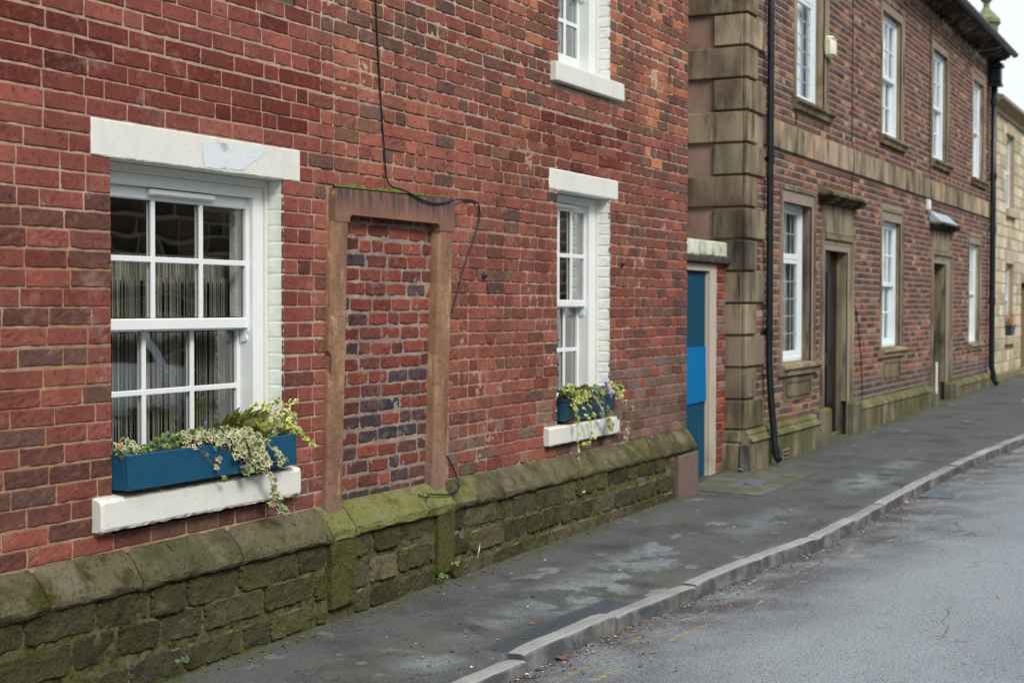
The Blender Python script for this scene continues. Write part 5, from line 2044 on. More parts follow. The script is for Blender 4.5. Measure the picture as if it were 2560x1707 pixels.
b.tube([(26.30, -0.105, 5.5), (26.30, -0.105, 3.4), (26.30, -0.105, 0.62), (26.30, -0.13, 0.50), (26.32, -0.15, 0.36), (26.34, -0.20, 0.30)], 0.050, seg=12)
dp = child(b, "downpipe", M["iron"], houseB, smooth=True)
b = MB()
b.box(26.19, 26.41, -0.24, -0.02, 5.46, 5.52, bev=0.01)
b.box(26.21, 26.39, -0.225, -0.02, 5.5205, 5.78, bev=0.02)
b.box(26.17, 26.43, -0.26, -0.02, 5.7805, 5.85, bev=0.012)
b.tube([(26.30, -0.12, 5.85), (26.30, -0.2, 5.95), (26.30, -0.36, 6.03)], 0.05, seg=8)
child(b, "hopper", M["iron"], dp)
for zz in (5.2, 3.9, 3.0, 1.75):
    b = MB()
    b.tube([(26.30, -0.105, zz - 0.06), (26.30, -0.105, zz + 0.06)], 0.062, seg=12)
    child(b, "pipe_collar", M["iron"], dp)

# alarm box
b = MB()
ax, az = 15.72, 4.475
prof_ = []
for k_, (rx, rz, yy) in enumerate([(0.095, 0.115, 0.0), (0.105, 0.125, -0.02), (0.100, 0.120, -0.06), (0.080, 0.095, -0.085), (0.03, 0.035, -0.092)]):
    a_ = np.linspace(0, 2 * math.pi, 16, endpoint=False)
    sx = np.sign(np.cos(a_)) * np.abs(np.cos(a_)) ** 0.7
    sz = np.sign(np.sin(a_)) * np.abs(np.sin(a_)) ** 0.7
    prof_.append(np.column_stack([ax + rx * sx, np.full(16, yy), az + rz * sz]))
V = np.concatenate(prof_)
Qs = [[r_ * 16 + i, r_ * 16 + (i + 1) % 16, (r_ + 1) * 16 + (i + 1) % 16, (r_ + 1) * 16 + i] for r_ in range(4) for i in range(16)]
b.add(V, np.array(Qs)[:, ::-1])
b.F.append(np.array([[64 + i for i in range(16)][::-1]]))
for i in range(7):
    b.box(ax - 0.112, ax - 0.098, -0.068 + 0.0, -0.012, az - 0.09 + i * 0.028, az - 0.078 + i * 0.028, bev=0.002)
    b.box(ax - 0.085, ax + 0.085, -0.096, -0.0, az - 0.09 + i * 0.028, az - 0.082 + i * 0.028, bev=0.002) if i in (0, 6) else None
child(b, "alarm_box", M["cream_plastic"], houseB)


def cable(pts, name, parent, r=0.005, mat="cable"):
    # smooth the polyline a little
    P = [np.array(p, float) for p in pts]
    for _ in range(2):
        Q_ = [P[0]]
        for a, c in zip(P[:-1], P[1:]):
            Q_ += [a * 0.75 + c * 0.25, a * 0.25 + c * 0.75]
        Q_.append(P[-1])
        P = Q_
    b = MB()
    b.tube(P, r, seg=6)
    if parent is None:
        return b.build(name, M[mat], smooth=True)
    return child(b, name, M[mat], parent, smooth=True)


cable([(16.79, -0.015, 5.79), (16.80, -0.014, 4.6), (16.79, -0.014, 3.48), (16.79, -0.042, 3.45), (16.79, -0.042, 3.2), (16.79, -0.015, 3.15), (16.79, -0.014, 2.9)], "wire", houseB, 0.005)
cable([(21.25, -0.015, 5.79), (21.25, -0.015, 3.48), (21.25, -0.04, 3.4), (21.25, -0.04, 3.2), (21.28, -0.03, 3.1)], "wire", houseB, 0.006)
cable([(17.02, -0.014, 1.62), (17.10, -0.02, 1.45), (17.25, -0.02, 1.15), (17.33, -0.018, 0.85), (17.36, -0.02, 0.55)], "wire", houseB, 0.006)
cable([(25.2, -0.44, 6.10), (25.0, -0.42, 5.9), (24.2, -0.3, 5.75), (23.6, -0.1, 5.6)], "wire", houseB, 0.004)
cable([(14.50, -0.016, 3.73), (14.50, -0.016, 3.5)], "wire", houseB, 0.005)
b = MB()
b.box(21.05, 21.16, -0.06, -0.005, 3.02, 3.17, bev=0.01)
child(b, "junction_box", M["upvc"], houseB)
b = MB()
b.tube([(21.36, -0.115, 0.40), (21.36, -0.115, 0.85)], 0.018, seg=8)
child(b, "waste_pipe", M["upvc"], houseB)
tag(houseB, "long dark brick terraced house with stone quoins, moulded doorways and white sash windows", "house")

# ================================================================== HOUSE C (pale stone, far end)
houseC = empty("stone_house", (32.0, 0.0, 0.3))
XC0, XC1 = 26.72, 44.0
cw = [(28.46, 29.45, 1.10, 2.46), (28.46, 29.45, 3.50, 4.90), (31.9, 32.9, 3.50, 4.90), (33.5, 34.5, 1.10, 2.46)]
cd = (30.50, 31.55, 0.33, 2.13)
cutc = [(a - 0.0, b_ + 0.0, c - 0.17, d + 0.24) for (a, b_, c, d) in cw] + [(cd[0], cd[1], 0, cd[3] + 0.22)]
rsS = np.random.RandomState(14)
palc = [np.array(lin(h)) for h in ("c0b498", "b5aa90", "cabfa6", "a89c84", "c4b99e")]
b = MB()
z = 0.42
k = 0
while z < 5.1:
    zt = min(z + 0.19 + 0.04 * vn(k * 1.7, 0, 2), 5.12)
    for (s, e) in spans_for(float(z), float(zt), XC0, XC1, cutc):
        x = s
        while e - x > 0.02:
            wd = 0.25 + rsS.rand() * 0.3
            if e - x - wd < 0.12:
                wd = e - x
            b.patch(x + 0.007, x + wd - 0.007, z + 0.007, zt - 0.007, -0.008, nu=2, nv=2, edge=0.015, rnd=0.006, rough=0.008, rs=12, outl=0.004, col=palc[rsS.randint(5)] * (0.85 + 0.3 * rsS.rand()), seed=k * 9 + int(x * 7), corner=0.03)
            x += wd
    z = zt
    k += 1
child(b, "wall", M["cstone"], houseC)
b = MB()
hc = cw + [(cd[0], cd[1], 0.0, cd[3])]
exs = sorted(set([q for h in hc for q in h[:2]]))
ezs = sorted(set([q for h in hc for q in h[2:]]))


def holec(cx, cz):
    m = np.zeros(cx.shape, bool)
    for (a, b_, c, d) in hc:
        m |= (cx > a) & (cx < b_) & (cz > c) & (cz < d)
    return m


b.grid(with_edges(np.linspace(XC0 - 0.08, XC1, 40), exs), with_edges(np.linspace(0.0, 5.3, 20), ezs), lambda X, Z: X * 0, lin("a39a86"), holec, 'xz')
child(b, "mortar_bed", M["cmortar"], houseC)
b = MB()
b.box(XC0 - 0.08, XC1, -0.035, 0.02, 0.0, 0.415, lin("77704f"), bev=0.01)
child(b, "plinth", M["cstone"], houseC)
for (a, b_, c, d) in cw:
    m_ = MB()
    cc = np.array(lin("b8a88c"))
    m_.box(a - 0.0, b_ + 0.0, -0.014, 0.2, d + 0.001, d + 0.235, cc, bev=0.008)
    m_.box(a - 0.03, a - 0.001, 0.001, 0.22, c, d, cc * 0.8, bev=0)
    m_.box(b_ + 0.001, b_ + 0.03, 0.001, 0.22, c, d, cc * 0.85, bev=0)
    wn = child(m_, "window", M["cstone"], houseC)
    s_ = MB()
    s_.box(a - 0.06, b_ + 0.08, -0.085, 0.2, c - 0.165, c - 0.001, cc * 0.95, bev=0.012)
    child(s_, "sill", M["cstone"], wn)
    f_ = MB()
    f_.box(a, a + 0.06, 0.085, 0.15, c, d, bev=0.005)
    f_.box(b_ - 0.06, b_, 0.085, 0.15, c, d, bev=0.005)
    f_.box(a + 0.06, b_ - 0.06, 0.086, 0.15, d - 0.06, d - 0.001, bev=0.005)
    f_.box(a + 0.06, b_ - 0.06, 0.086, 0.15, c + 0.001, c + 0.07, bev=0.005)
    f_.box(a + 0.06, b_ - 0.06, 0.088, 0.2, (c + d) / 2 - 0.025, (c + d) / 2 + 0.025, bev=0.005)
    child(f_, "frame", M["oldwhite"], wn)
    p_ = MB()
    p_.add([(a, 0.12, c), (b_, 0.12, c), (b_, 0.12, d), (a, 0.12, d)], np.array([[0, 1, 2, 3]]))
    child(p_, "pane", M["glassb"], wn)
    room(houseC, a, b_, c, d, 0.222, depth=1.5, grow=(0.1, 0.2), floor=c - 0.3)
m_ = MB()
cc = np.array(lin("9b8664"))
m_.box(cd[0] - 0.02, cd[1] + 0.02, -0.016, 0.2, cd[3] + 0.001, cd[3] + 0.215, cc * 1.1, bev=0.008)
m_.box(cd[0] - 0.03, cd[0] - 0.001, 0.001, 0.3, 0.3, cd[3], cc, bev=0)
m_.box(cd[1] + 0.001, cd[1] + 0.03, 0.001, 0.3, 0.3, cd[3], cc, bev=0)
dn = child(m_, "doorway", M["cstone"], houseC)
m_ = MB()
m_.box(cd[0], cd[1], 0.24, 0.28, 0.33, cd[3], bev=0)
m_.box(cd[0] + 0.15, cd[1] - 0.15, 0.23, 0.2395, 0.5, 1.1, bev=0.01)
m_.box(cd[0] + 0.15, cd[1] - 0.15, 0.23, 0.2395, 1.25, 1.95, bev=0.01)
child(m_, "door", M["browndoor"], dn)
m_ = MB()
m_.box(cd[0] - 0.05, cd[1] + 0.05, -0.2, 0.3, 0.2, 0.34, cc, bev=0.01)
child(m_, "doorstep", M["cstone"], dn)
b = MB()
b.prism_x([(0.0, 5.10), (-0.02, 5.12), (-0.05, 5.13), (-0.06, 5.2), (-0.15, 5.27), (-0.21, 5.31), (-0.21, 5.37), (0.0, 5.42)][::-1], XC0 - 0.1, XC1, lin("8d8168"))
child(b, "cornice", M["cstone"], houseC)
b = MB()
b.prism_x([(0.0, 5.40), (4.0, 7.6), (8.0, 5.4)], XC0 + 0.0, XC1)
b.box(XC0, XC1, 0.3, 8.0, 0.0, 5.399, bev=0)
b.box(XC0 + 0.001, XC0 + 0.1, 0.02, 0.3, 0.0, 5.39, bev=0)
child(b, "roof", M["slate"], houseC)
tag(houseC, "pale coursed-stone house at the far end of the street beyond the black downpipe", "house")

# flower pot on its sill
pot = empty("flower_pot", (28.95, -0.03, 1.10))
b = MB()
V = []
for (rx, ry, z_) in ((0.20, 0.075, 1.100), (0.25, 0.09, 1.27), (0.26, 0.095, 1.275), (0.26, 0.095, 1.30)):
    V += [(28.93 - rx, -0.0 - ry, z_), (28.93 + rx, -0.0 - ry, z_), (28.93 + rx, -0.0 + ry, z_), (28.93 - rx, -0.0 + ry, z_)]
b.add(V, np.array([[k * 4 + i, k * 4 + (i + 1) % 4, (k + 1) * 4 + (i + 1) % 4, (k + 1) * 4 + i] for k in range(3) for i in range(4)] + [[3, 2, 1, 0], [12, 13, 14, 15]]))
child(b, "trough", M["pot"], pot)
b = MB()
rs = np.random.RandomState(6)
for i in range(300):
    a = rs.rand() * 6.28
    x = 28.93 + (rs.rand() - 0.5) * 0.46
    y = (rs.rand() - 0.5) * 0.2
    z_ = 1.30 + rs.rand() * 0.26 * (1 - abs(x - 28.96) / 0.45)
    s = 0.026
    c = np.array(lin(["c4552f", "d0663a", "a8502e", "b84a2c", "6f7a34"][rs.randint(5)]))
    if x < 28.80 and rs.rand() < 0.6:
        c = np.array(lin("d0c230"))
    b.add([(x - s, y, z_), (x, y + s * math.sin(a), z_ + s), (x + s, y, z_), (x, y - s * math.cos(a), z_ - s)], np.array([[0, 1, 2, 3]]), c)
child(b, "plant", M["flower"], pot)
tag(pot, "grey trough of rust-red heather on the sill of the far pale stone house", "plant pot")

# pinnacle seen over the eaves, and the utility pole with its wires
pin = empty("stone_pinnacle", (44.6, 3.0, 0.0))


def lathe(b, cx, cy, prof, seg=8, col=(0.3, 0.3, 0.3), rot=0.0):
    V = []
    for (r, z) in prof:
        for i in range(seg):
            a = 2 * math.pi * i / seg + rot
            V.append((cx + r * math.cos(a), cy + r * math.sin(a), z))
    Q_ = [[k * seg + i, k * seg + (i + 1) % seg, (k + 1) * seg + (i + 1) % seg, (k + 1) * seg + i] for k in range(len(prof) - 1) for i in range(seg)]
    b.add(V, np.array(Q_), col)
    b.F.append(np.array([[(len(prof) - 1) * seg + i for i in range(seg)]]) + b.n - len(V))
    return b


b = MB()
lathe(b, 44.6, 3.0, [(0.62, -0.2), (0.62, 6.0), (0.48, 6.3), (0.40, 9.75), (0.42, 9.8), (0.42, 9.9)], 4, rot=math.pi / 4)
child(b, "shaft", M["mossstone"], pin)
b = MB()
lathe(b, 44.6, 3.0, [(0.34, 9.9), (0.42, 9.98), (0.40, 10.1), (0.30, 10.22), (0.15, 10.36), (0.08, 10.48), (0.10, 10.52), (0.08, 10.56), (0.17, 10.66), (0.20, 10.80), (0.14, 10.94), (0.02, 11.05)], 10)
child(b, "finial", M["mossstone"], pin)
tag(pin, "green algae-covered stone pinnacle rising behind the eaves of the long brick house", "pinnacle")
pole = empty("utility_pole", (42.2, 1.3, 0.0))
px_, py_ = 42.35, 1.35
b = MB()
lathe(b, px_, py_, [(0.20, -0.2), (0.17, 7.88), (0.10, 7.92)], 10)
child(b, "pole", M["wood"], pole, smooth=True)
b = MB()
for zz in (7.55, 7.0):
    b.box(px_ - 0.3, px_ + 0.3, py_ - 0.22, py_ - 0.16, zz, zz + 0.05, bev=0.005)
    for s in (-0.26, 0.26):
        b.tube([(px_ + s, py_ - 0.19, zz + 0.05), (px_ + s, py_ - 0.19, zz + 0.13)], 0.03, seg=6)
child(b, "crossarm", M["iron"], pole)
for i, (a, zz) in enumerate(((36.0, 7.6), (37.0, 7.6), (35.5, 7.05), (38.0, 7.05), (39.0, 7.6))):
    cable([(px_ - 0.26, py_ - 0.19, zz + 0.1), ((a + px_) / 2, 0.6, zz - 1.1), (a, -0.1, 5.36)], "wire", pole, 0.010)
tag(pole, "tall timber utility pole with thin wires fanning down to the far stone house", "pole")

# ================================================================== OPPOSITE SIDE (seen only as reflections in the windows)
opp = empty("opposite_house", (14.0, -9.2, 0.0))
b = MB()
rs = np.random.RandomState(31)
ow = [(8.2, 9.4), (13.6, 14.8), (19.0, 20.2), (24.6, 25.8)]
od = [(11.2, 12.2), (16.6, 17.6), (22.3, 23.3)]
cuto = [(a, b_, 1.0, 2.4) for a, b_ in ow] + [(a, b_, 0.0, 2.25) for a, b_ in od] + [(a, b_, 3.6, 4.9) for a, b_ in ow]
palop = [np.array(lin(h)) for h in ("4a4238", "5d5344", "3a352f", "6e624e", "544a3e")]
z = 0.0
k = 0
while z < 5.6:
    zt = z + 0.24
    for (s, e) in spans_for(z, zt, -2.0, 34.0, cuto):
        x = s
        while e - x > 0.02:
            wd = 0.35 + rs.rand() * 0.4
            if e - x - wd < 0.15:
                wd = e - x
            b.patch(x + 0.012, x + wd - 0.012, z + 0.012, zt - 0.012, -0.02, back=0.03, nu=1, nv=1, edge=0.03, rnd=0.01, rough=0, outl=0.01, col=palop[rs.randint(5)] * (0.7 + 0.5 * rs.rand()), seed=k, corner=0.05)
            x += wd
    z = zt
    k += 1


def face_north(b, yy=-9.2):
    """turn a -y facing sheet round so that it faces the street from the other side"""
    b.V = [np.column_stack([v[:, 0], yy - v[:, 1], v[:, 2]]) for v in b.V]
    b.F = [f[:, ::-1] for f in b.F]
    return b


child(face_north(b), "wall", M["cstone"], opp)
b = MB()
exs = sorted(set([q for h in cuto for q in h[:2]]))
ezs = sorted(set([q for h in cuto for q in h[2:]]))


def holeo(cx, cz):
    m = np.zeros(cx.shape, bool)
    for (a, b_, c, d) in cuto:
        m |= (cx > a) & (cx < b_) & (cz > c) & (cz < d)
    return m


b.grid(with_edges(np.linspace(-2, 34, 30), exs), with_edges(np.linspace(-0.3, 5.7, 10), ezs), lambda X, Z: X * 0, lin("8a8272"), holeo, 'xz')
child(face_north(b), "mortar_bed", M["cmortar"], opp)
for (a, b_) in ow:
    for (c, d) in ((1.0, 2.4), (3.6, 4.9)):
        m_ = MB()
        m_.box(a - 0.1, b_ + 0.1, -0.04, 0.1, d + 0.001, d + 0.2, lin("8c806a"), bev=0.01)
        m_.box(a - 0.1, b_ + 0.1, -0.06, 0.1, c - 0.15, c - 0.001, lin("8c806a"), bev=0.01)
        wn = child(face_north(m_), "window", M["cstone"], opp)
        f_ = MB()
        frame_ring(f_, a + 0.07, b_ - 0.07, c + 0.001, d - 0.07, 0.069, 0.08, 0.14, (0.8, 0.8, 0.8))
        f_.box(a + 0.07, b_ - 0.07, 0.081, 0.14, (c + d) / 2 - 0.03, (c + d) / 2 + 0.03)
        f_.box(a + 0.07, b_ - 0.07, 0.081, 0.14, c + 0.002, c + 0.07)
        child(face_north(f_), "frame", M["oldwhite"], wn)
        p_ = MB()
        p_.box(a, b_, 0.11, 0.13, c, d, bev=0)
        child(face_north(p_), "pane", M["gasket"], wn)
for (a, b_) in od:
    m_ = MB()
    m_.box(a, b_, 0.1, 0.15, 0.0, 2.25, bev=0)
    m_.box(a + 0.15, b_ - 0.15, 0.09, 0.0995, 0.3, 1.0, bev=0.01)
    m_.box(a + 0.15, b_ - 0.15, 0.09, 0.0995, 1.15, 2.0, bev=0.01)
    child(face_north(m_), "door", M["browndoor"], opp)
b = MB()
b.prism_x([(-9.0 + 0.0, 5.6), (-13.0, 8.2), (-17.0, 5.6)], -2.0, 34.0)
child(b, "roof", M["slate"], opp)
b = MB()
b.box(-2.0, 34.0, -17.0, -9.5, -0.3, 5.59, bev=0)
child(b, "back_wall", M["bricktex"], opp)
tag(opp, "dark stone terrace across the street, seen only reflected in the windows", "house")

# parked hatchback across the road, seen only in the big window
car = empty("parked_car", (10.0, -6.2, 0.03))
side = [(0.0, 0.30), (0.02, 0.62), (0.10, 0.84), (0.55, 0.98), (1.05, 1.05), (1.75, 1.42), (2.1, 1.50), (3.0, 1.50), (3.45, 1.42), (3.85, 1.05), (3.98, 0.95), (4.02, 0.60), (3.98, 0.30)]
X0c, Y0c, Z0c = 8.02, -7.05, 0.03
M["carpaint"] = surf("silver_car_paint", "d0d9e0", [], [], rough=0.2, spec=0.7)
M["tyre"] = surf("tyre_rubber", "17171a", rough=0.8)
M["carglass"] = surf("dark_car_glass", "0c0f12", rough=0.08, spec=0.8)
M["redlens"] = surf("red_lens", "8c1512", rough=0.2, spec=0.6)


def car_shell(ys, pr):
    b = MB()
    n = len(pr)
    V = []
    for (y, inset, dz) in ys:
        for (x, z_) in pr:
            k = inset if z_ > 0.95 else inset * 0.3
            xm = 2.0
            V.append((X0c + x + (xm - x) / 2.0 * k * 0.35, y, Z0c + z_ - (dz if z_ > 0.95 else 0)))
    Q_ = [[k * n + i, k * n + (i + 1) % n, (k + 1) * n + (i + 1) % n, (k + 1) * n + i] for k in range(len(ys) - 1) for i in range(n)]
    b.add(V, np.array(Q_))
    b.F.append(np.array([list(range(n))[::-1]]))
    b.F.append(np.array([[(len(ys) - 1) * n + i for i in range(n)]]))
    return b


ys = [(Y0c, 0.55, 0.10), (Y0c + 0.10, 0.25, 0.03), (Y0c + 0.3, 0.0, 0.0), (Y0c + 1.4, 0.0, 0.0), (Y0c + 1.6, 0.25, 0.03), (Y0c + 1.7, 0.55, 0.10)]
child(car_shell(ys, side), "body", M["carpaint"], car, smooth=True)
for yy, s in ((Y0c + 1.703, 1), (Y0c - 0.003, -1)):
    for pts in ([(1.25, 1.06), (1.85, 1.36), (2.35, 1.40), (2.35, 1.06)], [(2.45, 1.06), (2.45, 1.40), (2.95, 1.39), (3.25, 1.30), (3.40, 1.10)]):
        b = MB()
        V = [(X0c + x, yy, Z0c + z_ - 0.03) for x, z_ in pts] + [(X0c + x, yy - s * 0.03, Z0c + z_ - 0.03) for x, z_ in pts]
        n = len(pts)
        b.add(V, [list(range(n))[::-s]])
        b.F.append(np.array([[i, (i + 1) % n, n + (i + 1) % n, n + i] for i in range(n)]))
        child(b, "side_window", M["carglass"], car)
b = MB()
b.add([(X0c + 3.50, Y0c + 0.25, Z0c + 1.40), (X0c + 3.50, Y0c + 1.45, Z0c + 1.40), (X0c + 3.83, Y0c + 1.5, Z0c + 1.10), (X0c + 3.83, Y0c + 0.2, Z0c + 1.10)], np.array([[0, 3, 2, 1]]))
child(b, "rear_window", M["carglass"], car)
for yy in (Y0c + 1.50, Y0c + 0.02):
    b = MB()
    b.box(X0c + 3.86, X0c + 4.01, yy, yy + 0.18, Z0c + 0.72, Z0c + 0.98, bev=0.03)
    child(b, "tail_light", M["redlens"], car)
for xx in (0.75, 3.25):
    for yy in (Y0c + 0.02, Y0c + 1.50):
        b = MB()
        b.tube([(X0c + xx, yy, Z0c + 0.31), (X0c + xx, yy + 0.19, Z0c + 0.31)], 0.31, seg=20)
        wl = child(b, "wheel", M["tyre"], car)
        b = MB()
        b.tube([(X0c + xx, yy - 0.005, Z0c + 0.31), (X0c + xx, yy + 0.195, Z0c + 0.31)], 0.19, seg=16)
        child(b, "rim", M["steel"], wl)
tag(car, "silver hatchback parked across the road, seen reflected in the big front window", "car")

# ================================================================== WINDOW BOXES
wbx = empty("window_box", (5.16, -0.02, 0.855))
bx0, bx1, by0, by1, bz0, bz1 = 4.574, 5.752, -0.088, 0.078, 0.882, 1.030
b = MB()
b.box(bx0, bx1, by0, by0 + 0.018, bz0, bz1, bev=0.003)
child(b, "front_board", M["bluewood"], wbx)
b = MB()
b.box(bx0, bx1, by1 - 0.018, by1, bz0, bz1 - 0.004, bev=0.003)
child(b, "back_board", M["bluewood"], wbx)
for xa in (bx0 + 0.001, bx1 - 0.019):
    b = MB()
    b.box(xa, xa + 0.018, by0 + 0.0182, by1 - 0.0182, bz0 + 0.001, bz1 - 0.002, bev=0.003)
    child(b, "end_board", M["bluewood"], wbx)
b = MB()
b.box(bx0 + 0.02, bx1 - 0.02, by0 + 0.0185, by1 - 0.0185, bz0 + 0.002, bz0 + 0.02, bev=0)
child(b, "base_board", M["rawwood"], wbx)
b = MB()
xx = np.linspace(bx0 + 0.02, bx1 - 0.02, 90)
yy = np.linspace(by0 + 0.019, by1 - 0.019, 9)
b.grid(xx, yy, lambda X, Y: bz1 - 0.022 + 0.03 * (fbm(X * 18, Y * 40, 5, 3) - 0.5) + 0.018 * (np.abs(Y - (by0 + by1) / 2) / 0.065) ** 3, (0.1, 0.1, 0.1))
child(b, "liner", M["linerbag"], wbx, smooth=True)
for (a, c) in ((4.71, 4.83), (5.50, 5.60)):
    b = MB()
    b.box(a, c, -0.045, 0.05, 0.8635, 0.8815, bev=0.001)
    child(b, "wedge", M["rawwood"], wbx)
b = MB()
for (a, z_) in ((bx0 + 0.012, bz1 - 0.014), (bx0 + 0.012, bz0 + 0.014), (bx1 - 0.014, bz1 - 0.03), (bx1 - 0.014, bz0 + 0.02)):
    b.tube([(a, by0 - 0.001, z_), (a, by0 + 0.004, z_)], 0.004, seg=8)
child(b, "screw", M["gasket"], wbx)
tag(wbx, "blue wooden window box raised on wedges over the white sill of the large window", "window box")

tr = empty("window_box", (9.3, -0.02, 0.85))
b = MB()


def trough_ring(x0, x1, y0, y1, z_, r, n=4):
    P = []
    for (cx, cy, a0) in ((x1 - r, y1 - r, 0), (x0 + r, y1 - r, 90), (x0 + r, y0 + r, 180), (x1 - r, y0 + r, 270)):
        for k in range(n + 1):
            a = RAD(a0 + 90 * k / n)
            P.append((cx + r * math.cos(a), cy + r * math.sin(a), z_))
    return P


rings = [trough_ring(8.905, 9.715, -0.035, 0.06, 0.866, 0.03), trough_ring(8.885, 9.735, -0.050, 0.070, 0.875, 0.034), trough_ring(8.868, 9.752, -0.066, 0.083, 1.000, 0.036),
         trough_ring(8.861, 9.757, -0.072, 0.088, 1.002, 0.038), trough_ring(8.861, 9.757, -0.072, 0.088, 1.020, 0.038), trough_ring(8.872, 9.746, -0.060, 0.078, 1.020, 0.034), trough_ring(8.880, 9.738, -0.052, 0.070, 0.985, 0.03)]
n = len(rings[0])
b.add(np.concatenate([np.array(r_) for r_ in rings]), np.array([[k * n + i, k * n + (i + 1) % n, (k + 1) * n + (i + 1) % n, (k + 1) * n + i] for k in range(6) for i in range(n)]))
b.F.append(np.array([list(range(n))[::-1]]))
child(b, "trough", M["trough"], tr, smooth=False)
b = MB()
b.grid(np.linspace(8.88, 9.74, 50), np.linspace(-0.052, 0.07, 8), lambda X, Y: 0.990 + 0.02 * (fbm(X * 20, Y * 30, 5, 3) - 0.5), (0.1, 0.1, 0.1))
child(b, "soil", M["soil"], tr, smooth=True)
b = MB()
b.box(8.97, 9.10, -0.04, 0.05, 0.8455, 0.8655, bev=0.002)
child(b, "wedge", M["rawwood"], tr)
tag(tr, "dark blue-green plastic trough on the white sill of the small window", "window box")

# ================================================================== PLANTS
rp = np.random.RandomState(77)
IVY = np.array([(0, -0.30), (0.22, -0.42), (0.55, -0.22), (0.40, 0.0), (0.62, 0.30), (0.28, 0.28), (0.0, 0.85), (-0.28, 0.28), (-0.62, 0.30), (-0.40, 0.0), (-0.55, -0.22), (-0.22, -0.42)])
OVAL = np.array([(0, -0.5), (0.20, -0.30), (0.30, 0.0), (0.22, 0.30), (0, 0.58), (-0.22, 0.30), (-0.30, 0.0), (-0.20, -0.30)])
C_ = {k: [np.array(lin(h)) for h in v] for k, v in dict(
    ivyg=["4f6030", "5d6b3b", "46562e", "66743f"], ivyc=["bfb88e", "cbc49a", "aba478", "d6d0ac"], ivyb=["8a6a3c", "7d5a34", "96764a"],
    green=["3d5a26", "4b6a2e", "34501f", "56742f", "6d7f3a"], gold=["c9cc6a", "dcd98a", "b9bf58", "e6e2a6"], goldg=["6d8336", "7f9440", "5d7430"],
    fern=["66742c", "7d8436", "55662a", "8a8c3e"], dull=["5b6848", "6c775a", "4d5a40"]).items()}


def pick(k):
    a = C_[k]
    return a[rp.randint(len(a))] * (0.8 + 0.4 * rp.rand())


def leaf(b, p, s, nrm, up, shape, cin, cout, inner=0.68, cup=0.18):
    nrm = np.array(nrm, float)
    nrm /= np.linalg.norm(nrm)
    up = np.array(up, float)
    up = up - nrm * (up @ nrm)
    up /= np.linalg.norm(up) + 1e-9
    rt = np.cross(up, nrm)
    S = shape
    n = len(S)
    ctr = np.array([0, 0.0])
    rr = np.sqrt((S ** 2).sum(1))
    o3 = p + s * (S[:, :1] * rt + S[:, 1:] * up - (cup * rr ** 2)[:, None] * nrm)
    S2 = S * inner
    i3 = p + s * (S2[:, :1] * rt + S2[:, 1:] * up - (cup * (rr * inner) ** 2)[:, None] * nrm)
    c3 = (p + s * 0.04 * nrm)[None, :]
    V = np.concatenate([c3, i3, i3, o3])
    T_ = np.array([[0, 1 + i, 1 + (i + 1) % n] for i in range(n)])
    Q_ = np.array([[1 + n + i, 1 + 2 * n + i, 1 + 2 * n + (i + 1) % n, 1 + n + (i + 1) % n] for i in range(n)])
    C = np.concatenate([np.tile(cin, (n + 1, 1)), np.tile(cout, (2 * n, 1))])
    b.add(V, [T_, Q_], C)


def rnd_n(tilt=0.8):
    v = np.array([(rp.rand() - 0.5) * 2 * tilt - 0.15, -1.0, 0.35 + (rp.rand() - 0.5) * 2 * tilt])
    return v


def cluster(b, cx, cy, cz, rx, ry, rz, n, s, kind):
    for _ in range(n):
        while True:
            q = rp.rand(3) * 2 - 1
            if q @ q < 1:
                break
        p = np.array([cx + q[0] * rx, cy + q[1] * ry, cz + q[2] * rz])
        put(b, p, s * (0.6 + 0.8 * rp.rand()), kind)


def put(b, p, s, kind):
    nr = rnd_n()
    up = np.array([(rp.rand() - 0.5) * 2, (rp.rand() - 0.5), -0.5 + rp.rand()])
    if kind == "ivy":
        a = "ivyg" if rp.rand() < 0.93 else "ivyb"
        leaf(b, p, s, nr, up, IVY, pick(a), pick("ivyc"), 0.60 + 0.28 * rp.rand())
    elif kind == "ivydark":
        leaf(b, p, s, nr, up, IVY, pick("dull"), pick("ivyg") * 1.3, 0.8)
    elif kind == "ivybrown":
        leaf(b, p, s, nr, up, IVY, pick("ivyb"), pick("ivyc"), 0.7)
    elif kind == "gold":
        leaf(b, p, s, nr, up, OVAL, pick("goldg"), pick("gold"), 0.45 + 0.4 * rp.rand(), 0.4)
    elif kind == "green":
        leaf(b, p, s, nr, up, OVAL * np.array([1.2, 1.0]), pick("green"), pick("green") * 1.15, 0.7, 0.4)


def trail(b, st, pts, kind, s, dens, r=0.0016, y_out=True):
    P = [np.array(p, float) for p in pts]
    for _ in range(2):
        Q_ = [P[0]]
        for a, c in zip(P[:-1], P[1:]):
            Q_ += [a * 0.75 + c * 0.25, a * 0.25 + c * 0.75]
        Q_.append(P[-1])
        P = Q_
    P = [p + np.array([(rp.rand() - .5) * .006, (rp.rand() - .5) * .006, 0]) for p in P]
    st.tube(P, r, lin("7d5640"), seg=4)
    L = sum(np.linalg.norm(c - a) for a, c in zip(P[:-1], P[1:]))
    n = int(L * dens)
    for _ in range(n):
        t = rp.rand() * (len(P) - 1)
        i = int(t)
        p = P[i] * (1 - t + i) + P[min(i + 1, len(P) - 1)] * (t - i)
        p = p + np.array([(rp.rand() - .5) * .03, -rp.rand() * 0.015, (rp.rand() - .5) * .02])
        put(b, p, s * (0.55 + 0.8 * rp.rand()), kind)


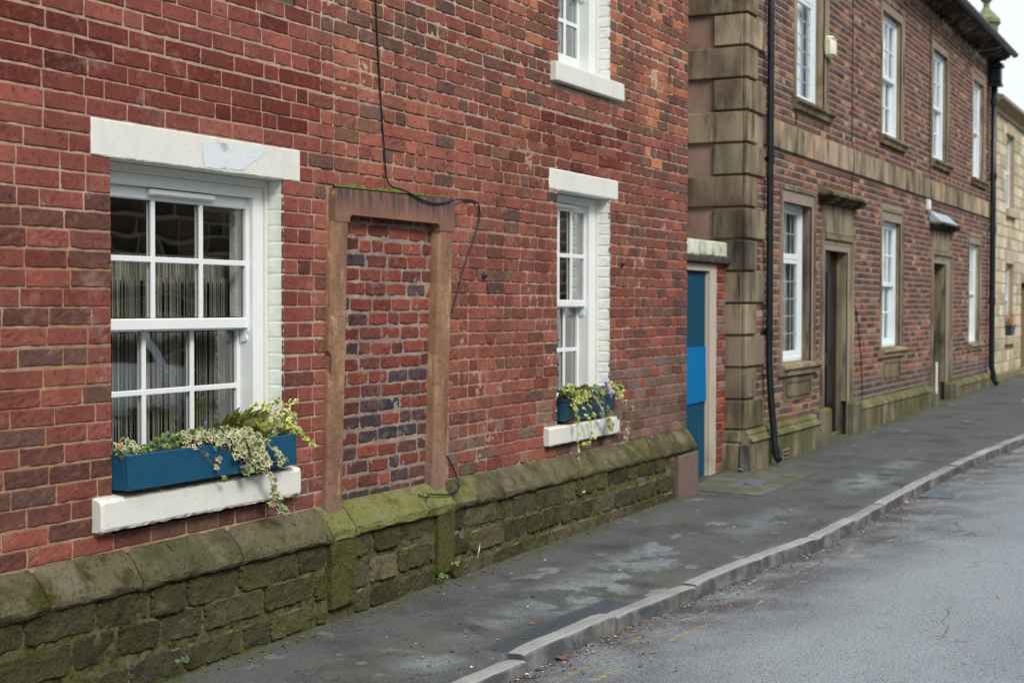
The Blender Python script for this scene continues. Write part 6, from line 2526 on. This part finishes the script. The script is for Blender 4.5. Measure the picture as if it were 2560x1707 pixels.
def frond(b, st, p0, d, L, w_, droop):
    p0 = np.array(p0, float)
    d = np.array(d, float)
    d /= np.linalg.norm(d)
    P = []
    for k in range(10):
        t = k / 9
        P.append(p0 + d * L * t + np.array([0, 0, -droop * L * t * t]))
    st.tube(P, 0.0012, lin("5a5a24"), seg=4)
    side = np.cross(d, [0, -0.9, 0.45])
    side /= np.linalg.norm(side)
    nrm = np.cross(side, d)
    for k in range(22):
        t = 0.08 + 0.9 * k / 21
        i = min(int(t * 9), 8)
        f = t * 9 - i
        p = P[i] * (1 - f) + P[i + 1] * f
        ln = w_ * math.sin(math.pi * min(1, t * 0.85 + 0.18)) * (0.9 + 0.2 * rp.rand())
        for s in (-1, 1):
            dr = side * s + d * 0.35 + nrm * (rp.rand() - 0.5) * 0.5
            dr /= np.linalg.norm(dr)
            q = np.cross(dr, nrm)
            wv_ = 0.0055
            c = pick("fern")
            V = [p, p + dr * ln * 0.35 + q * wv_, p + dr * ln * 0.8 + q * wv_ * 0.6, p + dr * ln, p + dr * ln * 0.8 - q * wv_ * 0.6, p + dr * ln * 0.35 - q * wv_]
            b.add(V, np.array([[0, 1, 2, 3], [0, 3, 4, 5]]), c)


def plant(name, label, cat, base, lb, st, group=None):
    o = empty(name, base)
    if lb is not None and lb.n:
        child(lb, "leaves", M["leaf"], o)
    if st is not None and st.n:
        child(st, "stem", M["stem"], o)
    tag(o, label, cat, group)
    return o


# --- first window box, left to right
lb, st = MB(), MB()
cluster(lb, 4.625, -0.03, 1.05, 0.055, 0.05, 0.045, 26, 0.030, "ivy")
cluster(lb, 4.60, -0.03, 1.035, 0.04, 0.05, 0.03, 12, 0.036, "ivydark")
st.tube([(4.60, -0.02, 1.01), (4.64, -0.06, 1.05), (4.68, -0.07, 1.045), (4.70, -0.07, 1.03)], 0.002, lin("a89878"), seg=4)
plant("ivy", "small variegated ivy at the left end of the blue wooden window box", "ivy", (4.62, 0, 1.0), lb, st)
lb, st = MB(), MB()
for k in range(9):
    cluster(lb, 4.68 + k * 0.045, -0.02, 1.035 + 0.004 * k, 0.04, 0.05, 0.022, 20, 0.018, "green")
cluster(lb, 4.90, -0.03, 1.07, 0.09, 0.05, 0.03, 70, 0.019, "green")
plant("creeping_plant", "low small-leaved green creeper along the middle of the blue window box", "plant", (4.85, 0, 1.0), lb, st)
lb, st = MB(), MB()
cluster(lb, 5.02, -0.05, 1.072, 0.09, 0.04, 0.03, 60, 0.028, "ivy")
cluster(lb, 5.13, -0.06, 1.055, 0.11, 0.04, 0.035, 75, 0.026, "ivy")
cluster(lb, 5.02, -0.05, 1.035, 0.10, 0.04, 0.02, 22, 0.026, "ivybrown")
trail(lb, st, [(4.99, -0.085, 1.035), (5.03, -0.10, 1.01), (5.09, -0.105, 0.95), (5.14, -0.105, 0.91), (5.195, -0.10, 0.868)], "ivy", 0.022, 22)
cluster(lb, 5.14, -0.10, 0.955, 0.02, 0.01, 0.02, 5, 0.026, "ivybrown")
plant("ivy", "pale ivy in the middle of the blue window box with one thin hanging runner", "ivy", (5.05, 0, 1.0), lb, st)
lb, st = MB(), MB()
rf_ = np.random.RandomState(5)
for k in range(34):
    a = RAD(35 + 110 * (k + rf_.rand() * 0.6) / 34)
    frond(lb, st, (5.36 + (rf_.rand() - .5) * 0.20, -0.0 + (rf_.rand() - .5) * .04, 1.03), (math.cos(a) * 0.8, -0.25 - 0.3 * rf_.rand(), math.sin(a)), 0.19 + 0.07 * rf_.rand(), 0.030, 0.3)
for k in range(26):
    a = RAD(25 + 110 * rf_.rand())
    frond(lb, st, (5.50 + (rf_.rand() - .5) * 0.16, -0.0, 1.03), (math.cos(a), -0.6 * rf_.rand() - 0.2, math.sin(a)), 0.13 + 0.05 * rf_.rand(), 0.026, 0.6)
plant("fern", "olive green fern standing behind the ivy in the blue window box", "fern", (5.4, 0, 1.0), lb, st)
lb, st = MB(), MB()
cluster(lb, 5.27, -0.08, 1.052, 0.15, 0.04, 0.04, 100, 0.034, "ivy")
cluster(lb, 5.36, -0.10, 1.00, 0.10, 0.03, 0.065, 85, 0.033, "ivy")
cluster(lb, 5.42, -0.115, 0.93, 0.075, 0.02, 0.055, 60, 0.032, "ivy")
cluster(lb, 5.20, -0.06, 1.085, 0.05, 0.03, 0.03, 14, 0.04, "ivydark")
cluster(lb, 5.32, -0.12, 0.905, 0.02, 0.01, 0.015, 4, 0.042, "ivydark")
trail(lb, st, [(5.30, -0.11, 1.06), (5.34, -0.12, 1.0), (5.41, -0.125, 0.94), (5.47, -0.13, 0.86), (5.52, -0.12, 0.80), (5.56, -0.11, 0.73), (5.63, -0.10, 0.675)], "ivy", 0.030, 60)
cluster(lb, 5.535, -0.12, 0.745, 0.05, 0.015, 0.035, 12, 0.028, "ivy")
trail(lb, st, [(5.12, -0.1, 1.03), (5.19, -0.11, 1.0), (5.27, -0.115, 0.965), (5.37, -0.12, 0.94), (5.49, -0.12, 0.93), (5.60, -0.11, 0.90)], "ivy", 0.024, 10)
trail(lb, st, [(5.40, -0.1, 1.05), (5.50, -0.11, 1.0), (5.56, -0.115, 0.945), (5.60, -0.11, 0.92)], "ivy", 0.028, 90)
plant("ivy", "large cream-edged ivy spilling over the front of the blue window box", "ivy", (5.35, 0, 1.0), lb, st)
lb, st = MB(), MB()
cluster(lb, 5.62, -0.02, 1.08, 0.12, 0.05, 0.045, 110, 0.026, "gold")
cluster(lb, 5.72, -0.05, 1.10, 0.08, 0.04, 0.055, 100, 0.026, "gold")
cluster(lb, 5.62, -0.0, 1.165, 0.11, 0.04, 0.03, 34, 0.026, "gold")
cluster(lb, 5.76, -0.07, 1.045, 0.04, 0.03, 0.03, 24, 0.026, "gold")
for k in range(7):
    a = 5.52 + 0.04 * k
    trail(lb, st, [(a, 0, 1.04), (a + 0.02, -0.02, 1.12), (a + 0.045, -0.04, 1.185 + 0.02 * rp.rand())], "gold", 0.022, 60)
trail(lb, st, [(5.70, -0.06, 1.07), (5.76, -0.10, 1.03), (5.82, -0.11, 0.985), (5.86, -0.11, 0.965)], "gold", 0.024, 170)
trail(lb, st, [(5.72, -0.08, 1.05), (5.80, -0.10, 0.96), (5.835, -0.10, 0.87), (5.84, -0.09, 0.75), (5.845, -0.08, 0.66)], "gold", 0.02, 2, r=0.0012)
plant("variegated_shrub", "yellow and green variegated shrub at the right end of the blue window box", "plant", (5.68, 0, 1.0), lb, st)


def pansy(x, y, z_, col, n=1, s=0.016):
    b = MB()
    for i in range(n):
        p = np.array([x + (rp.rand() - .5) * 0.05 * (n > 1), y, z_ + (rp.rand() - .5) * 0.04 * (n > 1)])
        for k in range(5):
            a = RAD(90 + 72 * k)
            q = p + s * 0.55 * np.array([math.cos(a), -0.1, math.sin(a)])
            leaf(b, q, s, (0.0 + (rp.rand() - .5) * .3, -1, 0.2), (math.cos(a), 0, math.sin(a)), OVAL * np.array([1.7, 1.0]), np.array(lin(col[k % len(col)])), np.array(lin(col[(k + 1) % len(col)])), 0.6)
        leaf(b, p + np.array([0, -0.004, 0]), s * 0.35, (0, -1, 0.1), (0, 0, 1), OVAL, np.array(lin("e0c040")), np.array(lin("d0b040")), 0.6)
    return b


lb = MB()
cluster(lb, 5.12, -0.02, 1.09, 0.03, 0.02, 0.02, 10, 0.02, "green")
o = plant("pansy", "tiny lone violet flower above the pale ivy in the blue window box", "flower", (5.12, 0, 1.0), lb, None)
child(pansy(5.125, -0.045, 1.125, ["5a4a9a", "7a6ab8"], 1, 0.010), "bloom", M["flower"], o)

# --- second window box
lb, st = MB(), MB()
for k in range(44):
    a = RAD(30 + 115 * rf_.rand())
    frond(lb, st, (9.05 + (rf_.rand() - .5) * 0.34, -0.0, 1.01), (math.cos(a), -0.3 - 0.5 * rf_.rand(), math.sin(a)), 0.15 + 0.07 * rf_.rand(), 0.03, 0.45)
plant("fern", "dark green fern rising at the left of the plastic trough", "fern", (9.05, 0, 0.99), lb, st)
lb, st = MB(), MB()
cluster(lb, 8.93, -0.05, 1.07, 0.07, 0.05, 0.06, 80, 0.026, "gold")
cluster(lb, 9.08, -0.08, 1.03, 0.17, 0.04, 0.05, 130, 0.026, "gold")
cluster(lb, 8.98, -0.09, 0.98, 0.06, 0.03, 0.05, 30, 0.025, "gold")
trail(lb, st, [(8.93, -0.09, 1.01), (8.95, -0.10, 0.94), (8.97, -0.11, 0.86), (8.96, -0.11, 0.77), (8.965, -0.11, 0.66)], "gold", 0.026, 130)
trail(lb, st, [(8.965, -0.11, 0.66), (8.975, -0.11, 0.58), (9.0, -0.11, 0.48), (9.04, -0.12, 0.40), (9.08, -0.115, 0.345)], "gold", 0.020, 14, r=0.0032)
trail(lb, st, [(9.0, -0.10, 1.02), (9.09, -0.11, 0.92), (9.17, -0.12, 0.85), (9.20, -0.11, 0.775), (9.17, -0.11, 0.71), (9.07, -0.11, 0.70), (9.02, -0.11, 0.705)], "gold", 0.024, 110)
trail(lb, st, [(9.1, -0.10, 1.02), (9.17, -0.11, 0.95), (9.24, -0.12, 0.86), (9.26, -0.11, 0.80)], "gold", 0.024, 100)
trail(lb, st, [(9.20, -0.11, 0.78), (9.26, -0.11, 0.72), (9.31, -0.11, 0.66)], "gold", 0.022, 45)
plant("variegated_ivy", "yellow-leaved trailer hanging from the plastic trough, its runner reaching the mossy plinth", "ivy", (9.0, 0, 0.99), lb, st)
lb, st = MB(), MB()
cluster(lb, 9.36, -0.07, 1.03, 0.14, 0.04, 0.07, 90, 0.026, "ivydark")
trail(lb, st, [(9.28, -0.09, 1.02), (9.34, -0.11, 0.95), (9.40, -0.11, 0.88), (9.47, -0.11, 0.82), (9.53, -0.105, 0.775), (9.57, -0.10, 0.75)], "ivy", 0.026, 90)
trail(lb, st, [(9.33, -0.09, 1.01), (9.42, -0.11, 0.95), (9.50, -0.11, 0.905), (9.60, -0.11, 0.87), (9.69, -0.105, 0.84)], "ivydark", 0.024, 75)
cluster(lb, 9.55, -0.10, 0.80, 0.05, 0.02, 0.05, 22, 0.026, "ivy")
plant("ivy", "greyish ivy trailing from the middle of the plastic trough over the white sill", "ivy", (9.4, 0, 0.99), lb, st)
lb, st = MB(), MB()
cluster(lb, 9.52, -0.04, 1.05, 0.10, 0.05, 0.04, 60, 0.02, "green")
o = plant("pansy", "green clump of blue, white and violet pansies in the plastic trough", "flower", (9.52, 0, 0.99), lb, None)
bl = pansy(9.50, -0.095, 1.085, ["3a2f9a", "5a4ac0"], 2, 0.022)
for b2 in (pansy(9.55, -0.10, 1.045, ["c9cfe8", "8a86c8"], 3, 0.018), pansy(9.42, -0.09, 1.05, ["b8c0e0", "7a70b8"], 1, 0.016), pansy(9.57, -0.10, 1.02, ["8a78b8", "6a5aa0"], 2, 0.016)):
    for v, c in zip(b2.V, b2.C):
        pass
    off = bl.n
    bl.V += b2.V
    bl.C += b2.C
    bl.F += [f + off for f in b2.F]
    bl.n += b2.n
child(bl, "bloom", M["flower"], o)
lb, st = MB(), MB()
cluster(lb, 9.70, -0.06, 1.05, 0.08, 0.04, 0.045, 55, 0.025, "gold")
cluster(lb, 9.77, -0.08, 1.00, 0.05, 0.03, 0.04, 45, 0.027, "gold")
for k in range(5):
    trail(lb, st, [(9.60 + 0.02 * k, -0.02, 1.03), (9.68 + 0.02 * k, -0.05, 1.11 - 0.01 * k), (9.77 + 0.01 * k, -0.09, 1.08 - .012 * k)], "gold", 0.02, 50, r=0.0022)
trail(lb, st, [(9.74, -0.09, 1.0), (9.79, -0.10, 0.94), (9.81, -0.10, 0.87), (9.85, -0.10, 0.81), (9.85, -0.10, 0.74), (9.84, -0.10, 0.69)], "ivy", 0.024, 60)
trail(lb, st, [(9.84, -0.09, 0.99), (9.90, -0.09, 0.95), (9.98, -0.085, 0.915), (10.04, -0.08, 0.87)], "gold", 0.02, 30)
trail(lb, st, [(9.78, -0.09, 0.97), (9.77, -0.09, 0.87), (9.73, -0.09, 0.75), (9.74, -0.09, 0.63), (9.77, -0.1, 0.50)], "gold", 0.016, 12, r=0.0012)
plant("variegated_shrub", "yellow variegated trailer at the right end of the plastic trough", "plant", (9.73, 0, 0.99), lb, st)

# ================================================================== CABLES on house A
tag(cable([(6.56, -0.014, 3.55), (6.578, -0.014, 3.29), (6.603, -0.016, 2.936), (6.645, -0.014, 2.62), (6.665, -0.016, 2.45), (6.672, -0.022, 2.33), (6.69, -0.040, 2.292), (6.72, -0.050, 2.287), (6.80, -0.052, 2.282), (6.90, -0.052, 2.262), (7.02, -0.054, 2.236), (7.14, -0.054, 2.229), (7.28, -0.052, 2.245),
           (7.39, -0.040, 2.268), (7.50, -0.020, 2.276), (7.66, -0.017, 2.285), (7.735, -0.017, 2.262), (7.742, -0.018, 2.21), (7.70, -0.016, 2.09), (7.62, -0.016, 1.99), (7.54, -0.018, 1.88), (7.48, -0.018, 1.76), (7.44, -0.02, 1.69), (7.395, -0.014, 1.61)], "cable", None, 0.0052),
    "black cable looping from above over the stone doorway lintel and down the brick", "cable")
tag(cable([(7.345, -0.012, 0.775), (7.375, -0.02, 0.735), (7.41, -0.026, 0.685), (7.425, -0.045, 0.625), (7.39, -0.075, 0.585), (7.32, -0.085, 0.572), (7.24, -0.090, 0.565), (7.17, -0.085, 0.570), (7.10, -0.078, 0.578), (7.04, -0.07, 0.590), (7.0, -0.085, 0.570), (6.95, -0.06, 0.594)], "cable", None, 0.0050),
    "short loose end of black cable coiled on the mossy plinth below the doorway", "cable")
b = MB()
b.tube([(6.603, -0.008, 2.945), (6.603, -0.022, 2.945)], 0.006, seg=6)
o = b.build("cable_clip", M["cable"])
o.parent = bpy.data.objects["cable"]

# rusty fixings left in the wall
for i, (x, z_, lb_) in enumerate([(9.965, 1.955, "rusty bolt stub in the brick to the right of the small window"), (7.80, 1.83, "dark rusty fixing hole in the brick to the right of the stone doorway")]):
    b = MB()
    lathe(b, 0, 0, [(0.022, 0), (0.020, 0.012), (0.010, 0.016), (0.008, 0.03)], 8)
    b.V = [np.column_stack([v[:, 0] + x, -v[:, 2] - 0.004, v[:, 1] + z_]) for v in b.V]
    tag(b.build("rusty_bolt", surf("rust%d" % i, "3a2620", [], [(120, 0.8, 0.004)], rough=0.95)), lb_, "bolt")

# ================================================================== STREET DETAILS
b = MB()
zz = float(pave_z(np.array([12.1]), np.array([-0.25]))[0])
b.box(11.98, 12.32, -0.40, -0.22, zz - 0.02, zz + 0.006, lin("6a7077"), bev=0.003)
fr = b.build("access_cover", surf("grey_iron_cover", "69717a", [dict(col="3f444a", sc=20, lo=0.5, hi=0.7, amt=0.6)], [(60, 0.6, 0.004)], rough=0.6, metal=0.3))
b = MB()
b.box(12.01, 12.05, -0.33, -0.29, zz + 0.0062, zz + 0.009, bev=0.001)
o = b.build("lifting_key", M["gasket"])
o.parent = fr
tag(fr, "small grey iron access cover in the footway in front of the blue gate", "access cover")
# slab patch round it
b = MB()
xa = np.linspace(11.45, 13.2, 30)
ya_ = np.linspace(-0.62, 0.10, 14)
b.grid(xa, ya_, lambda X, Y: pave_z(X, np.minimum(Y, 0)) + 0.004, lin("5c5d4f"))
o = b.build("concrete_apron", surf("mossy_concrete", "55564a", [dict(col="6b6b5c", sc=4, lo=0.45, hi=0.7, amt=0.7, det=5), dict(col="3c3f2c", sc=7, lo=0.5, hi=0.7, amt=0.7, of=3), dict(col="a3a398", sc=150, lo=0.66, hi=0.74, amt=0.5)], [(160, 0.5, 0.004)], rough=0.9))
tag(o, kind="structure")

dg_ = empty("drain_grate", (12.9, -1.75, 0.0))
b = MB()
gz = float(road_z(np.array([12.9]), np.array([-1.78]))[0]) + 0.004
x0g, x1g, y0g, y1g = 12.62, 13.12, -1.98, -1.66
b.box(x0g, x1g, y0g, y0g + 0.03, gz - 0.03, gz + 0.008, bev=0.002)
b.box(x0g, x1g, y1g - 0.03, y1g, gz - 0.03, gz + 0.008, bev=0.002)
b.box(x0g, x0g + 0.03, y0g + 0.03, y1g - 0.03, gz - 0.03, gz + 0.008, bev=0.002)
b.box(x1g - 0.03, x1g, y0g + 0.03, y1g - 0.03, gz - 0.03, gz + 0.008, bev=0.002)
child(b, "frame", bpy.data.materials["grey_iron_cover"], dg_)
for k in range(8):
    b = MB()
    xx_ = x0g + 0.03 + (k + 0.5) * (x1g - x0g - 0.06) / 8
    b.box(xx_ - 0.014, xx_ + 0.014, y0g + 0.0305, y1g - 0.0305, gz - 0.02, gz + 0.006, bev=0.002)
    child(b, "grate_bar", bpy.data.materials["grey_iron_cover"], dg_)
b = MB()
b.add([(x0g + 0.03, y0g + 0.03, gz - 0.001), (x1g - 0.03, y0g + 0.03, gz - 0.001), (x1g - 0.03, y1g - 0.03, gz - 0.001), (x0g + 0.03, y1g - 0.03, gz - 0.001)], np.array([[0, 1, 2, 3]]))
child(b, "gully", M["gasket"], dg_)
tag(dg_, "iron gully grate in the road against the kerb, crossed by the worn yellow lines", "drain")

# grit, twigs and leaf bits lying along the kerb foot and the wall foot
b = MB()
rl = np.random.RandomState(8)
brn = [np.array(lin(h)) for h in ("5f4a3c", "77614c", "4a3c33", "8a7860", "5d5046", "94805f", "3a322c", "70503e")]
for i in range(4600):
    if i < 3700:
        x = 5.0 + 13 * rl.rand() ** 1.7
        d = abs(rl.randn()) * (0.05 if rl.rand() < 0.7 else 0.25) + 0.004
        y = ky(x) - d
        z_ = float(road_z(np.array([x]), np.array([y]))[0]) + 0.002
    elif i < 4200:
        x = 5.0 + 9 * rl.rand()
        y = -0.115 - abs(rl.randn()) * 0.04
        z_ = float(pave_z(np.array([x]), np.array([y]))[0]) + 0.002
    else:
        x = 4.8 + 8 * rl.rand()
        y = float(ky(x)) * rl.rand() ** 0.6
        y = min(y + 0.12, -0.13)
        z_ = float(pave_z(np.array([x]), np.array([y]))[0]) + 0.001
    s = 0.003 + 0.008 * rl.rand() ** 2.5
    a = rl.rand() * 6.28
    asp = 0.25 + 0.75 * rl.rand()
    u_ = np.array([math.cos(a), math.sin(a), 0]) * s
    v_ = np.array([-math.sin(a), math.cos(a), 0]) * s * asp
    c0 = np.array([x, y, z_ + s * 0.25])
    lift = np.array([0, 0, s * 0.5 * rl.rand()])
    c = brn[rl.randint(8)] * (0.6 + 0.7 * rl.rand())
    if rl.rand() < 0.04:
        c = np.array(lin("d8d6cc"))
    b.add([c0 - u_ - v_, c0 + u_ - v_ + lift, c0 + u_ + v_, c0 - u_ + v_ + lift], np.array([[0, 1, 2], [0, 2, 3]]), c)
for i in range(260):     # dry stalks in the gutter
    x = 5.4 + 7 * rl.rand() ** 1.5
    y = ky(x) - 0.01 - 0.06 * rl.rand()
    z_ = float(road_z(np.array([x]), np.array([y]))[0]) + 0.004
    a = rl.randn() * 0.5
    L = 0.01 + 0.03 * rl.rand()
    b.tube([(x, y, z_), (x + L * math.cos(a) * .5, y + L * math.sin(a) * .5 + 0.003, z_ + 0.006 * rl.rand()), (x + L * math.cos(a), y + L * math.sin(a), z_)], 0.0009, brn[rl.randint(8)] * 1.1, seg=3, caps=False)
tag(b.build("leaf_litter", M["litter"]), "scattered leaf crumbs, grit and dry stalks along the kerb and wall foot", "litter", kind="stuff")


def fallen(x, y, s, col, rot, label, on_road, curl=0.35, cat="leaf", name="fallen_leaf"):
    fz = (road_z if on_road else pave_z)(np.array([x]), np.array([y]))[0]
    b = MB()
    n = 9
    P = []
    for i in range(n):
        a = 2 * math.pi * i / n
        rr = s * (1.0 if i else 1.35) * (0.75 + 0.25 * math.sin(a * 2.5 + rot * 3))
        P.append((rr * math.cos(a), rr * 0.62 * math.sin(a)))
    V = [(0, 0, s * 0.10)]
    for (px0, py0) in P:
        c, s2 = math.cos(rot), math.sin(rot)
        V.append((px0 * c - py0 * s2, px0 * s2 + py0 * c, 0.002 + curl * (py0 ** 2 + px0 ** 2 * 0.4) / s))
    V = np.array(V) + np.array([x, y, float(fz) + 0.001])
    T_ = np.array([[0, 1 + i, 1 + (i + 1) % n] for i in range(n)])
    cc = np.array([lin(col)] * (n + 1)) * np.concatenate([[0.7], 0.8 + 0.4 * np.random.RandomState(int(s * 1e4)).rand(n)])[:, None]
    b.add(V, T_, cc)
    # a thin stalk so that it has some thickness and shape
    b.tube([V[0], (V[0] + V[1]) / 2 + np.array([0, 0, 0.002]), V[1] * 1.0 + (V[1] - V[0]) * 0.3], 0.0012, np.array(lin(col)) * 0.7, seg=4)
    o = b.build(name, M["litter"])
    tag(o, label, cat)
    return o


fallen(6.36, -1.215, 0.050, "8f6a54", 0.9, "big curled brown leaf caught against the second kerb stone from the bottom", True, 0.9)
fallen(8.36, -1.485, 0.030, "b8865a", 2.0, "small tan leaf in the gutter beside a green leaf bud", True)
fallen(8.52, -1.475, 0.022, "4d7a2c", 0.4, "fresh green leaf bud lying at the kerb foot", True)
fallen(12.35, -1.60, 0.070, "c98f76", 0.3, "pinkish leaf lying in the gutter by the drain grate", True, 0.2)
fallen(16.7, -1.80, 0.050, "2d2420", 1.2, "dark leaf clump against the kerb farther up the street", True)
fallen(14.3, -1.16, 0.035, "b86a40", 2.4, "orange-brown leaf on the footway beyond the downpipe", False)
fallen(14.9, -1.0, 0.030, "6d6a2c", 0.4, "olive green leaf on the footway beyond the downpipe", False)
fallen(19.2, -0.9, 0.045, "a8a83c", 1.4, "yellow-green leaf far up the footway", False)
fallen(23.0, -1.1, 0.05, "e0cdb4", 0.4, "pale leaf far up the footway near the end of the brick house", False)
fallen(6.62, -0.93, 0.022, "a8643c", 0.3, "thin orange leaf sliver near the middle of the near footway", False)
fallen(8.4, -2.95, 0.020, "b59a5a", 0.3, "single straw-coloured leaf out on the grey road", True)
fallen(6.95, -0.74, 0.014, "eeeae0", 0.2, "cream paper scrap on the footway above the patched asphalt", False, 0.1, "paper scrap", "paper_scrap")
fallen(5.78, -1.04, 0.016, "efeeea", 0.6, "cream paper scrap just behind the nearest kerb stone", False, 0.1, "paper scrap", "paper_scrap")
fallen(7.62, -0.30, 0.012, "e8e8e4", 1.6, "white paper scrap close to the plinth by the doorway stones", False, 0.1, "paper scrap", "paper_scrap")
fallen(17.1, -0.22, 0.022, "f0efe8", 0.6, "white paper scrap by the plinth right of the first stone doorway", False, 0.1, "paper scrap", "paper_scrap")

# feather stuck on the plinth
b = MB()
b.add([(7.545, -0.112, 0.165), (7.560, -0.118, 0.200), (7.566, -0.116, 0.235), (7.552, -0.113, 0.205)], np.array([[0, 1, 2, 3]]), lin("d8d3c4"))
b.tube([(7.54, -0.112, 0.15), (7.553, -0.115, 0.2), (7.566, -0.116, 0.236)], 0.0012, lin("b8b0a0"), seg=4)
tag(b.build("feather", M["litter"]), "small white feather clinging to the mossy plinth stones", "feather")


def weed(x, y, z_, n, h, spread, label, wide=0.25, col="green", name="weed"):
    lb2, st2 = MB(), MB()
    for i in range(n):
        a = rp.rand() * 6.28
        hh = h * (0.5 + 0.5 * rp.rand())
        p0 = np.array([x, y, z_])
        p1 = p0 + np.array([math.cos(a) * spread, -abs(math.sin(a)) * spread * 0.7, hh])
        st2.tube([p0, (p0 + p1) / 2 + np.array([0, 0, hh * 0.2]), p1], 0.0011, lin("5d7030"), seg=4)
        leaf(lb2, p1, h * wide * (0.7 + 0.6 * rp.rand()), (math.cos(a) * 0.4, -0.7, 0.7), (math.cos(a), -0.3, 0.7), OVAL, pick(col), pick(col) * 1.2, 0.7)
    o = plant(name, label, "weed", (x, y, z_), lb2, st2)
    return o


weed(7.12, -0.118, float(zw(7.1)) + 0.012, 14, 0.055, 0.03, "bright green weed at the foot of the right-hand dressed plinth block", 0.45)
weed(7.25, -0.120, 0.13, 16, 0.05, 0.035, "olive weed tuft rooted in the plinth joint beside the dressed block", 0.35, "goldg")
weed(4.86, -0.125, 0.10, 5, 0.045, 0.03, "two-leaved green seedling growing from the lowest plinth course on the left", 0.8, "green")
weed(12.74, -0.03, float(zw(12.8)) + 0.01, 7, 0.05, 0.03, "bright green seedling at the foot of the corner quoins by the gate", 0.8, "green")
